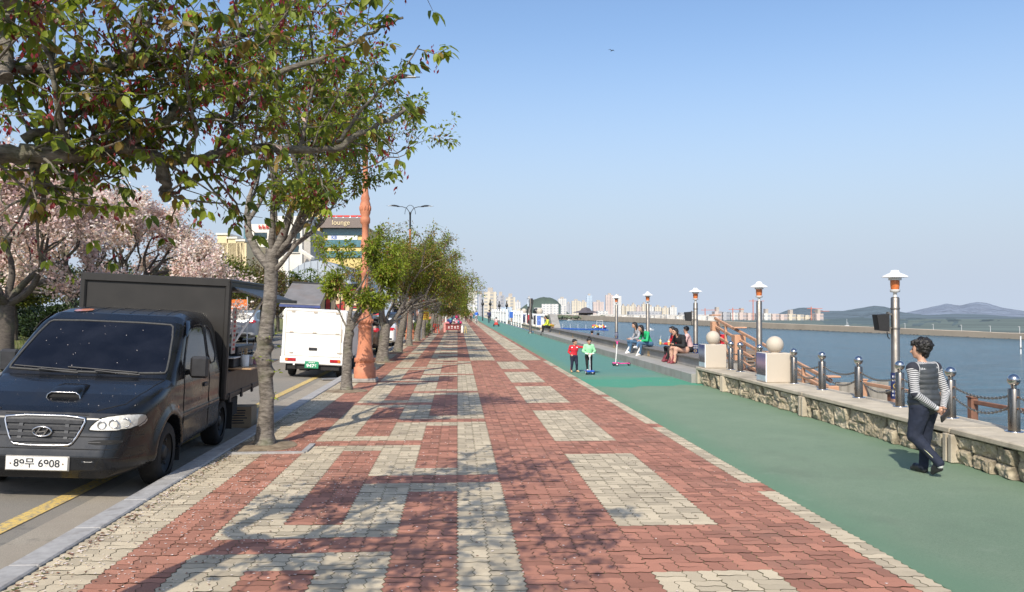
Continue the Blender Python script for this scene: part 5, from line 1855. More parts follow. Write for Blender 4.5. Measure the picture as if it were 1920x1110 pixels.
def car_paint(name, c, rough=.25, coat=.8, dust=.15, dust_c=(.2, .18, .15), metal=0.0, spec=.5):
    m, nt, b = node_mat(name)
    v = coord(nt)
    n1 = ramp(nt, noise_tex(nt, 2.2, 6, v, .7), .42, .75)
    nt.links.new(mixc(nt, mth(nt, 'MULTIPLY', n1, dust), c, dust_c), b.inputs['Base Color'])
    nt.links.new(mth(nt, 'ADD', mth(nt, 'MULTIPLY', n1, .28), rough), b.inputs['Roughness'])
    b.inputs['Coat Weight'].default_value = coat; b.inputs['Coat Roughness'].default_value = .06
    b.inputs['Metallic'].default_value = metal; b.inputs['Specular IOR Level'].default_value = spec
    return m


m_tyre = mat('tyre_rubber', (.012, .0115, .011), .85, var=.25, scale=12, dirt=.35, dirt_c=(.05, .045, .038), bmp=.3, bscale=60)
m_rim = mat('dull_rim', (.035, .035, .035), .5, metal=.6, var=.2, scale=14)
m_rimw = mat('bright_rim', (.4, .4, .4), .35, metal=.7)
m_under = mat('underbody', (.018, .017, .016), .85)
m_glass = glass_mat('tinted_glass', (.004, .005, .009), .08)
m_glass.node_tree.nodes['Principled BSDF'].inputs['Specular IOR Level'].default_value = .32
m_glass2 = glass_mat('clear_car_glass', (.03, .04, .045), .05)
m_gasket = mat('window_rubber', (.05, .05, .048), .7, var=.3, scale=30)
m_plate = mat('plate_white', (.72, .71, .66), .45, var=.05, dirt=.2)
m_plate_g = mat('plate_green', (.03, .26, .13), .45)
m_ink = mat('plate_ink', (.02, .022, .03), .5)
m_whitep = mat('plain_white', (.78, .77, .74), .45, var=.04)
m_tail = mat('tail_lamp', (.4, .012, .02), .18, var=.3, scale=30, coat=.8)
m_amberl = mat('indicator_lens', (.62, .17, .02), .2, var=.2, scale=30, coat=.8)
m_head = mat('headlamp_lens', (.62, .6, .54), .14, var=.18, scale=40, coat=1.0)
m_seam = mat('panel_gap', (.008, .008, .008), .8)


def wheel(parent, x, y, z, r, w, side, rim=None, spokes=6):
    o = MB().lathe([(r * .62, -w / 2), (r * .9, -w / 2), (r * .98, -w * .36), (r, -w * .2), (r, w * .2), (r * .98, w * .36), (r * .9, w / 2), (r * .62, w / 2)], n=36, axis='x', cap=False).build('wheel', m_tyre, parent, (x, y, z))
    mb = MB(); sd_ = side
    pr = [(r * .64, w * .42), (r * .58, w * .30), (r * .5, w * .16), (r * .26, w * .22), (r * .22, w * .4), (r * .1, w * .42), (0, w * .42)]
    mb.lathe([(a, sd_ * b) for a, b in pr], n=28, axis='x', cap=False)
    for k in range(spokes):
        a = 2 * math.pi * k / spokes; mb.ell((sd_ * w * .3, math.cos(a) * r * .42, math.sin(a) * r * .42), (w * .06, r * .07, r * .07), 6)
    mb.lathe([(r * .62, -w * .4), (0, -w * .4)], n=20, axis='x', cap=False)
    mb.build('rim', rim or m_rim, o)
    return o


def mirror(parent, x, y, z, side, m, sx=.2, sz=.2, arm=.1):
    mb = MB(); mb.box((x + side * sx * .5, y, z), (sx, .1, sz), bev=.035); mb.bar((x - side * arm, y + .05, z - sz * .3), (x + side * .05, y + .02, z - sz * .25), .05, .05)
    o = mb.build('mirror', m, parent); return o


# ------------------------------------------------------------------ the black food truck
K = 1.08
tp = (-4.1, 8.42)
truck = thing('food_truck', 'dusty black food truck with tinted windscreen, parked facing the viewer against the kerb', 'truck', (tp[0], tp[1], road_z(tp[0]) + .008), rot=(0, R(2.6), R(2.2)), scale=K)
side = [(.05, .2), (.0, .28), (.0, .4), (.015, .46), (.035, .53), (.06, .62), (.085, .74), (.13, .8), (.2, .835), (.45, .935), (.72, 1.01), (.93, 1.06), (1.3, 1.36), (1.64, 1.62), (1.78, 1.685), (2.0, 1.725), (2.3, 1.745), (2.72, 1.735), (2.86, 1.68), (2.93, 1.5), (2.95, 1.2), (2.95, .36), (2.85, .3), (1.4, .27), (.3, .22)]
def wt(y, z):
    w_ = .875 - .27 * np.clip(1 - y / .75, 0, 1) ** 2.4
    w_ = w_ - np.clip(z - .98, 0, 1) * (.17 + .06 * np.clip((1.4 - y), 0, 1)) - np.clip(z - 1.55, 0, 1) * .35
    w_ = w_ - np.clip(.36 - z, 0, .3) * .25
    w_ = w_ + .012 * np.exp(-((z - .64) / .045) ** 2) * np.clip((y - .75) * 6, 0, 1)          # rubbing strip swelling
    w_ = w_ + .03 * np.exp(-((np.hypot(y - .86, z - .33) - .4) / .06) ** 2) * (z > .3)         # arch lip
    return w_
cabS = Shell(side, wt, [(.86, .33, .37)], k=.12, arch_in=.3)
m_bpaint = car_paint('black_truck_paint', (.005, .006, .008), .24, .4, .12, (.06, .052, .045), spec=.35)
cab = cabS.mesh('cab_body', m_bpaint, truck, .021)
cabS.decal('windscreen', [(-.755, 1.095), (.755, 1.095), (.77, 1.15), (.665, 1.56), (.6, 1.6), (-.6, 1.6), (-.665, 1.56), (-.77, 1.15)], m_glass, truck, 'f', off=.004, rings=8, trim=m_gasket, trim_r=.012)
for sd_ in (1, -1):
    cabS.decal('door_window', [(1.36, 1.1), (1.38, 1.2), (1.66, 1.5), (1.82, 1.58), (2.24, 1.6), (2.3, 1.55), (2.3, 1.1)], m_glass, truck, 's', sd_, trim=m_gasket, trim_r=.009)
    cabS.decal('quarter_window', [(2.38, 1.12), (2.36, 1.58), (2.56, 1.56), (2.68, 1.42), (2.7, 1.14)], m_glass, truck, 's', sd_, trim=m_gasket, trim_r=.009)
    cabS.decal('corner_window', [(1.12, 1.08), (1.28, 1.22), (1.31, 1.21), (1.31, 1.08)], m_glass, truck, 's', sd_, smooth=1)
    hl = cabS.decal('headlight', [(sd_ * .4, .635), (sd_ * .385, .66), (sd_ * .45, .735), (sd_ * .56, .775), (sd_ * .76, .79), (sd_ * .815, .765), (sd_ * .79, .69), (sd_ * .7, .645)], m_head, truck, 'f', off=.006, rings=6, trim=m_seam, trim_r=.006)
    for cx_, cz_, rr in ((.5, .69, .036), (.6, .705, .04), (.69, .715, .04)):
        H, G = cabS.hit([(sd_ * cx_, -.3, cz_)], (0, 1, 0), .007)
        q = Vector(H[0])
        ring = [q + Vector((math.cos(a_) * rr, -.004, math.sin(a_) * rr)) for a_ in np.linspace(0, 2 * math.pi, 13)]
        MB().tube(ring, .006, 5, cap=False).build('reflector_ring', m_chrome, hl)
    cabS.decal('indicator', [(sd_ * .755, .655), (sd_ * .765, .77), (sd_ * .805, .765), (sd_ * .812, .70)], mat('smoked_lens', (.32, .3, .26), .15, coat=1.0), truck, 'f', off=.0095, rings=3, smooth=1)
    cabS.decal('bumper_slot', [(sd_ * .4, .515), (sd_ * .4, .555), (sd_ * .68, .565), (sd_ * .68, .52)], m_seam, truck, 'f', off=.005, rings=3, smooth=1)
    mb = MB()
    cabS.line(mb, [(sd_ * .4, .535), (sd_ * .68, .542)], .008, 'f'); mb.build('slot_bar', m_black, truck)
    cabS.decal('side_repeater', [(1.08, .735), (1.08, .765), (1.13, .765), (1.13, .735)], m_amberl, truck, 's', sd_, rings=2)
    mb = MB()
    cabS.line(mb, [(1.33, 1.09), (1.31, .98), (1.31, .34)], .006, 's', sd_); cabS.line(mb, [(2.335, 1.62), (2.345, .34)], .006, 's', sd_); cabS.line(mb, [(1.31, .345), (2.345, .345)], .006, 's', sd_)
    cabS.line(mb, [(1.31, .98), (1.4, 1.22), (1.66, 1.545), (1.84, 1.635), (2.28, 1.65), (2.335, 1.62)], .005, 's', sd_)
    mb.build('door_seam', m_seam, truck)
    mb = MB(); cabS.line(mb, [(1.3, .615), (2.94, .615)], .006, 's', sd_); cabS.line(mb, [(1.3, .665), (2.94, .665)], .006, 's', sd_); mb.build('rubbing_strip', m_black, truck)
    mb = MB(); H, G = cabS.hit([(sd_ * 1.6, 2.16, .9)], (-sd_, 0, 0), .008); mb.box(H[0], (.02, .16, .045), bev=.008); mb.build('door_handle', m_black, truck)
    mirror(truck, sd_ * .89, 1.46, 1.15, sd_, m_black, .19, .235, .12)
    cabS.decal('rain_visor', [(1.5, 1.44), (1.68, 1.595), (1.84, 1.655), (2.26, 1.665), (2.26, 1.6), (1.84, 1.58), (1.68, 1.51)], m_glass, truck, 's', sd_, off=.022, rings=4)
    mb = MB(); cabS.line(mb, [(sd_ * .33, .80), (sd_ * .42, .86), (sd_ * .5, 1.0)], .0, 'f') if 0 else None
# bonnet shut lines
mb = MB()
for sd_ in (1, -1):
    cabS.line(mb, [(sd_ * .42, .15), (sd_ * .63, .28), (sd_ * .72, .55), (sd_ * .79, .9)], .005, 't')
cabS.line(mb, [(-.36, .775), (.36, .775)], .005, 'f'); mb.build('bonnet_seam', m_seam, truck)
mb = MB()
for z in (.475, .585, .40): cabS.line(mb, [(-.8, z), (.8, z)], .0045, 'f')
mb.build('bumper_seam', m_seam, truck)
# grille
gp = [(-.345, .76), (.345, .76), (.345, .7), (.27, .53), (.22, .5), (-.22, .5), (-.27, .53), (-.345, .7)]
gr = cabS.decal('grille', gp, mat('grille_plastic', (.03, .031, .034), .55, var=.2, scale=30), truck, 'f', off=.006, rings=4, smooth=1, trim=m_chrome, trim_r=.014)
mb = MB()
for i_, z in enumerate((.712, .655, .598, .548)):
    hw = np.interp(z, [.5, .53, .7, .76], [.22, .26, .33, .33])
    H, G = cabS.hit([(x, -.3, z) for x in np.linspace(-hw, hw, 7)], (0, 1, 0), .012)
    for a_, b_ in zip(H[:-1], H[1:]): mb.bar(a_, b_, .03, .03)
for x in (-.2, .2):
    H, G = cabS.hit([(x, -.3, z) for z in (.73, .66, .6, .53)], (0, 1, 0), .008)
    for a_, b_ in zip(H[:-1], H[1:]): mb.bar(a_, b_, .035, .02)
mb.build('grille_slats', mat('grille_slat', (.05, .051, .055), .4, var=.2, scale=30), gr)
ey = float(cabS.hit([(0, -.3, .63)], (0, 1, 0), 0)[0][0][1]) - .045
mb = MB()
ring = [(math.cos(a_) * .082, ey, .628 + math.sin(a_) * .043) for a_ in np.linspace(0, 2 * math.pi, 33)]
mb.tube(ring, .009, 6, cap=False)
for s_ in (-1, 1): mb.bar((s_ * .035 - .018, ey, .598), (s_ * .035 + .018, ey, .658), .014, .012)
mb.bar((-.045, ey, .622), (.045, ey, .634), .014, .012)
mb.build('emblem', m_chrome, gr)
MB().box((0, ey + .022, .628), (.14, .012, .075), bev=.005).build('emblem_back', m_black, gr)
# bonnet scoop
hz_ = float(cabS.hit([(.03, .47, 3)], (0, 0, -1), 0)[0][0][2])
mb = MB()
n_ = 9; secs = []
for j, (y, hh, wd) in enumerate(((.36, .052, .155), (.42, .062, .158), (.52, .055, .15), (.62, .03, .14), (.68, .0, .13))):
    zb = float(cabS.hit([(.03, y, 3)], (0, 0, -1), 0)[0][0][2])
    for i in range(n_):
        a_ = math.pi * i / (n_ - 1); x = -math.cos(a_) * wd; secs.append((.03 + x, y, zb - .015 + (hh + .015) * min(1, math.sin(a_) * 1.7)))
mb.add(secs, [(j * n_ + i, j * n_ + i + 1, (j + 1) * n_ + i + 1, (j + 1) * n_ + i) for j in range(4) for i in range(n_ - 1)], 0, True)
sc_ = mb.build('bonnet_scoop', m_bpaint, truck)
front = [Vector(p) for p in secs[:n_]]
mb = MB(); mb.tube(front, .007, 6); mb.tube([front[0] + Vector((.01, -.002, .008)), front[-1] + Vector((-.01, -.002, .008))], .005, 6); mb.build('scoop_rim', m_chrome, sc_)
mb = MB(); mb.add([p + Vector((0, .012, 0)) for p in front], [tuple(range(n_))]); mb.build('scoop_mouth', m_seam, sc_)
# wipers
for x0, x1 in ((-.72, -.1), (-.2, .5)):
    P_ = [(x0 + (x1 - x0) * t, 1.125 - .03 * t) for t in (0, .25, .5, .75, 1)]
    O, D = cabS._proj(P_, 'f', 1); H, G = cabS.hit(O, D, .02)
    mb = MB(); mb.tube([Vector(p) for p in H], .009, 5)
    P_ = [(x0 + (x1 - x0) * t, 1.112 - .05 * t) for t in (.4, .6, .8, 1.05)]
    O, D = cabS._proj(P_, 'f', 1); H, G = cabS.hit(O, D, .034); mb.tube([Vector(p) for p in H], .008, 5); mb.build('wiper', m_black, truck)
# fallen petals sticking to the windscreen, bonnet and roof
mb = MB()
O = np.stack([npr.uniform(-.75, .75, 110), npr.uniform(.15, 2.7, 110), np.full(110, 3.0)], 1)
Hq, Gq = cabS.hit(O, (0, 0, -1), .008)
for p_, g_ in zip(Hq, Gq):
    u_ = Vector(g_).orthogonal().normalized(); u_.rotate(Matrix.Rotation(rnd.uniform(0, 6.28), 3, Vector(g_))); w_ = Vector(g_).cross(u_); s_ = rnd.uniform(.002, .0065); p_ = Vector(p_)
    mb.quad(p_ + u_ * s_, p_ + w_ * s_ * .7, p_ - u_ * s_, p_ - w_ * s_ * .7)
tag(mb.build('petal_specks', PETAL[0], truck), kind='stuff')
# roof ribs and marker lamp
mb = MB()
for x in np.linspace(-.5, .5, 6): cabS.line(mb, [(x, 1.82), (x, 2.7)], .006, 't')
mb.build('roof_rib', m_bpaint, truck)
cabS.decal('marker_lamp', [(-.5, 1.685), (-.5, 1.71), (-.33, 1.722), (-.33, 1.695)], m_amberl, truck, 'f', off=.012, rings=2)
# number plate
pl_ = MB().box((-.01, -.022, .345), (.53, .012, .118), bev=.004).build('number_plate', m_plate, truck)
MB().box((-.01, -.008, .345), (.55, .02, .135), bev=.006).build('plate_frame', mat('plate_frame_metal', (.3, .28, .25), .5), pl_)
text_obj('plate_lettering', '89무 6908', .095, m_ink, pl_, Matrix.Translation((-.01, -.029, .345)) @ Matrix.Rotation(R(90), 4, 'X'), .0012, .001, sx=1.0)
mb = MB()
for s_ in (-.235, .215): mb.lathe([(.007, 0), (.005, -.004)], (s_, -.03, .345), 8, axis='y')
mb.build('plate_screw', m_rust, pl_)
# wheels
for sd_ in (1, -1):
    wheel(truck, sd_ * .765, .86, .315, .315, .19, sd_); wheel(truck, sd_ * .72, 3.3, .305, .305, .2, sd_)
# chassis and under side
mb = MB(); mb.box((0, 3.9, .45), (.8, 3.2, .16)); mb.box((0, 1.8, .3), (1.3, 2.0, .12)); mb.box((0, 3.3, .33), (1.3, .12, .12)); mb.box((.72, 2.95, .42), (.1, .9, .1)); mb.box((.6, 4.15, .4), (.35, .5, .25)); mb.build('chassis', m_under, truck)
for sd_ in (1, -1): MB().box((sd_ * .74, 3.72, .33), (.24, .012, .36)).build('mud_flap', m_under, truck); MB().box((sd_ * .76, 1.3, .27), (.2, .012, .22)).build('mud_flap', m_under, truck)
# box body
m_box = mat('matt_black_panel', (.026, .024, .022), .45, var=.2, scale=2.5, dirt=.35, dirt_c=(.04, .036, .031), spec=.35)
m_boxin = mat('box_inside', (.03, .03, .03), .7, var=.3)
B0, B1, BT, BS = 3.02, 5.4, 2.13, .99
mb = MB()
mb.box((0, B0 + .03, (BT + .62) / 2), (1.78, .06, BT - .62), bev=.02); mb.build('front_panel', m_box, truck)
mb = MB(); mb.box((0, (B0 + B1) / 2, BT + .015), (1.84, B1 - B0 + .06, .05), bev=.02); mb.build('box_roof', m_box, truck)
mb = MB()
for x in (-.885, .885):
    for y in (B0 + .02, B1 - .03): mb.box((x, y, (BT + .62) / 2), (.075, .1, BT - .6), bev=.022)
    mb.box((x, (B0 + B1) / 2, BT - .06), (.07, B1 - B0 - .1, .13), bev=.02)
mb.box((0, B0 - .012, BT - .02), (1.8, .04, .085), bev=.015)
mb.build('corner_frame', m_box, truck)
mb = MB(); mb.box((0, B1 - .02, .8), (1.7, .04, .36)); mb.build('tailgate', m_boxin, truck)
for sd_ in (1, -1):
    mb = MB(); mb.box((sd_ * .9, (B0 + B1) / 2 + .1, .79), (.045, B1 - B0 + .1, .37), bev=.01); mb.box((sd_ * .912, (B0 + B1) / 2 + .1, .66), (.04, B1 - B0 + .1, .05), bev=.01)
    dsd = mb.build('drop_side', m_box, truck)
    for y in (3.2, 3.9, 4.6, 5.3): MB().box((sd_ * .93, y, .63), (.03, .07, .12), bev=.01).build('hinge', m_black, dsd)
MB().box((0, (B0 + B1) / 2 + .1, .63), (1.74, B1 - B0 + .1, .05)).build('bed_floor', m_boxin, truck)
MB().box((.48, (B0 + B1) / 2 + .1, .83), (.7, B1 - B0 - .2, .3), bev=.01).build('inner_cabinet', m_boxin, truck)
mb = MB()
for k in range(9):
    t = k / 8
    for q in (0, 1): pass
aw = []
naw = 28
for j in range(2):
    for i in range(naw + 1):
        f = i / naw; x = .93 + f * .44; y = (B0 + .1) if j == 0 else (B1 - .05); z = BT - .06 - .14 * f + .006 * math.sin(f * 60)
        aw.append((x, y, z))
aw += [(x, y, z - .025) for x, y, z in aw]
n1_ = naw + 1
fs = []
for i in range(naw):
    fs += [(i, i + 1, n1_ + i + 1, n1_ + i), (2 * n1_ + i, 3 * n1_ + i, 3 * n1_ + i + 1, 2 * n1_ + i + 1), (i, 2 * n1_ + i, 2 * n1_ + i + 1, i + 1), (n1_ + i, n1_ + i + 1, 3 * n1_ + i + 1, 3 * n1_ + i)]
mb.add(aw, fs); mb.box((1.38, (B0 + B1) / 2, BT - .215), (.05, B1 - B0 - .12, .05))
mb.build('awning_flap', mat('awning_metal', (.035, .036, .04), .45, metal=.3, var=.3, scale=8), truck)
MB().tube([(.9, B0 + .3, 1.3), (1.25, B0 + .55, BT - .16)], .016, 8).build('gas_strut', m_whitep, truck)
MB().box((1.02, (B0 + B1) / 2 + .12, 1.0), (.3, B1 - B0 - .3, .022), bev=.005).build('counter', mat('counter_wood', (.42, .27, .15), .5, var=.2, scale=5, stretch=(4, .5, 1)), truck)
mn = MB().box((.932, B0 + .22, 1.5), (.012, .2, .6), bev=.003).build('menu_board', mat('menu_paper', (.45, .4, .36), .6, var=.2, scale=10), truck)
mb = MB()
for k in range(9): mb.box((.94, B0 + .22 + rnd.uniform(-.01, .01), 1.26 + k * .06), (.004, .05 + .08 * rnd.random(), .03))
mb.build('menu_lettering', mat('menu_red', (.4, .03, .03), .6), mn)
# --- things on the counter (each stands on its own)
TR = Matrix.Translation((tp[0], tp[1], road_z(tp[0]) + .008)) @ Matrix.Rotation(R(2.2), 4, 'Z') @ Matrix.Rotation(R(2.6), 4, 'Y') @ Matrix.Scale(K, 4)
def on_truck(x, y, z): return TR @ Vector((x, y, z))
cz = 1.012
t = thing('paper_cup', 'white paper cup holding wooden skewers on the truck counter', 'cup', on_truck(1.02, 3.62, cz))
MB().lathe([(.05, 0), (.06, .17), (.056, .17), (.047, .01), (0, .01)], n=20, cap=False).build('cup', m_whitep, t)
mb = MB()
for k in range(9): mb.tube([(rnd.uniform(-.02, .02), rnd.uniform(-.02, .02), .02), (rnd.uniform(-.05, .05), rnd.uniform(-.05, .05), .27)], .005, 5)
mb.build('skewers', mat('skewer_wood', (.5, .36, .2), .7), t)
t = thing('grill_box', 'black grill box with round knobs behind the truck counter', 'grill', on_truck(.72, 3.9, cz - .03))
MB().box((0, .1, .16), (.5, .9, .3), bev=.015).build('grill_body', m_black, t)
for k in range(5): MB().lathe([(.03, 0), (.026, .025), (0, .026)], (.25, -.25 + k * .17, .2), 12, axis='x').build('knob', m_steel, t)
t = thing('food_tray', 'steel food tray with a white rim at the front end of the truck counter', 'tray', on_truck(.86, 3.45, cz))
mb = MB(); mb.box((0, 0, .06), (.2, .36, .13), bev=.01); mb.build('tray_body', m_rim, t); MB().box((0, 0, .135), (.23, .4, .02), bev=.006).build('tray_rim', m_whitep, t)
for k, (x, y, h_, c, s_) in enumerate(((1.0, 3.95, .13, (.35, .3, .28), 'clear plastic jar beside the cup of skewers'), (1.05, 4.12, .12, (.45, .2, .26), 'pink lidded tub on the truck counter'), (1.0, 4.3, .15, (.4, .38, .36), 'tall clear tub next to the pink tub'), (1.04, 4.5, .11, (.5, .27, .3), 'pale pink tub at the back end of the truck counter'))):
    t = thing('food_tub', s_, 'tub', on_truck(x, y, cz), group='tubs on the truck counter')
    MB().lathe([(.06, 0), (.07, h_)], n=18).build('tub', mat('tub_plastic', c, .25, var=.2, scale=20), t); MB().lathe([(.074, h_), (.074, h_ + .018), (0, h_ + .02)], n=18).build('lid', m_rimw, t)
t = thing('tong_holder', 'steel tongs standing in a holder on the truck counter', 'tongs', on_truck(.9, 4.55, cz))
MB().lathe([(.045, 0), (.05, .14)], n=14).build('holder', m_steel, t); mb = MB()
for s_ in (-1, 1): mb.bar((s_ * .01, 0, .05), (s_ * .05, .02, .36), .012, .006)
mb.build('tongs', m_steel, t)
for k, (y, s_) in enumerate(((3.6, 'nearer black cone lamp hanging inside the truck window'), (3.95, 'farther black cone lamp hanging inside the truck window'))):
    t = thing('pendant_lamp', s_, 'lamp', on_truck(.45, y, BT - .02), group='black cone lamps inside the truck')
    MB().tube([(0, 0, 0), (0, 0, -.16)], .006, 5).build('cord', m_black, t); MB().lathe([(.025, -.14), (.04, -.2), (.14, -.32), (.14, -.335)], n=20, cap=False).build('lamp_shade', m_black, t)
# cardboard box behind the rear wheel
p = on_truck(.72, 5.0, 0)
t = thing('cardboard_box', 'printed cardboard box on the road behind the rear wheel of the black truck', 'box', (p.x, p.y, road_z(p.x)))
MB().box((0, 0, .17), (.42, .36, .34), bev=.004).build('carton', mat('cardboard', (.34, .24, .15), .85, var=.15, scale=6), t)
mb = MB()
for k in range(6):
    z = .08 + k * .04; L = .12 + .2 * rnd.random(); mb.box((-.02 + .0 * k, -.181, z), (L, .002, .018))
mb.build('print', m_ink, t); 

# ------------------------------------------------------------------ white kei truck with a box
WT = (-3.97, 23.0)
wtk = thing('box_truck', 'small white box truck seen from behind with a green number plate', 'truck', (WT[0], WT[1], road_z(WT[0]) + .008), rot=(0, R(3.0), 0))
m_wpaint = car_paint('white_truck_paint', (.8, .79, .75), .35, .3, .18, (.55, .5, .42))
mb = MB(); mb.box((0, 1.35, 1.2), (1.74, 2.7, 1.36), bev=.05); mb.build('box_body', m_wpaint, wtk)
mb = MB()
for z in (.6, 1.22, 1.83): mb.box((-.03, -.003, z), (1.5, .012, .014))
for x in (-.78, .72): mb.box((x, -.003, 1.2), (.014, .012, 1.24))
mb.build('door_seam', mat('seam_grey', (.45, .42, .36), .6), wtk)
mb = MB()
for x, z in ((-.62, 1.24), (.0, 1.24), (.62, 1.24), (-.6, 1.8), (0, 1.8), (.6, 1.8), (-.6, .68)): mb.box((x, -.012, z), (.1, .02, .035), bev=.006)
mb.box((.735, -.015, 1.2), (.02, .02, .36)); mb.box((.7, -.015, .72), (.13, .02, .03)); mb.build('door_hinge', mat('hinge_worn', (.5, .42, .33), .6), wtk)
mb = MB(); mb.box((-.02, -.016, .8), (.22, .03, .07), bev=.01); mb.build('latch', m_black, wtk)
mb = MB(); mb.box((0, .02, .47), (1.78, .1, .2), bev=.04); mb.build('rear_bumper', m_wpaint, wtk)
for s_ in (-1, 1):
    mb = MB(); mb.box((s_ * .6, -.035, .49), (.28, .03, .085), bev=.01); tl = mb.build('tail_light', m_tail, wtk)
    MB().box((s_ * .71, -.052, .49), (.075, .006, .07), bev=.002).build('indicator', m_amberl, tl)
    wheel(wtk, s_ * .66, .62, .26, .26, .17, s_, m_rim); wheel(wtk, s_ * .66, 3.1, .26, .26, .17, s_, m_rim)
mb = MB(); mb.box((0, .3, .33), (1.4, .5, .2)); mb.box((0, 1.8, .32), (.8, 3.2, .14)); mb.box((-.25, .25, .24), (.25, .3, .1)); mb.build('chassis', m_under, wtk)
for s_ in (-1, 1): MB().box((s_ * .66, .3, .33), (.26, .015, .34)).build('mud_flap', m_under, wtk)
pg = MB().box((-.02, -.06, .37), (.37, .012, .19), bev=.006).build('number_plate', m_plate_g, wtk)
text_obj('plate_lettering', '9476', .125, m_whitep, pg, Matrix.Translation((-.02, -.067, .34)) @ Matrix.Rotation(R(90), 4, 'X'), .001, .003, sx=1.15)
mb = MB()
for x in (-.08, -.05, -.01, .02, .06): mb.box((x - .01, -.067, .435), (.02, .004, .03))
mb.build('plate_line', m_whitep, pg)
mb = MB(); mb.box((-.5, -.05, .37), (.05, .01, .06), bev=.004); mb.build('sticker', m_whitep, wtk)
wcs = Shell([(2.72, .35), (2.72, 1.3), (2.8, 1.62), (3.0, 1.68), (3.5, 1.66), (3.85, 1.3), (4.0, .95), (4.05, .5), (4.0, .3), (3.4, .28)], lambda y, z: .74 - np.clip(z - .9, 0, 1) * .14 + 0 * y, [(3.1, .27, .32)], k=.1)
wcs.mesh('cab_body', m_wpaint, wtk, .045)
wcs.decal('windscreen', [(-.55, 1.0), (.55, 1.0), (.5, 1.5), (-.5, 1.5)], m_glass2, wtk, 'r'); wcs.decal('door_window', [(2.85, 1.0), (2.95, 1.5), (3.4, 1.5), (3.65, 1.02)], m_glass2, wtk, 's', 1)
mirror(wtk, .75, 3.55, 1.1, 1, m_black, .13, .18)
t = thing('wheel_chock', 'grey metal bar lying on the road under the white truck', 'chock', (-3.4, 22.6, road_z(-3.4) + .03), rot=(0, 0, .5)); MB().box((0, 0, .02), (.5, .12, .05), bev=.01).build('bar', m_rimw, t)
t['kind'] = 'thing'

# ------------------------------------------------------------------ graffiti food truck beyond it
GT = (-4.4, 27.6)
gtk = thing('food_truck', 'black food truck with cream graffiti lettering and a raised grey rear flap', 'truck', (GT[0], GT[1], road_z(GT[0]) + .008), rot=(0, R(2.5), 0))
m_dk = car_paint('dark_van_paint', (.014, .014, .016), .4, .4, .3, (.08, .07, .06))
mb = MB(); mb.box((0, 2.2, 1.62), (2.2, 4.3, 2.16), bev=.05); mb.build('box_body', m_dk, gtk)
m_gred = mat('graffiti_red', (.4, .035, .03), .6, var=.3, scale=4); m_cream = mat('graffiti_cream', (.68, .52, .33), .6, var=.1, scale=5); m_pink = mat('graffiti_pink', (.55, .16, .22), .6)
gpn = MB().box((.32, .03, 2.15), (1.4, .02, .9), bev=.004).build('graffiti_panel', m_gred, gtk)
text_obj('graffiti_outline', 'TRE', .92, m_ink, gpn, Matrix.Translation((.32, .016, 2.07)) @ Matrix.Rotation(R(90), 4, 'X'), .002, .075, sx=.86)
text_obj('graffiti_letters', 'TRE', .92, m_cream, gpn, Matrix.Translation((.32, .01, 2.07)) @ Matrix.Rotation(R(90), 4, 'X'), .002, .035, sx=.86)
MB().box((.32, .008, 1.76), (1.1, .004, .05)).build('graffiti_shade', m_pink, gpn)
mb = MB(); mb.box((0, -.02, 2.68), (2.24, .16, .1), bev=.02)
for x in (-.25, .45): mb.bar((x, .0, 2.62), (x, -.02, 1.7), .03, .03)
mb.build('rear_frame', m_black, gtk)
fl = MB(); a_, b_ = Vector((-.52, -.05, 2.66)), Vector((-.52, -1.75, 1.98))
fl.bar(a_, b_, 1.22, .05, bev=.01); flo = fl.build('rear_flap', mat('rusty_flap', (.2, .19, .185), .6, var=.15, scale=3, dirt=.5, dirt_c=(.2, .11, .06), metal=.2), gtk)
MB().bar(b_ + Vector((0, .06, -.045)), b_ + Vector((0, -.04, -.045)), 1.24, .07).build('flap_edge', mat('flap_blue_edge', (.05, .07, .2), .5), flo)
for s_ in (-1, 1): wheel(gtk, s_ * .85, .9, .33, .33, .22, s_); wheel(gtk, s_ * .85, 5.1, .33, .33, .22, s_)
MB().box((0, 3, .42), (1.6, 5.4, .2)).build('chassis', m_under, gtk)
gcs = Shell([(4.4, .4), (4.4, 1.6), (4.55, 1.95), (4.9, 2.02), (5.5, 1.95), (5.95, 1.3), (6.05, .9), (6.05, .4)], lambda y, z: 1.0 - np.clip(z - 1.1, 0, 1) * .18 + 0 * y, [(5.1, .33, .4)], k=.1)
gcs.mesh('cab_body', m_dk, gtk, .06); gcs.decal('door_window', [(4.6, 1.25), (4.7, 1.8), (5.3, 1.8), (5.6, 1.28)], m_glass, gtk, 's', 1); mirror(gtk, 1.0, 5.6, 1.4, 1, m_black, .2, .3)


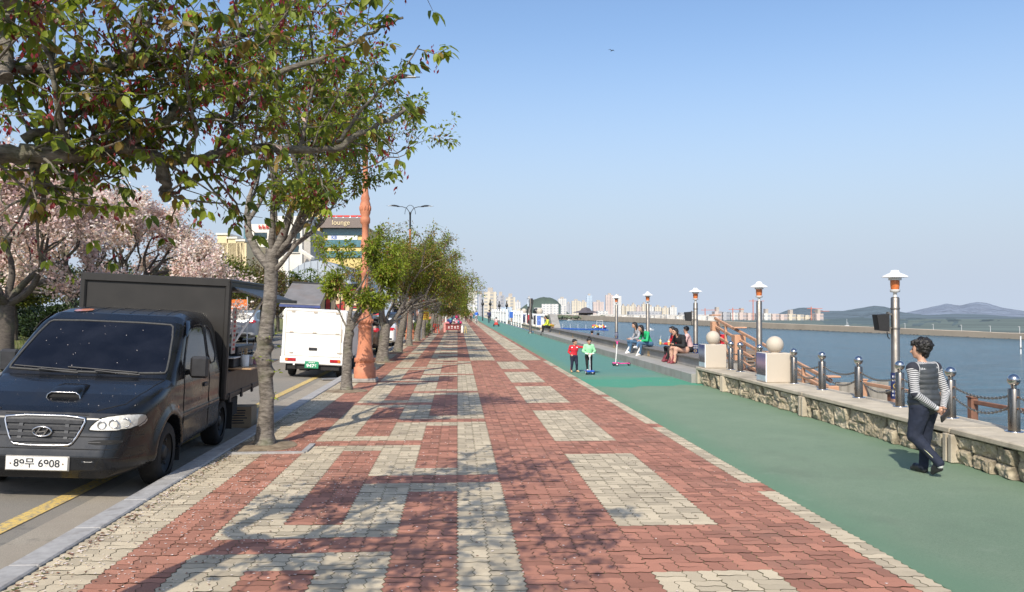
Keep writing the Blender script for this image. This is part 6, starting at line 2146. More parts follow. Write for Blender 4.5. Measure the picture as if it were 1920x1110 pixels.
# ------------------------------------------------------------------ ordinary cars
def car(name, label, loc, rotz, paint, kind, cat='car', scale=1.0, h=.045, rear=None, roll=0.0, group=None):
    t = thing(name, label, cat, loc, rot=(0, roll, rotz), scale=scale, group=group)
    if kind == 'sedan':
        sd = [(.0, .3), (.0, .62), (.15, .72), (1.05, .92), (1.75, 1.38), (2.2, 1.45), (2.9, 1.42), (3.75, 1.08), (4.35, 1.0), (4.48, .85), (4.48, .32), (4.2, .24), (.3, .22)]
        W, ar, top = .88, [(.85, .31, .36), (3.55, .31, .36)], .95
    elif kind == 'suv':
        sd = [(.0, .35), (.0, .75), (.15, .88), (1.15, 1.05), (1.85, 1.55), (2.3, 1.66), (3.7, 1.62), (4.3, 1.5), (4.5, 1.05), (4.55, .75), (4.55, .38), (4.3, .28), (.3, .26)]
        W, ar, top = .91, [(.9, .34, .4), (3.6, .34, .4)], 1.05
    elif kind == 'bug':
        sd = [(.0, .3), (.0, .55), (.1, .72), (.45, .9), (1.05, 1.02), (1.4, 1.38), (1.8, 1.52), (2.4, 1.5), (3.0, 1.25), (3.6, .75), (3.7, .45), (3.6, .28), (.3, .24)]
        W, ar, top = .8, [(.7, .31, .37), (2.95, .31, .37)], 1.0
    else:
        sd = [(.0, .35), (.0, .85), (.12, 1.05), (.7, 1.75), (.95, 1.98), (1.4, 2.05), (4.6, 2.05), (4.8, 1.9), (4.85, .5), (4.6, .32), (.3, .3)]
        W, ar, top = .92, [(.85, .34, .4), (3.8, .34, .4)], 1.1
    L = max(p[0] for p in sd)
    def wf(y, z): return W - .16 * np.clip(1 - y / .5, 0, 1) ** 2 - .12 * np.clip(1 - (L - y) / .4, 0, 1) ** 2 - np.clip(z - top, 0, 1) * (.32 if kind != 'van' else .12)
    S = Shell(sd, wf, ar, k=.1); S.mesh('car_body', paint, t, h)
    if kind == 'sedan':
        S.decal('windscreen', [(-.68, .98), (.68, .98), (.55, 1.34), (-.55, 1.34)], m_glass, t, 'f'); S.decal('rear_window', [(-.66, 1.1), (.66, 1.1), (.54, 1.37), (-.54, 1.37)], m_glass, t, 'r')
        for s_ in (1, -1): S.decal('side_window', [(1.5, 1.0), (1.85, 1.34), (2.25, 1.38), (2.85, 1.35), (3.35, 1.06)], m_glass, t, 's', s_)
        tl = [(.45, .82), (.45, .98), (.82, .98), (.82, .84)]; hl = [(.45, .62), (.5, .74), (.78, .74), (.78, .62)]; pz = (.5, .8)
    elif kind == 'suv':
        S.decal('windscreen', [(-.72, 1.1), (.72, 1.1), (.58, 1.5), (-.58, 1.5)], m_glass, t, 'f'); S.decal('rear_window', [(-.66, 1.12), (.66, 1.12), (.56, 1.47), (-.56, 1.47)], m_glass, t, 'r')
        for s_ in (1, -1): S.decal('side_window', [(1.6, 1.1), (1.95, 1.5), (2.4, 1.55), (3.7, 1.52), (4.1, 1.4), (4.15, 1.12)], m_glass, t, 's', s_)
        tl = [(.55, .98), (.55, 1.12), (.86, 1.14), (.86, .96)]; hl = [(.45, .74), (.5, .88), (.8, .9), (.8, .74)]; pz = (.55, .78)
    elif kind == 'bug':
        S.decal('windscreen', [(-.55, 1.06), (.55, 1.06), (.45, 1.38), (-.45, 1.38)], m_glass2, t, 'f'); S.decal('rear_window', [(-.4, 1.05), (.4, 1.05), (.35, 1.35), (-.35, 1.35)], m_glass, t, 'r')
        for s_ in (1, -1): S.decal('side_window', [(1.3, 1.05), (1.5, 1.36), (2.4, 1.38), (2.8, 1.1)], m_glass, t, 's', s_)
        tl = [(.45, .6), (.45, .75), (.6, .75), (.6, .6)]; hl = [(.38, .62), (.38, .8), (.58, .8), (.58, .62)]; pz = (.42, .5)
    else:
        S.decal('windscreen', [(-.78, 1.2), (.78, 1.2), (.68, 1.82), (-.68, 1.82)], m_glass, t, 'f'); S.decal('rear_window', [(-.7, 1.2), (.7, 1.2), (.66, 1.8), (-.66, 1.8)], m_glass, t, 'r')
        for s_ in (1, -1): S.decal('side_window', [(.9, 1.25), (1.15, 1.8), (4.4, 1.8), (4.4, 1.25)], m_glass, t, 's', s_)
        tl = [(.7, .8), (.7, 1.2), (.88, 1.2), (.88, .8)]; hl = [(.5, .72), (.52, .9), (.82, .92), (.82, .72)]; pz = (.5, .6)
    for s_ in (1, -1):
        S.decal('tail_light', [(s_ * x, z) for x, z in tl], m_tail, t, 'r', off=.008, rings=3)
        S.decal('headlight', [(s_ * x, z) for x, z in hl], m_head, t, 'f', off=.008, rings=3)
        mb = MB()
        S.line(mb, [(1.5, 1.0), (1.45, .4)], .006, 's', s_); S.line(mb, [(2.6, 1.0), (2.6, .4)], .006, 's', s_); mb.build('door_seam', m_seam, t)
        mirror(t, s_ * (W - .08), sd[4][0] * .95 + .3 if kind != 'van' else .85, top + .06, s_, m_black, .16, .12)
    S.decal('bumper_trim', [(-.7, .33), (-.7, .48), (.7, .48), (.7, .33)], m_black, t, 'r', rings=3)
    S.decal('grille', [(-.4, .4), (-.4, .55), (.4, .55), (.4, .4)], m_black, t, 'f', rings=3)
    S.decal('rear_plate', [(-.17, pz[1]), (-.17, pz[1] + .12), (.17, pz[1] + .12), (.17, pz[1])], m_plate, t, 'r', rings=2, smooth=0)
    S.decal('front_plate', [(-.22, pz[0] - .18), (-.22, pz[0] - .07), (.22, pz[0] - .07), (.22, pz[0] - .18)], m_plate, t, 'f', rings=2, smooth=0, off=.012)
    for yc, zc, r in ar:
        for s_ in (1, -1): wheel(t, s_ * (W - .12), yc, zc, r - .05, .2, s_, m_rimw)
    return t, S


PI = math.pi
silver = car_paint('silver_paint', (.42, .44, .47), .3, .7, .1, metal=.5)
t, S = car('parked_car', 'silver family car seen from behind through the window of the black food truck', (-10.9, 46.5, .13), PI, silver, 'suv')
t, S = car('parked_car', 'blue grey car beside the silver one, half hidden inside the truck window', (-13.3, 45.5, .13), PI, car_paint('bluegrey_paint', (.2, .25, .32), .3), 'sedan')
t, S = car('parked_car', 'dark car in the car park seen between the cherry trunk and the white truck', (-14.6, 60, .13), PI * .6, car_paint('charcoal_paint', (.05, .055, .06), .3), 'suv')
t, S = car('parked_car', 'pale car in the car park behind the green roadside hedge', (-16.5, 72, .13), PI * .55, car_paint('pale_paint', (.6, .62, .62), .3), 'sedan')
t, S = car('parked_car', 'dark bronze car parked along the kerb ahead of the graffiti truck', (-4.15, 39.2, road_z(-4.15)), PI, car_paint('bronze_paint', (.075, .045, .03), .25, 1, .15, metal=.3), 'suv', roll=R(-2.5))
t, S = car('parked_car', 'white saloon with red tail lamps parked along the kerb, glimpsed between two trunks', (-4.05, 47.0, road_z(-4.05)), PI, car_paint('white_car_paint', (.75, .75, .75), .25, .9, .08), 'sedan', roll=R(-2.5))
t, S = car('parked_car', 'small dark old car with round headlamps facing the viewer between leaning trunks', (-4.25, 57.5, road_z(-4.2)), 0, car_paint('black_car_paint', (.012, .013, .016), .2, 1, .12), 'bug', roll=R(2.5), scale=1.1)
mb = MB()
t, S = car('fire_van', 'red and white emergency van with a roof light bar, coming towards the viewer', (-7.9, 76, .12), 0, car_paint('red_van_paint', (.5, .03, .04), .3, .8, .08), 'van', cat='van')
mb = MB(); mb.box((0, 1.2, 2.14), (1.3, .35, .18), bev=.05); mb.build('light_bar', m_redp, t)
mb = MB(); [mb.box((x, -.04, .98 + .04 * math.sin(x * 9)), (.14, .03, .12), bev=.01) for x in (-.55, -.33, -.1, .12, .4, .62)]; mb.build('white_lettering', m_whitep, t)
t, S = car('parked_van', 'dark van with a pale grey roof parked beyond the leaning cherry trunks', (-4.3, 66, road_z(-4.3)), 0, car_paint('dark_van2', (.03, .032, .035), .4, .4, .2), 'van', cat='van', scale=1.1)
MB().box((0, 2.4, 2.11), (1.8, 4.4, .14), bev=.05).build('roof_cap', mat('roof_cap_grey', (.4, .4, .4), .6), t)

# ------------------------------------------------------------------ people
m_skin = mat('skin', (.5, .29, .2), .5, var=.08, scale=20)
m_skin2 = mat('skin_tanned', (.4, .22, .15), .5, var=.08, scale=20)
m_hair = mat('black_hair', (.012, .01, .009), .5, var=.4, scale=60, bmp=.5, bscale=120)
m_lip = mat('lip', (.36, .13, .11), .5)
m_eye = mat('eye_dark', (.02, .015, .012), .3)


def cloth(name, c, var=.14, rough=.85):
    return mat(name, c, rough, var=var, scale=14, bmp=.5, bscale=22)


def stripes(name, a, b_, per, duty=.5):
    m, nt, b = node_mat(name)
    at_ = N(nt, 'ShaderNodeAttribute', attribute_name='along')
    f = mth(nt, 'LESS_THAN', mth(nt, 'FRACT', mth(nt, 'MULTIPLY', at_.outputs['Fac'], 1 / per)), duty)
    nt.links.new(mixc(nt, f, a, b_), b.inputs['Base Color']); b.inputs['Roughness'].default_value = .85
    return m


DEF = dict(pel=(0, 0, .52), che=(0, 0, .72), nek=(0, .012, .815), hed=(0, -.012, .925), look=(0, -1, 0),
           shL=(.112, 0, .79), elL=(.14, .02, .63), wrL=(.145, -.03, .49), haL=(.145, -.05, .44),
           shR=(-.112, 0, .79), elR=(-.14, .02, .63), wrR=(-.145, -.03, .49), haR=(-.145, -.05, .44),
           hiL=(.05, 0, .5), knL=(.055, -.01, .28), anL=(.055, .02, .05), toL=(.065, -.08, .018),
           hiR=(-.05, 0, .5), knR=(-.055, -.01, .28), anR=(-.055, .02, .05), toR=(-.065, -.08, .018))


def hand(bl, wr, ha, H, m, thumb, curl=.5, spread=.5, r=.0052):
    """palm with five bent fingers of unequal length"""
    w_ = np.array(wr) * H; a = unit(np.array(ha) - np.array(wr)); 
    side_ = np.array(thumb, float); side_ = unit(side_ - a * (side_ @ a)); nrm = np.cross(a, side_)
    c = w_ + a * .028 * H
    M = np.stack([side_, nrm, a], 1)
    bl.ell(c, (.022 * H, .011 * H, .03 * H), m, .01 * H, M)
    for k, (off, L) in enumerate(((.016, .042), (.0055, .048), (-.0055, .044), (-.016, .034))):
        p0 = c + a * .024 * H + side_ * off * H
        d1 = unit(a + nrm * curl * .6 + side_ * off * 6 * spread); p1 = p0 + d1 * L * .5 * H
        d2 = unit(a + nrm * curl * 1.9 + side_ * off * 3 * spread); p2 = p1 + d2 * L * .5 * H
        bl.cap(p0, p1, r * H, r * .95 * H, m, .003 * H); bl.cap(p1, p2, r * .95 * H, r * .75 * H, m, .003 * H)
    p0 = c + side_ * .018 * H - a * .008 * H; p1 = p0 + unit(side_ * .8 + a * .6 + nrm * curl * .5) * .026 * H; p2 = p1 + unit(side_ * .3 + a + nrm * curl * .8) * .02 * H
    bl.cap(p0, p1, .0075 * H, .006 * H, m, .006 * H); bl.cap(p1, p2, .006 * H, .0048 * H, m, .003 * H)


def human(label, loc, rot, Ht, J=None, top=None, pants=None, shoe=None, sleeve=None, skin=None, hair='short', h=.012, child=False, group=None, fat=1.0, wide=1.0, flare=1.0, hands=None, hairmat=None, extra=None, detail=True, cat='person', name='person', folds=False):
    D = dict(DEF); D.update(J or {})
    t = thing(name, label, cat, loc, rot=(0, 0, rot), group=group)
    mats = [skin or m_skin, top, pants or top, shoe or m_black, sleeve or top, m_lip, m_eye, m_whitep]
    SK, TP, PT, SH, SL = 0, 1, 2, 3, 4
    bl = Blob(h); g = lambda k: np.array(D[k], float) * Ht; H = Ht
    pel, che, nek, hed = g('pel'), g('che'), g('nek'), g('hed')
    ax = unit(che - pel); sx = unit(g('shL') - g('shR')); sx = unit(sx - ax * (sx @ ax)); fy = np.cross(ax, sx); Mt = np.stack([sx, fy, ax], 1)
    f = fat
    bl.ell(pel + ax * .0 * H, (.083 * H * f, .066 * H * f, .075 * H), PT, .03 * H, Mt)
    bl.ell(pel * .55 + che * .45, (.083 * H * f, .06 * H * f, .11 * H), TP, .03 * H, Mt)
    bl.ell(che + ax * .005 * H, (.1 * H * f, .066 * H * f, .105 * H), TP, .03 * H, Mt)
    bl.cap(g('shL') * .92 + nek * .08, g('shR') * .92 + nek * .08, .04 * H * f, None, TP, .03 * H)
    bl.cap(nek - ax * .03 * H, nek * .4 + hed * .6, .031 * H, .027 * H, SK, .012 * H)
    s_ = 1.28 if child else 1.0
    lk = unit(np.array(D['look'], float)); upv = unit(hed - nek); upv = unit(upv * .6 + np.array([0, 0, 1]) * .6); hx = unit(np.cross(upv, -lk)); hz = np.cross(-lk, hx) * 1.0; hz = unit(np.cross(hx, lk)) if False else unit(upv - lk * (upv @ lk)); hx = np.cross(-lk, hz)
    hp = lambda x, y, z: hed + (hx * x - lk * y * -1 * -1 + hz * z) * H * s_ if False else hed + (hx * x + (-lk) * y + hz * z) * H * s_
    Mh = np.stack([hx, -lk, hz], 1)
    bl.ell(hp(0, .006, .014), np.array((.046, .055, .052)) * H * s_, SK, .012 * H, Mh)
    bl.ell(hp(0, -.018, -.018), np.array((.036, .034, .046)) * H * s_, SK, .018 * H, Mh)
    if detail:
        bl.ell(hp(0, -.034, -.05), np.array((.017, .014, .012)) * H * s_, SK, .012 * H, Mh)
        bl.cap(hp(0, -.046, .006), hp(0, -.059, -.016), .006 * H * s_, .0085 * H * s_, SK, .008 * H)
        for q in (-1, 1):
            bl.ell(hp(q * .047, .008, -.006), np.array((.006, .011, .016)) * H * s_, SK, .004 * H, Mh)
            bl.ell(hp(q * .017, -.0475, .004), np.array((.0075, .004, .004)) * H * s_, 6, .001 * H, Mh)
        bl.ell(hp(0, -.0515, -.033), np.array((.014, .004, .0045)) * H * s_, 5, .001 * H, Mh)
    for q in 'LR':
        sh, el, wr, ha = g('sh' + q), g('el' + q), g('wr' + q), g('ha' + q)
        bl.cap(sh, el, .034 * H * f, .027 * H * f, SL, .025 * H); bl.cap(el, wr, .027 * H * f, .0205 * H, SL, .01 * H)
        bl.cap(wr, wr + unit(ha - wr) * .01 * H, .0165 * H, .016 * H, SK, .006 * H)
        th = (hands or {}).get(q, ((-1 if q == 'L' else 1) * .6, -1, 0))
        hand(bl, D['wr' + q], D['ha' + q], H, SK, th, (hands or {}).get('curl' + q, .5))
        hi, kn, an, to = g('hi' + q), g('kn' + q), g('an' + q), g('to' + q)
        bl.cap(hi, kn, .054 * H * f * flare, .037 * H * flare, PT, .03 * H); bl.cap(kn, an, .037 * H * flare, .027 * H * flare, PT, .018 * H)
        fd = unit(to - an * np.array([1, 1, 0]) - np.array([0, 0, to[2]])) if False else unit(to - an)
        bl.cap(an - np.array([0, 0, .012 * H]), an * .3 + to * .7 + np.array([0, 0, .006 * H]), .024 * H, .023 * H, SH, .01 * H); bl.cap(an * .3 + to * .7, to, .021 * H, .017 * H, SH, .01 * H)
        hl = an + (an - to) * np.array([.18, .18, 0]) ; hl[2] = max(.014 * H + (an[2] - .05 * H) * .9, .016 * H) if an[2] < .3 * H else an[2] - .03 * H
        bl.cap(hl, to * np.array([1, 1, 1]) - np.array([0, 0, .004 * H]), .0155 * H, .014 * H, SH, .008 * H)
    if extra: extra(bl, g, H, hp, Mh)
    if folds:
        ff = lambda P: np.where(P[..., 2] < .49 * H, .0075 * noise3(P * np.array([1, 1, .55]), 15, 6) + .004 * noise3(P * np.array([1, 1, .8]), 34, 9), np.where(P[..., 2] < .8 * H, .003 * noise3(P, 30, 4), 0))
        bl.post = ff
    body = bl.mesh('body', mats, t)
    if hair:
        hb = Blob(max(h * .8, .007))
        hs = H * s_
        hb.ell(hp(0, .014, .022), np.array((.053, .056, .053)) * hs, 0, .01, Mh)
        if hair in ('long', 'bob'):
            for q in (-1, 1): hb.cap(hp(q * .042, .022, .0), hp(q * .045, .03, -.07 if hair == 'bob' else -.13), .02 * hs, .014 * hs, 0, .02)
            hb.cap(hp(0, .045, 0), hp(0, .05, -.08 if hair == 'bob' else -.15), .035 * hs, .025 * hs, 0, .02)
        elif hair == 'bun':
            hb.ell(hp(0, .02, .086), np.array((.026, .026, .024)) * hs, 0, .008, Mh)
        elif hair == 'curly':
            hb.ell(hp(0, .03, .03), np.array((.068, .062, .064)) * hs, 0, .015, Mh); hb.ell(hp(0, .03, -.025), np.array((.046, .036, .04)) * hs, 0, .015, Mh); hb.cap(hp(-.03, -.035, .05), hp(.03, -.035, .05), .02 * hs, None, 0, .012); hb.ell(hp(.044, .012, .01), np.array((.018, .03, .035)) * hs, 0, .015, Mh); hb.ell(hp(-.044, .012, .01), np.array((.018, .03, .035)) * hs, 0, .015, Mh)
            hb.post = lambda P: .014 * noise3(P, 42, 3) + .011 * noise3(P, 90, 5)
        if hair in ('short', 'bun', 'long', 'bob'):
            hb.cap(hp(-.032, -.03, .046), hp(.032, -.03, .046), .012 * hs, None, 0, .012)
            if hair != 'curly': hb.post = lambda P: .004 * noise3(P, 60, 3)
        for q in (-1, 1): hb.cap(hp(q * .046, -.004, .02), hp(q * .046, .004, -.012), .008 * hs, .004 * hs, 0, .006)
        hb.mesh('hair', [hairmat or m_hair], t)
    return t, bl, g, Ht


# --- the walking woman in the quilted waistcoat
m_navy2 = cloth('navy_trousers', (.012, .017, .035)); m_stripe = stripes('striped_sleeve', (.5, .5, .5), (.022, .024, .036), .021, .46)
m_vest = mat('quilted_grey', (.042, .047, .052), .55, var=.14, scale=20, bmp=.35, bscale=60)
wp = gnd(1733, 889)
WJ = dict(pel=(.0, .005, .52), che=(0, -.005, .72), nek=(.004, .0, .815), hed=(.016, -.018, .925), look=(.66, -.78, -.06),
          shL=(.112, .005, .785), elL=(.143, .06, .605), wrL=(.02, .125, .505), haL=(-.02, .135, .475),
          shR=(-.112, .005, .785), elR=(-.15, .06, .61), wrR=(-.05, .125, .50), haR=(.0, .15, .47),
          hiL=(.05, .01, .5), knL=(.075, -.015, .285), anL=(-.005, .13, .105), toL=(.0, .07, .025),
          hiR=(-.05, -.005, .5), knR=(-.06, -.045, .285), anR=(-.05, -.05, .05), toR=(-.045, -.155, .02))


def woman_extra(bl, g, H, hp, Mh):
    bl.cap(g('anL') + np.array([0, .0, .015]), g('anL') + np.array([0, .01, -.02]), .026 * H, .024 * H, 7, .004)   # pale sock above the raised heel


wo, bl, g, Hw = human('woman in a grey quilted waistcoat walking away with hands clasped behind her back', (wp.x, wp.y, .0), R(197), 1.47, WJ, top=m_stripe, pants=m_navy2, sleeve=m_stripe, shoe=m_black, hair='curly', h=.0062, flare=1.24, fat=1.14,
                     hands={'L': (.2, .3, 1), 'R': (-.2, .3, 1), 'curlL': .35, 'curlR': -.35}, extra=woman_extra, folds=True)
vb = Blob(.0075); H = Hw
pel, che = g('pel'), g('che')
ax = unit(che - pel); sx = unit(g('shL') - g('shR')); fy = np.cross(ax, sx); Mt = np.stack([sx, fy, ax], 1)
vb.ell(pel + ax * .015 * H, (.128 * H, .1 * H, .105 * H), 0, .04 * H, Mt); vb.ell(pel * .55 + che * .45, (.115 * H, .086 * H, .12 * H), 0, .04 * H, Mt); vb.ell(che, (.122 * H, .09 * H, .112 * H), 0, .04 * H, Mt)
vb.cap(g('shL') * .66 + g('nek') * .34, g('shR') * .66 + g('nek') * .34, .046 * H, None, 0, .03 * H); vb.cap(g('nek') - ax * .03 * H, g('nek') + ax * .004 * H, .045 * H, .042 * H, 0, .02 * H)
def quilt(P):
    z = P[..., 2]; a = np.abs(np.sin(z * math.pi / .058 + .4 * noise3(P, 5, 2)))
    out = .0085 * (1 - a ** .6) + .004 * noise3(P, 18, 8)
    return out + np.where(z < .425 * H, (.425 * H - z) * 3, 0) + np.where(z > .822 * H, (z - .822 * H) * 3, 0)
vb.post = quilt
vb.mesh('waistcoat', [m_vest], wo)
mb = MB()
pts = [np.array(q) for q in (g('hiL') + np.array([.062, .02, 0]), g('knL') + np.array([.056, .016, .0]), g('anL') * .5 + g('knL') * .5 + np.array([.05, .018, 0]), g('anL') + np.array([.043, .01, .02]))]
mb.tube([Vector(p) for p in pts], .0045, 5); mb.build('side_piping', mat('pale_piping', (.55, .56, .35), .7), wo)
mb = MB(); hd = g('hed'); lk = unit(np.array((.9, -.5, -.08))); hx_ = unit(np.cross(lk, (0, 0, 1)))
Rw = Matrix.Rotation(R(197), 4, 'Z')
q = wp + (Rw @ Vector(tuple((g('haL') + g('haR')) / 2 + np.array([-.03, .03, -.03]))))
ph = thing('phone_case', 'black wallet phone case held behind the back of the walking woman', 'phone case', q, rot=(R(-20), R(35), R(197)))
MB().box((0, 0, 0), (.15, .018, .085), bev=.007).build('case', m_black, ph); MB().box((.0, .0105, -.02), (.05, .002, .006)).build('clasp', m_chrome, ph)

# --- boy and girl with the scooter
m_redc = cloth('red_jacket', (.52, .02, .035)); m_navyc = cloth('dark_navy_cloth', (.014, .018, .04)); m_mint = cloth('mint_sweatshirt', (.3, .68, .36)); m_blackc = cloth('black_cloth', (.012, .012, .014))
m_tanshoe = mat('tan_shoe', (.55, .36, .2), .6); m_whiteshoe = mat('white_shoe', (.72, .7, .68), .6, var=.06)
b0 = gnd(1076, 698)
BJ = dict(hed=(.02, -.03, .89), nek=(.01, 0, .78), che=(.01, -.01, .67), pel=(0, 0, .47), look=(.55, -.85, -.15), shL=(.11, -.02, .75), elL=(.22, -.1, .74), wrL=(.34, -.14, .73), haL=(.38, -.15, .72), shR=(-.1, .02, .75), elR=(-.14, .06, .6), wrR=(-.1, -.04, .52), haR=(-.08, -.08, .5),
          hiL=(.055, 0, .45), knL=(.075, -.04, .25), anL=(.1, .02, .05), toL=(.13, -.08, .02), hiR=(-.05, 0, .45), knR=(-.06, -.01, .25), anR=(-.07, .03, .05), toR=(-.09, -.07, .02))
def boy_extra(bl, g, H, hp, Mh):
    bl.cap(g('shL') + np.array([.0, -.0, .02 * H]), g('shL') * .4 + g('elL') * .6 + np.array([0, 0, .018 * H]), .018 * H, .014 * H, 7, .004)
    bl.cap(g('shR') * .7 + g('nek') * .3 + np.array([0, -.05 * H, -.03 * H]), g('shL') * .7 + g('nek') * .3 + np.array([0, -.05 * H, -.03 * H]), .016 * H, None, 7, .004)
    for q in 'LR': bl.cap(g('hi' + q) + np.array([(1 if q == 'L' else -1) * .035 * H, -.02 * H, 0]), g('an' + q) + np.array([(1 if q == 'L' else -1) * .02 * H, -.01 * H, .02]), .016 * H, .012 * H, 1, .004)
human('small boy in a red tracksuit top reaching out to the girl on the scooter', (b0.x, b0.y, 0), R(12), .97, BJ, top=m_redc, pants=m_navyc, sleeve=m_redc, shoe=m_tanshoe, hair='short', h=.0095, child=True, fat=1.18, flare=1.1, extra=boy_extra, hands={'L': (0, 0, 1), 'curlL': .3})
g0 = gnd(1104, 701)
GJ = dict(hed=(.0, -.045, .86), nek=(0, .0, .765), che=(0, -.005, .66), pel=(0, .01, .47), look=(0, -.9, -.42), shL=(.1, -.005, .735), elL=(.16, -.02, .6), wrL=(.07, -.13, .545), haL=(.045, -.16, .535), shR=(-.1, -.005, .735), elR=(-.16, -.02, .6), wrR=(-.07, -.13, .545), haR=(-.045, -.16, .535),
          hiL=(.05, .01, .45), knL=(.06, -.01, .25), anL=(.085, .05, .05), toL=(.1, -.05, .02), hiR=(-.05, .01, .45), knR=(-.05, .0, .27), anR=(-.03, .04, .105), toR=(-.03, -.06, .085))
human('girl in a mint sweatshirt with a high bun, standing on the blue scooter', (g0.x, g0.y, 0), R(4), 1.06, GJ, top=m_mint, pants=m_blackc, shoe=m_whiteshoe, hair='bun', h=.0095, child=True, fat=1.12, flare=.85, hands={'L': (-1, 0, .3), 'R': (1, 0, .3), 'curlL': 1.1, 'curlR': 1.1})


def scooter(label, loc, rot, deck, stem, grip, hz, tilt=0):
    t = thing('scooter', label, 'scooter', loc, rot=(0, 0, rot))
    mb = MB(); mb.box((0, .22, .075), (.13, .42, .03), bev=.012); mb.box((0, -.04, .09), (.22, .16, .05), bev=.022); mb.build('deck', deck, t)
    mb = MB(); mb.tube([(0, -.05, .1), (0, .01, hz)], .016, 10); mb.build('stem', stem, t)
    mb = MB(); mb.tube([(-.13, .015, hz + .01), (-.06, .0, hz - .005), (0, .01, hz), (.06, .0, hz - .005), (.13, .015, hz + .01)], .013, 8); mb.ell((0, .01, hz - .05), (.035, .03, .06), 10); mb.build('handlebar', grip, t)
    for x, y in ((-.11, -.06), (.11, -.06), (0, .42)):
        w_ = MB().lathe([(.02, -.015), (.052, -.014), (.056, 0), (.052, .014), (.02, .015)], n=20, axis='x').build('wheel', m_black, t, (x, y, .056))
        MB().lathe([(.028, -.019), (.028, .019)], n=12, axis='x').build('hub', m_whitep, w_)
    return t


m_blues = mat('blue_scooter', (.02, .09, .5), .35, coat=.5); m_pinks = mat('pink_scooter', (.75, .07, .3), .4, coat=.4); m_alu = mat('light_alu', (.6, .62, .64), .35, metal=.4)
scooter('blue three wheeled scooter with a pale stem ridden by the girl in mint', (g0.x + .0, g0.y - .17, 0), R(4), m_blues, m_alu, m_whitep, .57)
p0 = gnd(1157, 686)
scooter('pink three wheeled scooter standing alone on the green lane before the steps', (p0.x, p0.y, 0), R(-75), m_pinks, m_whitep, m_pinks, .78)

# --- people sitting on the steps, facing the lane
SIT = dict(pel=(0, .0, .07), che=(0, -.06, .26), nek=(0, -.1, .345), hed=(0, -.15, .445), look=(0, -1, -.1), shL=(.11, -.07, .325), elL=(.15, -.12, .17), wrL=(.07, -.25, .14), haL=(.05, -.29, .14), shR=(-.11, -.07, .325), elR=(-.15, -.12, .17), wrR=(-.07, -.25, .14), haR=(-.05, -.29, .14),
           hiL=(.055, -.02, .06), knL=(.07, -.26, .085), anL=(.06, -.29, -.15), toL=(.065, -.38, -.178), hiR=(-.055, -.02, .06), knR=(-.07, -.26, .085), anR=(-.07, -.24, -.15), toR=(-.075, -.33, -.178))
SZ = .512
def sit(label, Y, x, yaw, Ht, J, **k):
    d = dict(SIT); d.update(J)
    return human(label, (x, Y, SZ), R(-90 + yaw), Ht, d, **k)


m_green = cloth('green_sweater', (.015, .36, .13)); m_jean = cloth('blue_jeans', (.06, .13, .22), .3); m_tan = cloth('tan_trousers', (.56, .33, .24)); m_gry = cloth('patterned_grey', (.3, .3, .32), .5)
sit('long haired woman in a green sweater and jeans sitting cross legged on the steps', 28.2, 6.62, 18, 1.6, dict(che=(0, -.1, .24), nek=(0, -.17, .315), hed=(0, -.235, .4), shL=(.11, -.12, .29), shR=(-.11, -.12, .29), elL=(.15, -.17, .14), elR=(-.15, -.17, .14),
    knR=(-.0, -.27, .13), anR=(.09, -.38, .0), toR=(.12, -.47, .0)), top=m_green, pants=m_jean, shoe=m_whiteshoe, hair='long', h=.014, flare=.95)
sit('person in a patterned grey top on the steps, mostly hidden behind the woman in green', 29.6, 6.6, 10, 1.6, dict(), top=m_gry, pants=m_jean, shoe=m_whiteshoe, hair='long', h=.016)
sit('girl in a red jacket holding a drink on the steps', 24.75, 6.68, 15, 1.5, dict(wrL=(.06, -.36, .17), haL=(.05, -.41, .18), elL=(.15, -.17, .15), wrR=(-.03, -.3, .17), haR=(.0, -.33, .18)), top=m_redc, pants=m_blackc, shoe=mat('dark_red_shoe', (.16, .02, .035), .6), hair='long', h=.013, flare=.9)
sit('person in a black padded coat and tan trousers leaning forward on the steps', 24.05, 6.66, 25, 1.55, dict(che=(0, -.09, .25), nek=(0, -.16, .325), hed=(0, -.225, .41), shL=(.11, -.11, .3), shR=(-.11, -.11, .3), elL=(.16, -.15, .14), elR=(-.16, -.15, .14), wrL=(.06, -.3, .17), wrR=(-.06, -.3, .17), haL=(.05, -.34, .18), haR=(-.05, -.34, .18)),
    top=m_blackc, pants=m_tan, shoe=mat('maroon_shoe', (.2, .04, .05), .6), hair='bob', h=.013, fat=1.25, flare=1.12)
sit('dark haired person in a pale pink top sitting behind the one in the black coat', 24.5, 7.0, -20, 1.5, dict(hed=(0, -.1, .45), look=(-.5, -.8, 0)), top=cloth('pale_pink', (.6, .4, .4)), pants=m_blackc, hair='short', h=.016)
def place_drink(label, p, c):
    t = thing('drink_bottle', label, 'drink', p)
    MB().lathe([(.03, -.07), (.035, .05), (.02, .09)], n=14).build('bottle', mat('drink_' + label[:3], c, .3, coat=.5), t); MB().lathe([(.036, .03), (.036, .055)], n=14).build('label_band', m_whitep, t); MB().tube([(0, 0, .08), (.015, 0, .2)], .004, 5).build('straw', m_whitep, t)
def sw(Y, x, yaw, q, Ht):
    v = Matrix.Rotation(R(-90 + yaw), 4, 'Z') @ (Vector(q) * Ht); return Vector((x, Y, SZ)) + v
place_drink('yellow drink in a clear bottle with a straw, held out by the girl in red', sw(24.75, 6.68, 15, (.045, -.435, .2), 1.5), (.55, .42, .1))
place_drink('orange drink in a cup held by the person in the black coat', sw(24.05, 6.66, 25, (.0, -.37, .2), 1.55), (.65, .3, .08))
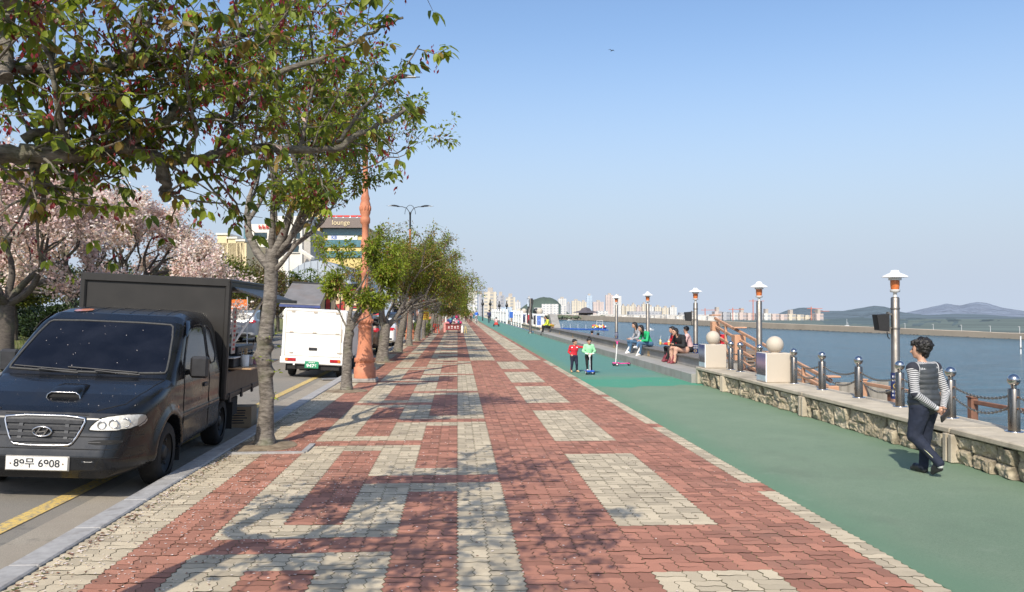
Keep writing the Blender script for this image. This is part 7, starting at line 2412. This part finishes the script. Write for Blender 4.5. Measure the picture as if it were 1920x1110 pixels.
t = thing('shoulder_bag', 'small black shoulder bag at the hip of the person in the black coat', 'bag', sw(24.05, 6.66, 25, (-.17, -.1, .07), 1.55)); b_ = Blob(.012); b_.ell((0, 0, 0), (.12, .05, .09)); b_.mesh('bag_body', [m_black], t); MB().tube([(-.1, 0, .05), (-.04, .02, .32), (.06, .02, .3), (.1, 0, .05)], .006, 5).build('strap', m_black, t)
LI = dict(che=(0, -.06, .26))
human('man in a lime yellow jacket sitting at the far end of the steps', (6.25, 56.5, .5), R(-80), 1.65, dict(SIT, toL=(.06, -.38, -.27), anL=(.06, -.29, -.24), toR=(-.07, -.35, -.27), anR=(-.07, -.25, -.24)), top=cloth('lime_jacket', (.55, .62, .06)), pants=m_blackc, hair='short', h=.022, skin=m_skin2)
human('dark haired person below the steps, only the head showing above the seat wall', (7.75, 47.5, -.97), R(200), 1.55, {}, top=m_blackc, pants=m_jean, hair='short', h=.022)
human('second dark haired head showing above the seat wall, wearing white', (7.85, 46.0, -.97), R(190), 1.47, {}, top=cloth('white_top', (.65, .65, .65)), pants=m_jean, hair='short', h=.022)
human('person in a red hooded jacket bending over behind the orange stair rail', (8.45, 25.9, .5), R(-60), 1.4, dict(SIT, anL=(.06, -.3, .02), toL=(.06, -.38, .0), anR=(-.07, -.28, .02), toR=(-.07, -.36, .0), che=(0, -.1, .22), nek=(0, -.16, .28), hed=(0, -.2, .36)), top=m_redc, pants=m_gry, hair='short', hairmat=m_redc, h=.018)

# --- far walkers
def walk(s_, ph=1):
    return dict(knL=(.055, -.07 * ph, .29), anL=(.055, -.07 * ph, .05), toL=(.06, -.16 * ph - .02, .02), knR=(-.055, .0, .285), anR=(-.055, .11 * ph, .07), toR=(-.06, .03 * ph, .02), wrL=(.14, .05 * ph, .49), haL=(.14, .05 * ph, .44), wrR=(-.14, -.1 * ph, .5), haR=(-.14, -.13 * ph, .46))
def C(n_, *c): return cloth(n_, c)
fw = [((874, 604.5), 1.62, 185, C('white_blouse', .68, .62, .6), m_blackc, 'bob', 'woman in a white jacket walking away down the paving, left of the one in pink'), ((882.5, 604.5), 1.6, 180, C('pink_blouse', .62, .3, .26), m_blackc, 'bob', 'woman in a salmon pink jacket walking away, beside the one in white'),
      ((917, 606), 1.72, 175, C('navy_jacket', .02, .03, .09), C('dark_slacks', .03, .03, .05), 'short', 'man in a navy jacket walking away along the green lane'),
      ((866, 600), 1.6, 182, C('teal_top', .03, .14, .17), m_blackc, 'short', 'person in dark teal walking away among the crowd beyond the food cart'), ((870, 597), 1.6, 178, C('dark_coat', .03, .03, .06), m_blackc, 'short', 'person in a dark coat in the far crowd, between the teal and the white jackets'),
      ((878, 597), 1.6, 178, C('violet_coat', .07, .05, .12), m_blackc, 'short', 'person in a violet coat in the far crowd, between the white and the pink jackets'), ((887, 598), 1.6, 178, C('cream_coat', .5, .42, .34), m_jean, 'bob', 'person in a cream coat in the far crowd behind the cyclist'), ((859, 598), 1.58, 178, C('rose_coat', .55, .16, .2), m_blackc, 'bob', 'person in a rose coat in the far crowd, nearest to the hedge')]
for k, ((u, v), Ht, rz, tp_, pt_, hr, say) in enumerate(fw):
    p = gnd(u, v); human(say, (p.x, p.y, 0), R(rz), Ht, walk(1, (-1) ** k), top=tp_, pants=pt_, hair=hr, h=.028, detail=False)
# child on a red ride-on, cyclist in blue
p = gnd(930.5, 612)
human('child in a pink top sitting on a red ride-on toy in the green lane', (p.x, p.y, .3), R(175), 1.25, dict(SIT, anL=(.1, -.33, -.13), toL=(.11, -.4, -.15), anR=(-.1, -.33, -.13), toR=(-.11, -.4, -.15)), top=C('pink_top2', .6, .38, .36), pants=m_jean, hair='short', h=.024, child=True, detail=False)
t = thing('ride_on_toy', 'red ride-on toy with black wheels under the child in the green lane', 'ride-on toy', (p.x, p.y, 0), rot=(0, 0, R(175)))
mb = MB(); mb.box((0, -.1, .23), (.42, .85, .16), bev=.06); mb.box((0, .27, .33), (.36, .12, .2), bev=.05); mb.build('toy_body', m_redp, t); MB().tube([(-.2, -.4, .55), (0, -.38, .56), (.2, -.4, .55)], .02, 6).build('handlebar', m_black, t)
for x in (-.26, .26):
    for y in (-.35, .25): MB().lathe([(.03, -.05), (.13, -.05), (.13, .05), (.03, .05)], (0, 0, 0), 18, axis='x').build('wheel', m_black, t, (x, y, .13))
p = gnd(893, 607)
human('cyclist in a bright blue jacket riding away on the paving', (p.x, p.y, 0), R(180), 1.65, dict(pel=(0, .1, .58), che=(0, .02, .76), nek=(0, -.02, .84), hed=(0, -.06, .94), shL=(.11, 0, .81), shR=(-.11, 0, .81), elL=(.16, -.08, .7), elR=(-.16, -.08, .7), wrL=(.15, -.2, .64), wrR=(-.15, -.2, .64), haL=(.15, -.24, .63), haR=(-.15, -.24, .63),
      hiL=(.05, .08, .56), hiR=(-.05, .08, .56), knL=(.07, -.08, .42), anL=(.06, -.02, .2), toL=(.06, -.1, .17), knR=(-.07, -.06, .36), anR=(-.06, .05, .12), toR=(-.06, -.04, .09)), top=C('bright_blue', .02, .12, .55), pants=C('pale_trousers', .45, .45, .45), hair='short', h=.026, detail=False)
t = thing('bicycle', 'pale bicycle under the cyclist in blue', 'bicycle', (p.x, p.y, 0), rot=(0, 0, R(180)))
for y in (-.5, .52):
    w_ = MB(); ring = [(0, y + math.cos(a_) * .32, .33 + math.sin(a_) * .32) for a_ in np.linspace(0, 2 * math.pi, 25)]; w_.tube(ring, .018, 6, cap=False)
    for k in range(6): a_ = k * PI / 6; w_.tube([(0, y + math.cos(a_) * .32, .33 + math.sin(a_) * .32), (0, y - math.cos(a_) * .32, .33 - math.sin(a_) * .32)], .003, 3)
    w_.build('wheel', m_black, t)
mb = MB()
for a_, b_ in (((0, .52, .33), (0, .05, .3)), ((0, .05, .3), (0, .16, .85)), ((0, .05, .3), (0, -.36, .8)), ((0, .12, .75), (0, -.36, .82)), ((0, .12, .75), (0, .52, .33)), ((0, -.5, .33), (0, -.34, 1.0))): mb.tube([a_, b_], .02, 6)
mb.build('frame', m_whitep, t); mb = MB(); mb.tube([(-.27, -.3, 1.03), (0, -.36, 1.02), (.27, -.3, 1.03)], .015, 6); mb.build('handlebar', m_black, t); MB().box((0, .16, .9), (.15, .26, .06), bev=.025).build('saddle', m_black, t)

# ------------------------------------------------------------------ kerb side lamps, terracotta with twin arms
m_terra = mat('terracotta_paint', (.5, .19, .1), .68, var=.2, scale=5, dirt=.7, dirt_c=(.27, .1, .06), bmp=.25, bscale=40)
m_lamp_dark = mat('lamp_dark_metal', (.03, .033, .035), .4, metal=.4)
m_lens = mat('lamp_lens', (.65, .66, .66), .2)


def street_lamp(label, loc, hgt=7.7):
    t = thing('street_lamp', label, 'street lamp', loc, group='ornate terracotta lamps along the kerb')
    MB().box((0, 0, .05), (.62, .62, .1), bev=.02).build('plinth', mat('lamp_plinth', (.3, .28, .25), .85), t)
    s_ = .92
    base = [(.27, .1), (.27, .36), (.235, .38), (.24, .44), (.225, .47), (.225, .5), (.25, .52), (.25, .57), (.22, .6), (.2, .7), (.17, .95), (.155, 1.25), (.155, 1.32), (.175, 1.34), (.175, 1.38), (.16, 1.4), (.17, 1.44), (.2, 1.47), (.2, 1.53), (.17, 1.57), (.14, 1.66), (.1, 1.75)]
    bo = MB().lathe(base, n=28).build('fluted_base', m_terra, t)
    mb = MB()
    for k in range(16):
        a = 2 * PI * k / 16; mb.tube([(math.cos(a) * .197, math.sin(a) * .197, 1.47), (math.cos(a + .25) * .2, math.sin(a + .25) * .2, 1.54)], .016, 5); mb.tube([(math.cos(a) * .245, math.sin(a) * .245, .5), (math.cos(a + .2) * .245, math.sin(a + .2) * .245, .59)], .014, 5)
    mb.build('rope_moulding', m_terra, bo)
    shaft = [(.1, 1.75)]
    for z in (2.1, 2.75, 3.4): shaft += [(.085, z - .12), (.11, z - .06), (.115, z), (.095, z + .05), (.105, z + .1), (.08, z + .16)]
    shaft += [(.078, 3.9), (.12, 3.95), (.125, 4.05), (.1, 4.12), (.13, 4.2), (.13, 4.42), (.1, 4.5), (.115, 4.55), (.085, 4.65), (.07, 4.8), (.06, 6.2), (.075, 6.22), (.055, 6.3)]
    so_ = MB().lathe(shaft, n=24).build('shaft', m_terra, t)
    mb = MB()
    for k in range(12):
        a = 2 * PI * k / 12
        mb.ell((math.cos(a) * .128, math.sin(a) * .128, 4.31), (.022, .022, .075), 6)
    mb.build('shaft_ornament', m_terra, so_)
    MB().lathe([(.05, 6.3), (.048, hgt - .55), (.06, hgt - .53), (.06, hgt - .45), (.02, hgt - .42), (0, hgt - .4)], n=16).build('upper_pole', m_lamp_dark, t)
    mb = MB()
    mb.tube([(math.cos(a) * .3, 0, hgt - .55 + math.sin(a) * .52) for a in np.linspace(0, PI, 13)], .014, 6)
    for q in (-1, 1):
        mb.tube([(0, 0, hgt - .75), (q * .06, 0, hgt - .4), (q * .2, 0, hgt - .2), (q * .45, 0, hgt - .12), (q * .75, 0, hgt - .12)], .02, 8)
    mb.build('arms', m_lamp_dark, t)
    for q in (-1, 1):
        mb = MB(); n = 9; vs = []
        for i in range(n):
            f = i / (n - 1); x = q * (.6 + .75 * f); wd = .04 + .1 * math.sin(min(1, f * 1.35 + .12) * PI) ** .7 * (1 if f < .98 else .2); z = hgt - .12 + .06 * f - .02 * f * f
            vs += [(x, -wd, z), (x, -wd * .6, z + .075 * math.sin(PI * min(1, f + .12))), (x, wd * .6, z + .075 * math.sin(PI * min(1, f + .12))), (x, wd, z)]
        fs = [(i * 4 + k, i * 4 + (k + 1) % 4, i * 4 + 4 + (k + 1) % 4, i * 4 + 4 + k) for i in range(n - 1) for k in range(4)]
        mb.add(vs, fs, 0, False); mb.add([vs[0], vs[1], vs[2], vs[3]], [(0, 1, 2, 3)]); mb.add(vs[-4:], [(3, 2, 1, 0)])
        lh = mb.build('lamp_head', m_lamp_dark, t)
        mb = MB(); mb.box((q * 1.02, 0, hgt - .085), (.45, .15, .02), bev=.008); mb.build('lens', m_lens, lh)
    return t


lp = gnd(684, 716)
street_lamp('ornate terracotta street lamp with twin dark arms, nearest, behind the slim leafy cherry', (lp.x, lp.y, 0))
lp2 = gnd(772, 640)
street_lamp('ornate terracotta street lamp with twin arms rising over the tree row, second along the kerb', (lp2.x - .1, lp2.y, 0))
street_lamp('ornate terracotta street lamp far along the kerb, third of the row', (-2.7, 82, 0))

# sign posts, chair, food cart beside the hedge
sp_ = gnd(790, 637); d_ = sp_.y
t = thing('road_sign', 'round red and white prohibition sign above a yellow panel on a thin post', 'road sign', (sp_.x, sp_.y, 0), rot=(0, 0, R(12)))
MB().tube([(0, 0, 0), (0, 0, 2.35)], .035, 8).build('post', m_rimw, t)
rs_ = MB().lathe([(.3, -.05), (.3, -.06), (0, -.06)][::-1], (.17, 0, 2.05), 32, axis='y').build('sign_disc', m_whitep, t)
mb = MB(); mb.lathe([(.23, -.064), (.3, -.064), (.3, -.07), (.23, -.07), (.23, -.064)], (.17, 0, 2.05), 32, axis='y', cap=False)
mb.bar((.17 - .18, -.067, 2.05 + .18), (.17 + .18, -.067, 2.05 - .18), .07, .008); mb.build('red_ring', m_redp, rs_)
yp = MB().box((.14, -.045, 1.42), (.62, .015, .5), bev=.004).build('yellow_panel', m_yellowp, t)
mb = MB()
for z in (1.55, 1.44, 1.32):
    x = -.1
    while x < .36: w_ = rnd.uniform(.03, .06); mb.box((x + w_ / 2, -.054, z), (w_, .004, .07)); x += w_ + .03
mb.build('panel_lettering', mat('sign_redbrown', (.4, .06, .02), .6), yp)
t = thing('road_sign', 'small blue and white sign on a slim white post beyond the hedge', 'road sign', tuple(gnd(836, 606)), rot=(0, 0, 0))
MB().tube([(0, 0, 0), (0, 0, 3.6)], .07, 8).build('post', m_whitep, t); MB().box((-.6, -.08, 2.9), (1.3, .02, .9)).build('panel', m_whitep, t); MB().box((-.6, -.095, 3.2), (1.1, .01, .25)).build('panel_header', m_bluefloat, t)
cp = gnd(816, 624)
t = thing('plastic_chair', 'bright red plastic chair standing alone on the paving by the hedge', 'chair', (cp.x, cp.y, 0), rot=(0, 0, R(60)))
m_redplastic = mat('red_plastic', (.68, .07, .03), .4, var=.08)
MB().box((0, 0, .43), (.46, .44, .04), bev=.015).build('seat', m_redplastic, t); mb = MB(); mb.bar((0, .2, .45), (0, .3, .88), .42, .03, bev=.012); mb.build('backrest', m_redplastic, t)
for x in (-.19, .19):
    for y in (-.18, .18): MB().bar((x, y, .42), (x * 1.15, y * 1.2, 0), .05, .05).build('leg', m_redplastic, t)
for x in (-.22, .22): mb = MB(); mb.bar((x, -.2, .64), (x, .24, .66), .05, .03); mb.bar((x, -.18, .43), (x, -.18, .64), .05, .04); mb.build('armrest', m_redplastic, t)
fp = gnd(850, 624.5)
t = thing('food_cart', 'dark red street food cart with small wheels and a pink top', 'cart', (fp.x, fp.y, 0), scale=.52)
m_cart = mat('cart_red', (.2, .035, .035), .6, var=.3, scale=4)
cbx = MB().box((0, .5, .85), (2.1, 1.0, .85), bev=.03).build('cart_box', m_cart, t)
mb = MB()
for k, x in enumerate((-.65, -.2, .25, .65)):
    mb.lathe([(.13, -.005), (0, -.005)], (x, -.005, .95 if k % 2 else .88), 12, axis='y', cap=False); mb.box((x, -.008, .68), (.25, .01, .07))
mb.build('painted_letters', mat('cart_white', (.6, .5, .48), .6), cbx)
MB().box((0, .5, 1.3), (2.3, 1.1, .05), bev=.015).build('cart_top', m_black, t)
for x in (-.8, .8):
    for y in (.15, .85): MB().lathe([(.05, -.06), (.22, -.06), (.22, .06), (.05, .06)], n=20, axis='x').build('wheel', m_black, t, (x, y, .22))
mb = MB(); mb.box((-1.25, .5, .8), (.35, .9, 1.4), bev=.05); mb.build('side_cabinet', mat('cart_pink', (.6, .25, .22), .6), t)
MB().box((-.75, .5, 1.47), (.9, .8, .3), bev=.08).build('pink_cover', mat('cover_pink', (.65, .22, .25), .7), t)
# stock heaped on the cart
t = thing('toy_heap', 'heap of bright wrapped toys and balloons piled on the food cart', 'toys', (fp.x + .1, fp.y + .25, .69), scale=.55)
tm = [mat('toy_' + n_, c, .45, var=.2, scale=6) for n_, c in (('magenta', (.55, .03, .16)), ('teal', (.05, .25, .3)), ('pink', (.7, .25, .32)), ('white', (.65, .6, .6)), ('navy', (.03, .05, .2)))]
mb = MB()
for k in range(34): mb.ell((npr.normal(0, .45), npr.normal(0, .25), .15 + abs(npr.normal(0, .55))), npr.uniform(.12, .26), 8, mi=k % 5)
mb.build('wrapped_toys', tm, t)
t = thing('gas_bottle', 'white gas bottle beside the food cart', 'gas bottle', (fp.x + .66, fp.y + .2, 0), scale=.5); MB().lathe([(.16, 0), (.2, .08), (.2, .9), (.12, 1.1), (.05, 1.15), (.05, 1.3)], n=18).build('bottle', m_whitep, t); MB().lathe([(.06, 1.28), (.06, 1.36)], n=12).build('valve', m_rim, t)
t = thing('yellow_stand', 'slim yellow folding stand beside the gas bottle', 'stand', (fp.x + .92, fp.y - .1, 0), scale=.55); mb = MB()
for x in (-.14, .14): mb.bar((x, 0, 0), (x * .3, .1, .95), .04, .03); mb.bar((x, .25, 0), (x * .3, .1, .95), .04, .03)
mb.build('stand_frame', m_yellowp, t); 
# far awnings beside the trees
t = thing('market_tent', 'pink and white market tents far down the promenade beside the trees', 'tent', (-2.2, 128, 0))
MB().box((0, 0, 2.6), (4.5, 4, .9), bev=.3).build('canopy', mat('tent_pink', (.65, .2, .24), .7, var=.3, scale=1), t)
for x in (-2, 2): MB().tube([(x, -1.8, 0), (x, -1.8, 2.3)], .06, 6).build('leg', m_whitep, t)

# ------------------------------------------------------------------ far right hand side: white fence, ball topped posts, banner pole
def fence_run(label, y0, y1, x, h, n):
    t = thing('panel_fence', label, 'fence', (x, y0, 0))
    L = (y1 - y0) / n
    for k in range(n):
        mb = MB(); y = (k + .5) * L
        for z in (.25, h - .15): mb.box((0, y, z), (.08, L - .1, .12))
        m_ = int(L / .34)
        for q in range(m_): mb.box((.0, k * L + (q + .5) * L / m_, h / 2 + .1), (.05, L / m_ * .62, h - .1))
        mb.build('panel', m_bwhite, t)
        MB().box((0, k * L, h / 2 + .15), (.22, .22, h + .3), bev=.02).build('post', m_bwhite, t)
    return t


fence_run('white slatted panel fence along the water at the far end of the green lane', 101, 150, 6.0, 1.5, 7)
fence_run('nearer white slatted panel fence along the water, before the ball topped posts', 80, 98, 6.2, 1.35, 5)
fw_ = thing('stone_wall', 'low far wall of pale stones carrying the white fence and ball topped posts', 'wall', (6.2, 62, 0))
MB().box((.25, 43, .19), (.5, 86, .38), bev=.02).build('wall_face', m_conc, fw_)
MB().box((.25, 43, .4), (.62, 86.1, .06), bev=.01).build('coping', m_conc, fw_)
cols = [((.5, .3, .12), 'orange'), ((.05, .08, .2), 'navy'), ((.45, .03, .05), 'red'), ((.03, .03, .045), 'black'), ((.12, .2, .5), 'blue')]
for k, (u, yy) in enumerate(((961, 88), (971.5, 81), (984.5, 75), (1000.5, 68.5), (1009.5, 65.5))):
    d = yy; x = 6.5
    c, cn = cols[k]
    t = thing('ball_post', 'white ball topped post with %s poster on the far wall by the banner pole' % ('an orange' if k == 0 else 'a ' + cn), 'post', (x, yy, .43), group='ball topped posts on the far wall')
    MB().box((0, 0, .5), (.62, .62, 1.0), bev=.02).build('post_block', m_bwhite, t); MB().box((-.0, -.325, .5), (.5, .02, .75)).build('poster', mat('far_poster_' + cn, c, .5, var=.5, scale=8), t); MB().ell((0, 0, 1.2), .26, 18).build('stone_ball', m_gran if k != 3 else m_lamp_dark, t)
t = thing('baluster_rail', 'white baluster railing between the ball topped posts on the far wall', 'railing', (6.6, 63, .43))
mb = MB()
for k in range(70): mb.box((0, .4 + k * .36, .42), (.07, .1, .84))
mb.box((0, 13, .87), (.12, 26, .07)); mb.build('balusters', m_bwhite, t)
t = thing('notice_board', 'small blue notice board on a brown post beside the white fence', 'sign', (6.0, 92.5, .4), scale=.45); MB().box((0, 0, .9), (.25, .25, 1.8)).build('post', m_brown, t); MB().box((0, -.15, 1.75), (1.0, .08, 1.5), bev=.03).build('board', m_bluefloat, t)
# banner pole with dark drapes
bp = gnd(994.5, 625)
t = thing('banner_pole', 'tall pole wrapped in dark drooping banners at the end of the steps', 'pole', (bp.x, bp.y, 0))
MB().lathe([(.2, 0), (.2, .12), (.11, .14), (.1, 4.05), (0, 4.1)], n=16).build('pole', m_pole, t)
mb = MB()
for q, x0 in ((0, .12), (1, -.22)):
    vs = []; n = 16
    for i in range(n):
        z = 4.1 - i * .2 * (1 if q else .82)
        for j in range(5): vs.append((x0 + .14 * (j / 4 - .5) * (1 + .4 * math.sin(i * .9 + q)) + .05 * math.sin(i * .5), -.12 + .06 * math.sin(j * 2.2 + i * .4), z))
    mb.add(vs, [(i * 5 + j, i * 5 + j + 1, i * 5 + 6 + j, i * 5 + 5 + j) for i in range(n - 1) for j in range(4)], 0, True)
t.scale = (.85, .85, .64); mb.build('banner_cloth', mat('dark_banner', (.03, .032, .035), .7, var=.4, scale=5), t)
MB().box((-.2, -.13, 3.6), (.16, .03, .9)).build('pale_tail', mat('banner_pale', (.45, .52, .6), .7), t)
t = thing('planter', 'low concrete planter edge with orange flowers beside the man in lime', 'planter', (6.75, 57.2, .5))
MB().prism([(0, 0), (2.6, 0), (2.6, .95), (2.2, .95)], -.15, .4, 'x').build('planter_wall', m_seat, t)
P = npr.uniform(-.4, .4, (160, 3)) * np.array([.6, 1.2, .2]) + np.array([-.35, -.2, .15]); leaves_mesh('flowers', P, npr.normal(0, 1, (160, 3)) + np.array([0, 0, .6]), np.full(160, .12), [m_orangep, m_yellowp, LEAF_G[0]], t, mi=npr.randint(0, 3, 160), simple=True)
for k, (u, v, vt, say) in enumerate(((905, 601, 566, 'dark lamp with twin heads far along the promenade, before the white fence'), (919, 601, 566, 'second dark lamp far along the promenade, over the man in navy'), (936, 600, 568, 'third dark lamp far along the promenade, over the white fence'), (950, 599, 567, 'fourth dark lamp far along the promenade, nearest the wooded hill'))):
    p = at(u, v, 130 + 0 * k); hg_ = (v - vt) / FOC * 130
    t = thing('far_lamp', say, 'street lamp', (p.x, p.y, .0), group='dark lamps far along the water'); MB().tube([(0, 0, 0), (0, 0, hg_ + .4)], .09, 6).build('pole', m_lamp_dark, t); MB().ell((0, -.2, hg_ - .3), (.24, .15, .3), 8).build('speaker_head', m_lamp_dark, t)

# ------------------------------------------------------------------ buildings behind the car park
def slab(mb, x0, x1, y, z0, z1, dep, mi=0): mb.box(((x0 + x1) / 2, y + dep / 2, (z0 + z1) / 2), (x1 - x0, dep, z1 - z0), mi)
m_wall_w = mat('white_render', (.66, .62, .55), .8, var=.07, scale=.3, dirt=.3, dirt_c=(.45, .42, .37)); m_wall_y = mat('yellow_render', (.66, .5, .2), .75, var=.08, scale=.3); m_wall_c = mat('cream_render', (.66, .54, .33), .8, var=.08, scale=.3); m_bglass = glass_mat('blue_glazing', (.08, .17, .2), .1); m_dglass = glass_mat('dark_glazing', (.02, .04, .05), .08)
def P_(u, v, d): p = at(u, v, d); return p
d = 115.0; sc_ = d / FOC
t = thing('office_building', 'white office building with red rooftop lettering behind the cherry trunk', 'building', at(470, 580, d)[:2] + (0,), rot=(0, 0, -YAW))
X = lambda u: (u - 470) * sc_; Zv = lambda v: 1.8 + (580 - v) * sc_
MB().box((X(518), 6, Zv(420) / 2), (X(566) - X(470), 12, Zv(420))).build('walls', m_wall_w, t)
MB().box((X(572), 4.4, Zv(427) / 2), (X(577) - X(566) + .4, 8, Zv(427))).build('side_tower', mat('shaded_render', (.4, .37, .33), .8), t)
for k, (u0, u1, v0, v1) in enumerate(((476, 500, 463, 476), (538, 560, 460, 473), (506, 530, 463, 476), (476, 500, 436, 448), (545, 562, 436, 448), (506, 530, 436, 448))):
    w_ = MB().box((X((u0 + u1) / 2), -.02, Zv((v0 + v1) / 2)), (X(u1) - X(u0), .12, abs(Zv(v1) - Zv(v0)))).build('window', m_dglass, t)
    MB().box((X((u0 + u1) / 2), -.1, Zv(v1) - .05), (X(u1) - X(u0) + .3, .2, .1)).build('sill', m_wall_w, w_)
mb = MB()
for k, u in enumerate((487, 494, 501, 508, 515)): 
    x = X(u); z = Zv(425)
    mb.box((x, -.12, z), (.4, .1, .09)); mb.box((x - .12, -.12, z), (.09, .1, .55)); mb.box((x + .1, -.12, z - .2), (.3, .1, .09))
mb.build('roof_lettering', m_redp, t)
MB().box((X(463), 3, Zv(425) / 2), (X(470) - X(456), 6, Zv(425))).build('glass_tower', m_bglass, t)
MB().box((X(540), 4, Zv(412)), (5, 5, 1.4)).build('roof_room', m_wall_w, t)
MB().bar((X(566), -1, Zv(470)), (X(596), -3, Zv(487)), .5, .35).build('canopy_beam', m_wall_w, t)
d = 135.0; sc_ = d / FOC
t = thing('glass_building', 'yellow framed building with blue glass bands and a rooftop terrace behind the orange lamp', 'building', at(580, 580, d)[:2] + (0,), rot=(0, 0, -YAW))
X = lambda u: (u - 580) * sc_
MB().box((X(634), 8, Zv(425) / 2), (X(688) - X(580), 14, Zv(425))).build('walls', m_wall_y, t); MB().box((X(590), 3, Zv(398) / 2), (X(600) - X(580), 7, Zv(398))).build('corner_tower', m_wall_y, t)
for k, (u0, u1, v0, v1) in enumerate(((584, 597, 408, 424), (584, 597, 452, 473), (602, 686, 427, 440), (602, 686, 449, 462), (602, 686, 470, 482))): MB().box((X((u0 + u1) / 2), -.65 if u0 == 584 else .95, Zv((v0 + v1) / 2)), (X(u1) - X(u0), .3, abs(Zv(v1) - Zv(v0)))).build('window', m_bglass, t)
bd_ = MB().box((X(640), .9, Zv(444.5)), (X(668) - X(612), .2, .7)).build('sign_band', m_bwhite, t)
text_obj('sign_lettering', 'KB', .75, m_bluefloat, bd_, Matrix.Translation((X(624), .78, Zv(444.5))) @ Matrix.Rotation(R(90), 4, 'X'), .01, .02)
MB().box((X(642), 2, Zv(418)), (X(684) - X(602), 5, 1.6)).build('terrace_screen', mat('terrace_brown', (.2, .16, .14), .8), t)
text_obj('roof_lettering', 'lounge', 1.1, m_wall_c, t, Matrix.Translation((X(640), -.6, Zv(418))) @ Matrix.Rotation(R(90), 4, 'X'), .01, .01)
mb = MB(); mb.box((X(643), 1, Zv(404)), (X(688) - X(598), .3, .3))
mb.build('pergola_beam', m_redp, t); mb = MB()
for u in (602, 615, 628, 641, 654, 667, 684): mb.box((X(u), 1, Zv(410)), (.3, .3, 1.2))
mb.build('pergola_post', m_bwhite, t)
d = 105.0; sc_ = d / FOC
t = thing('house', 'cream building with stepped roof blocks between the blossom trees and the office', 'building', at(400, 580, d)[:2] + (0,), rot=(0, 0, -YAW)); X = lambda u: (u - 400) * sc_
MB().box((X(428), 5, Zv(455) / 2), (X(458) - X(396), 9, Zv(455))).build('walls', m_wall_c, t)
for u0, u1, v in ((404, 422, 438), (424, 440, 445), (441, 455, 450)): MB().box((X((u0 + u1) / 2), 3, Zv(v) / 2), (X(u1) - X(u0), 5, Zv(v))).build('roof_block', m_wall_c, t); MB().box((X((u0 + u1) / 2), 3, Zv(v)), (X(u1) - X(u0) + .3, 5.3, .25)).build('roof_slab', m_wall_w, t)
d = 100.0; sc_ = d / FOC
t = thing('arched_hall', 'grey hall with a ribbed arched metal roof behind the white truck', 'building', at(595, 580, d)[:2] + (0,), rot=(0, 0, -YAW))
mb = MB(); n = 16; vs = []
for i in range(n + 1):
    a = PI * i / n; x = -math.cos(a) * 4.2; z = 4.0 + math.sin(a) * 3.7
    vs += [(x, 0, z), (x, 20, z)]
mb.add(vs, [(2 * i, 2 * i + 1, 2 * i + 3, 2 * i + 2) for i in range(n)], 0, True); mb.add([vs[2 * i] for i in range(n + 1)], [tuple(range(n + 1))])
mb.build('arched_roof', mat('arched_metal', (.38, .42, .47), .45, metal=.3, var=.1), t); mb = MB()
for i in range(1, n): mb.tube([vs[2 * i], vs[2 * i + 1]], .06, 4)
for i in range(2, n - 1): mb.bar(Vector(vs[2 * i]) + Vector((0, -.05, 0)), Vector((vs[2 * i][0], -.05, 4)), .06, .06)
mb.build('roof_rib', mat('roof_rib_grey', (.25, .27, .3), .5), t); MB().box((0, 10, 2), (8.4, 19.9, 4)).build('walls', m_wall_w, t)
# loudspeaker pole
d = 60.0; sc_ = d / FOC
p = at(537, 580, d)
t = thing('speaker_pole', 'grey pole with four round white horn loudspeakers behind the cherry trunk', 'pole', (p.x, p.y, 0), rot=(0, 0, -YAW))
MB().box((0, .15, 2.9), (.3, .2, 6.2), bev=.03).build('pole', m_pl, t)
for z in (5.2, 4.55, 4.0, 3.5):
    h_ = MB().lathe([(.27, -.5), (.25, -.46), (.12, -.15), (.08, .05)], (-.35, 0, Zv(580 - 0) * 0 + z - .85), 20, axis='y', cap=False).build('horn', m_bwhite, t)
    MB().lathe([(.17, -.36), (.06, -.3), (0, -.3)][::-1], (-.35, 0, z - .85), 16, axis='y', cap=False).build('horn_throat', m_black, h_)
# orange banner in the car park
p = at(440, 571, 40)
t = thing('orange_banner', 'orange banner hung in the car park, seen through the window of the black food truck', 'banner', (p.x, p.y, 0))
MB().box((0, 0, 2.02), (1.2, .05, .5), bev=.01).build('banner_cloth', m_orangep, t)
for x in (-.6, .6): MB().tube([(x, 0, .1), (x, 0, 2.4)], .03, 6).build('post', m_pl, t)
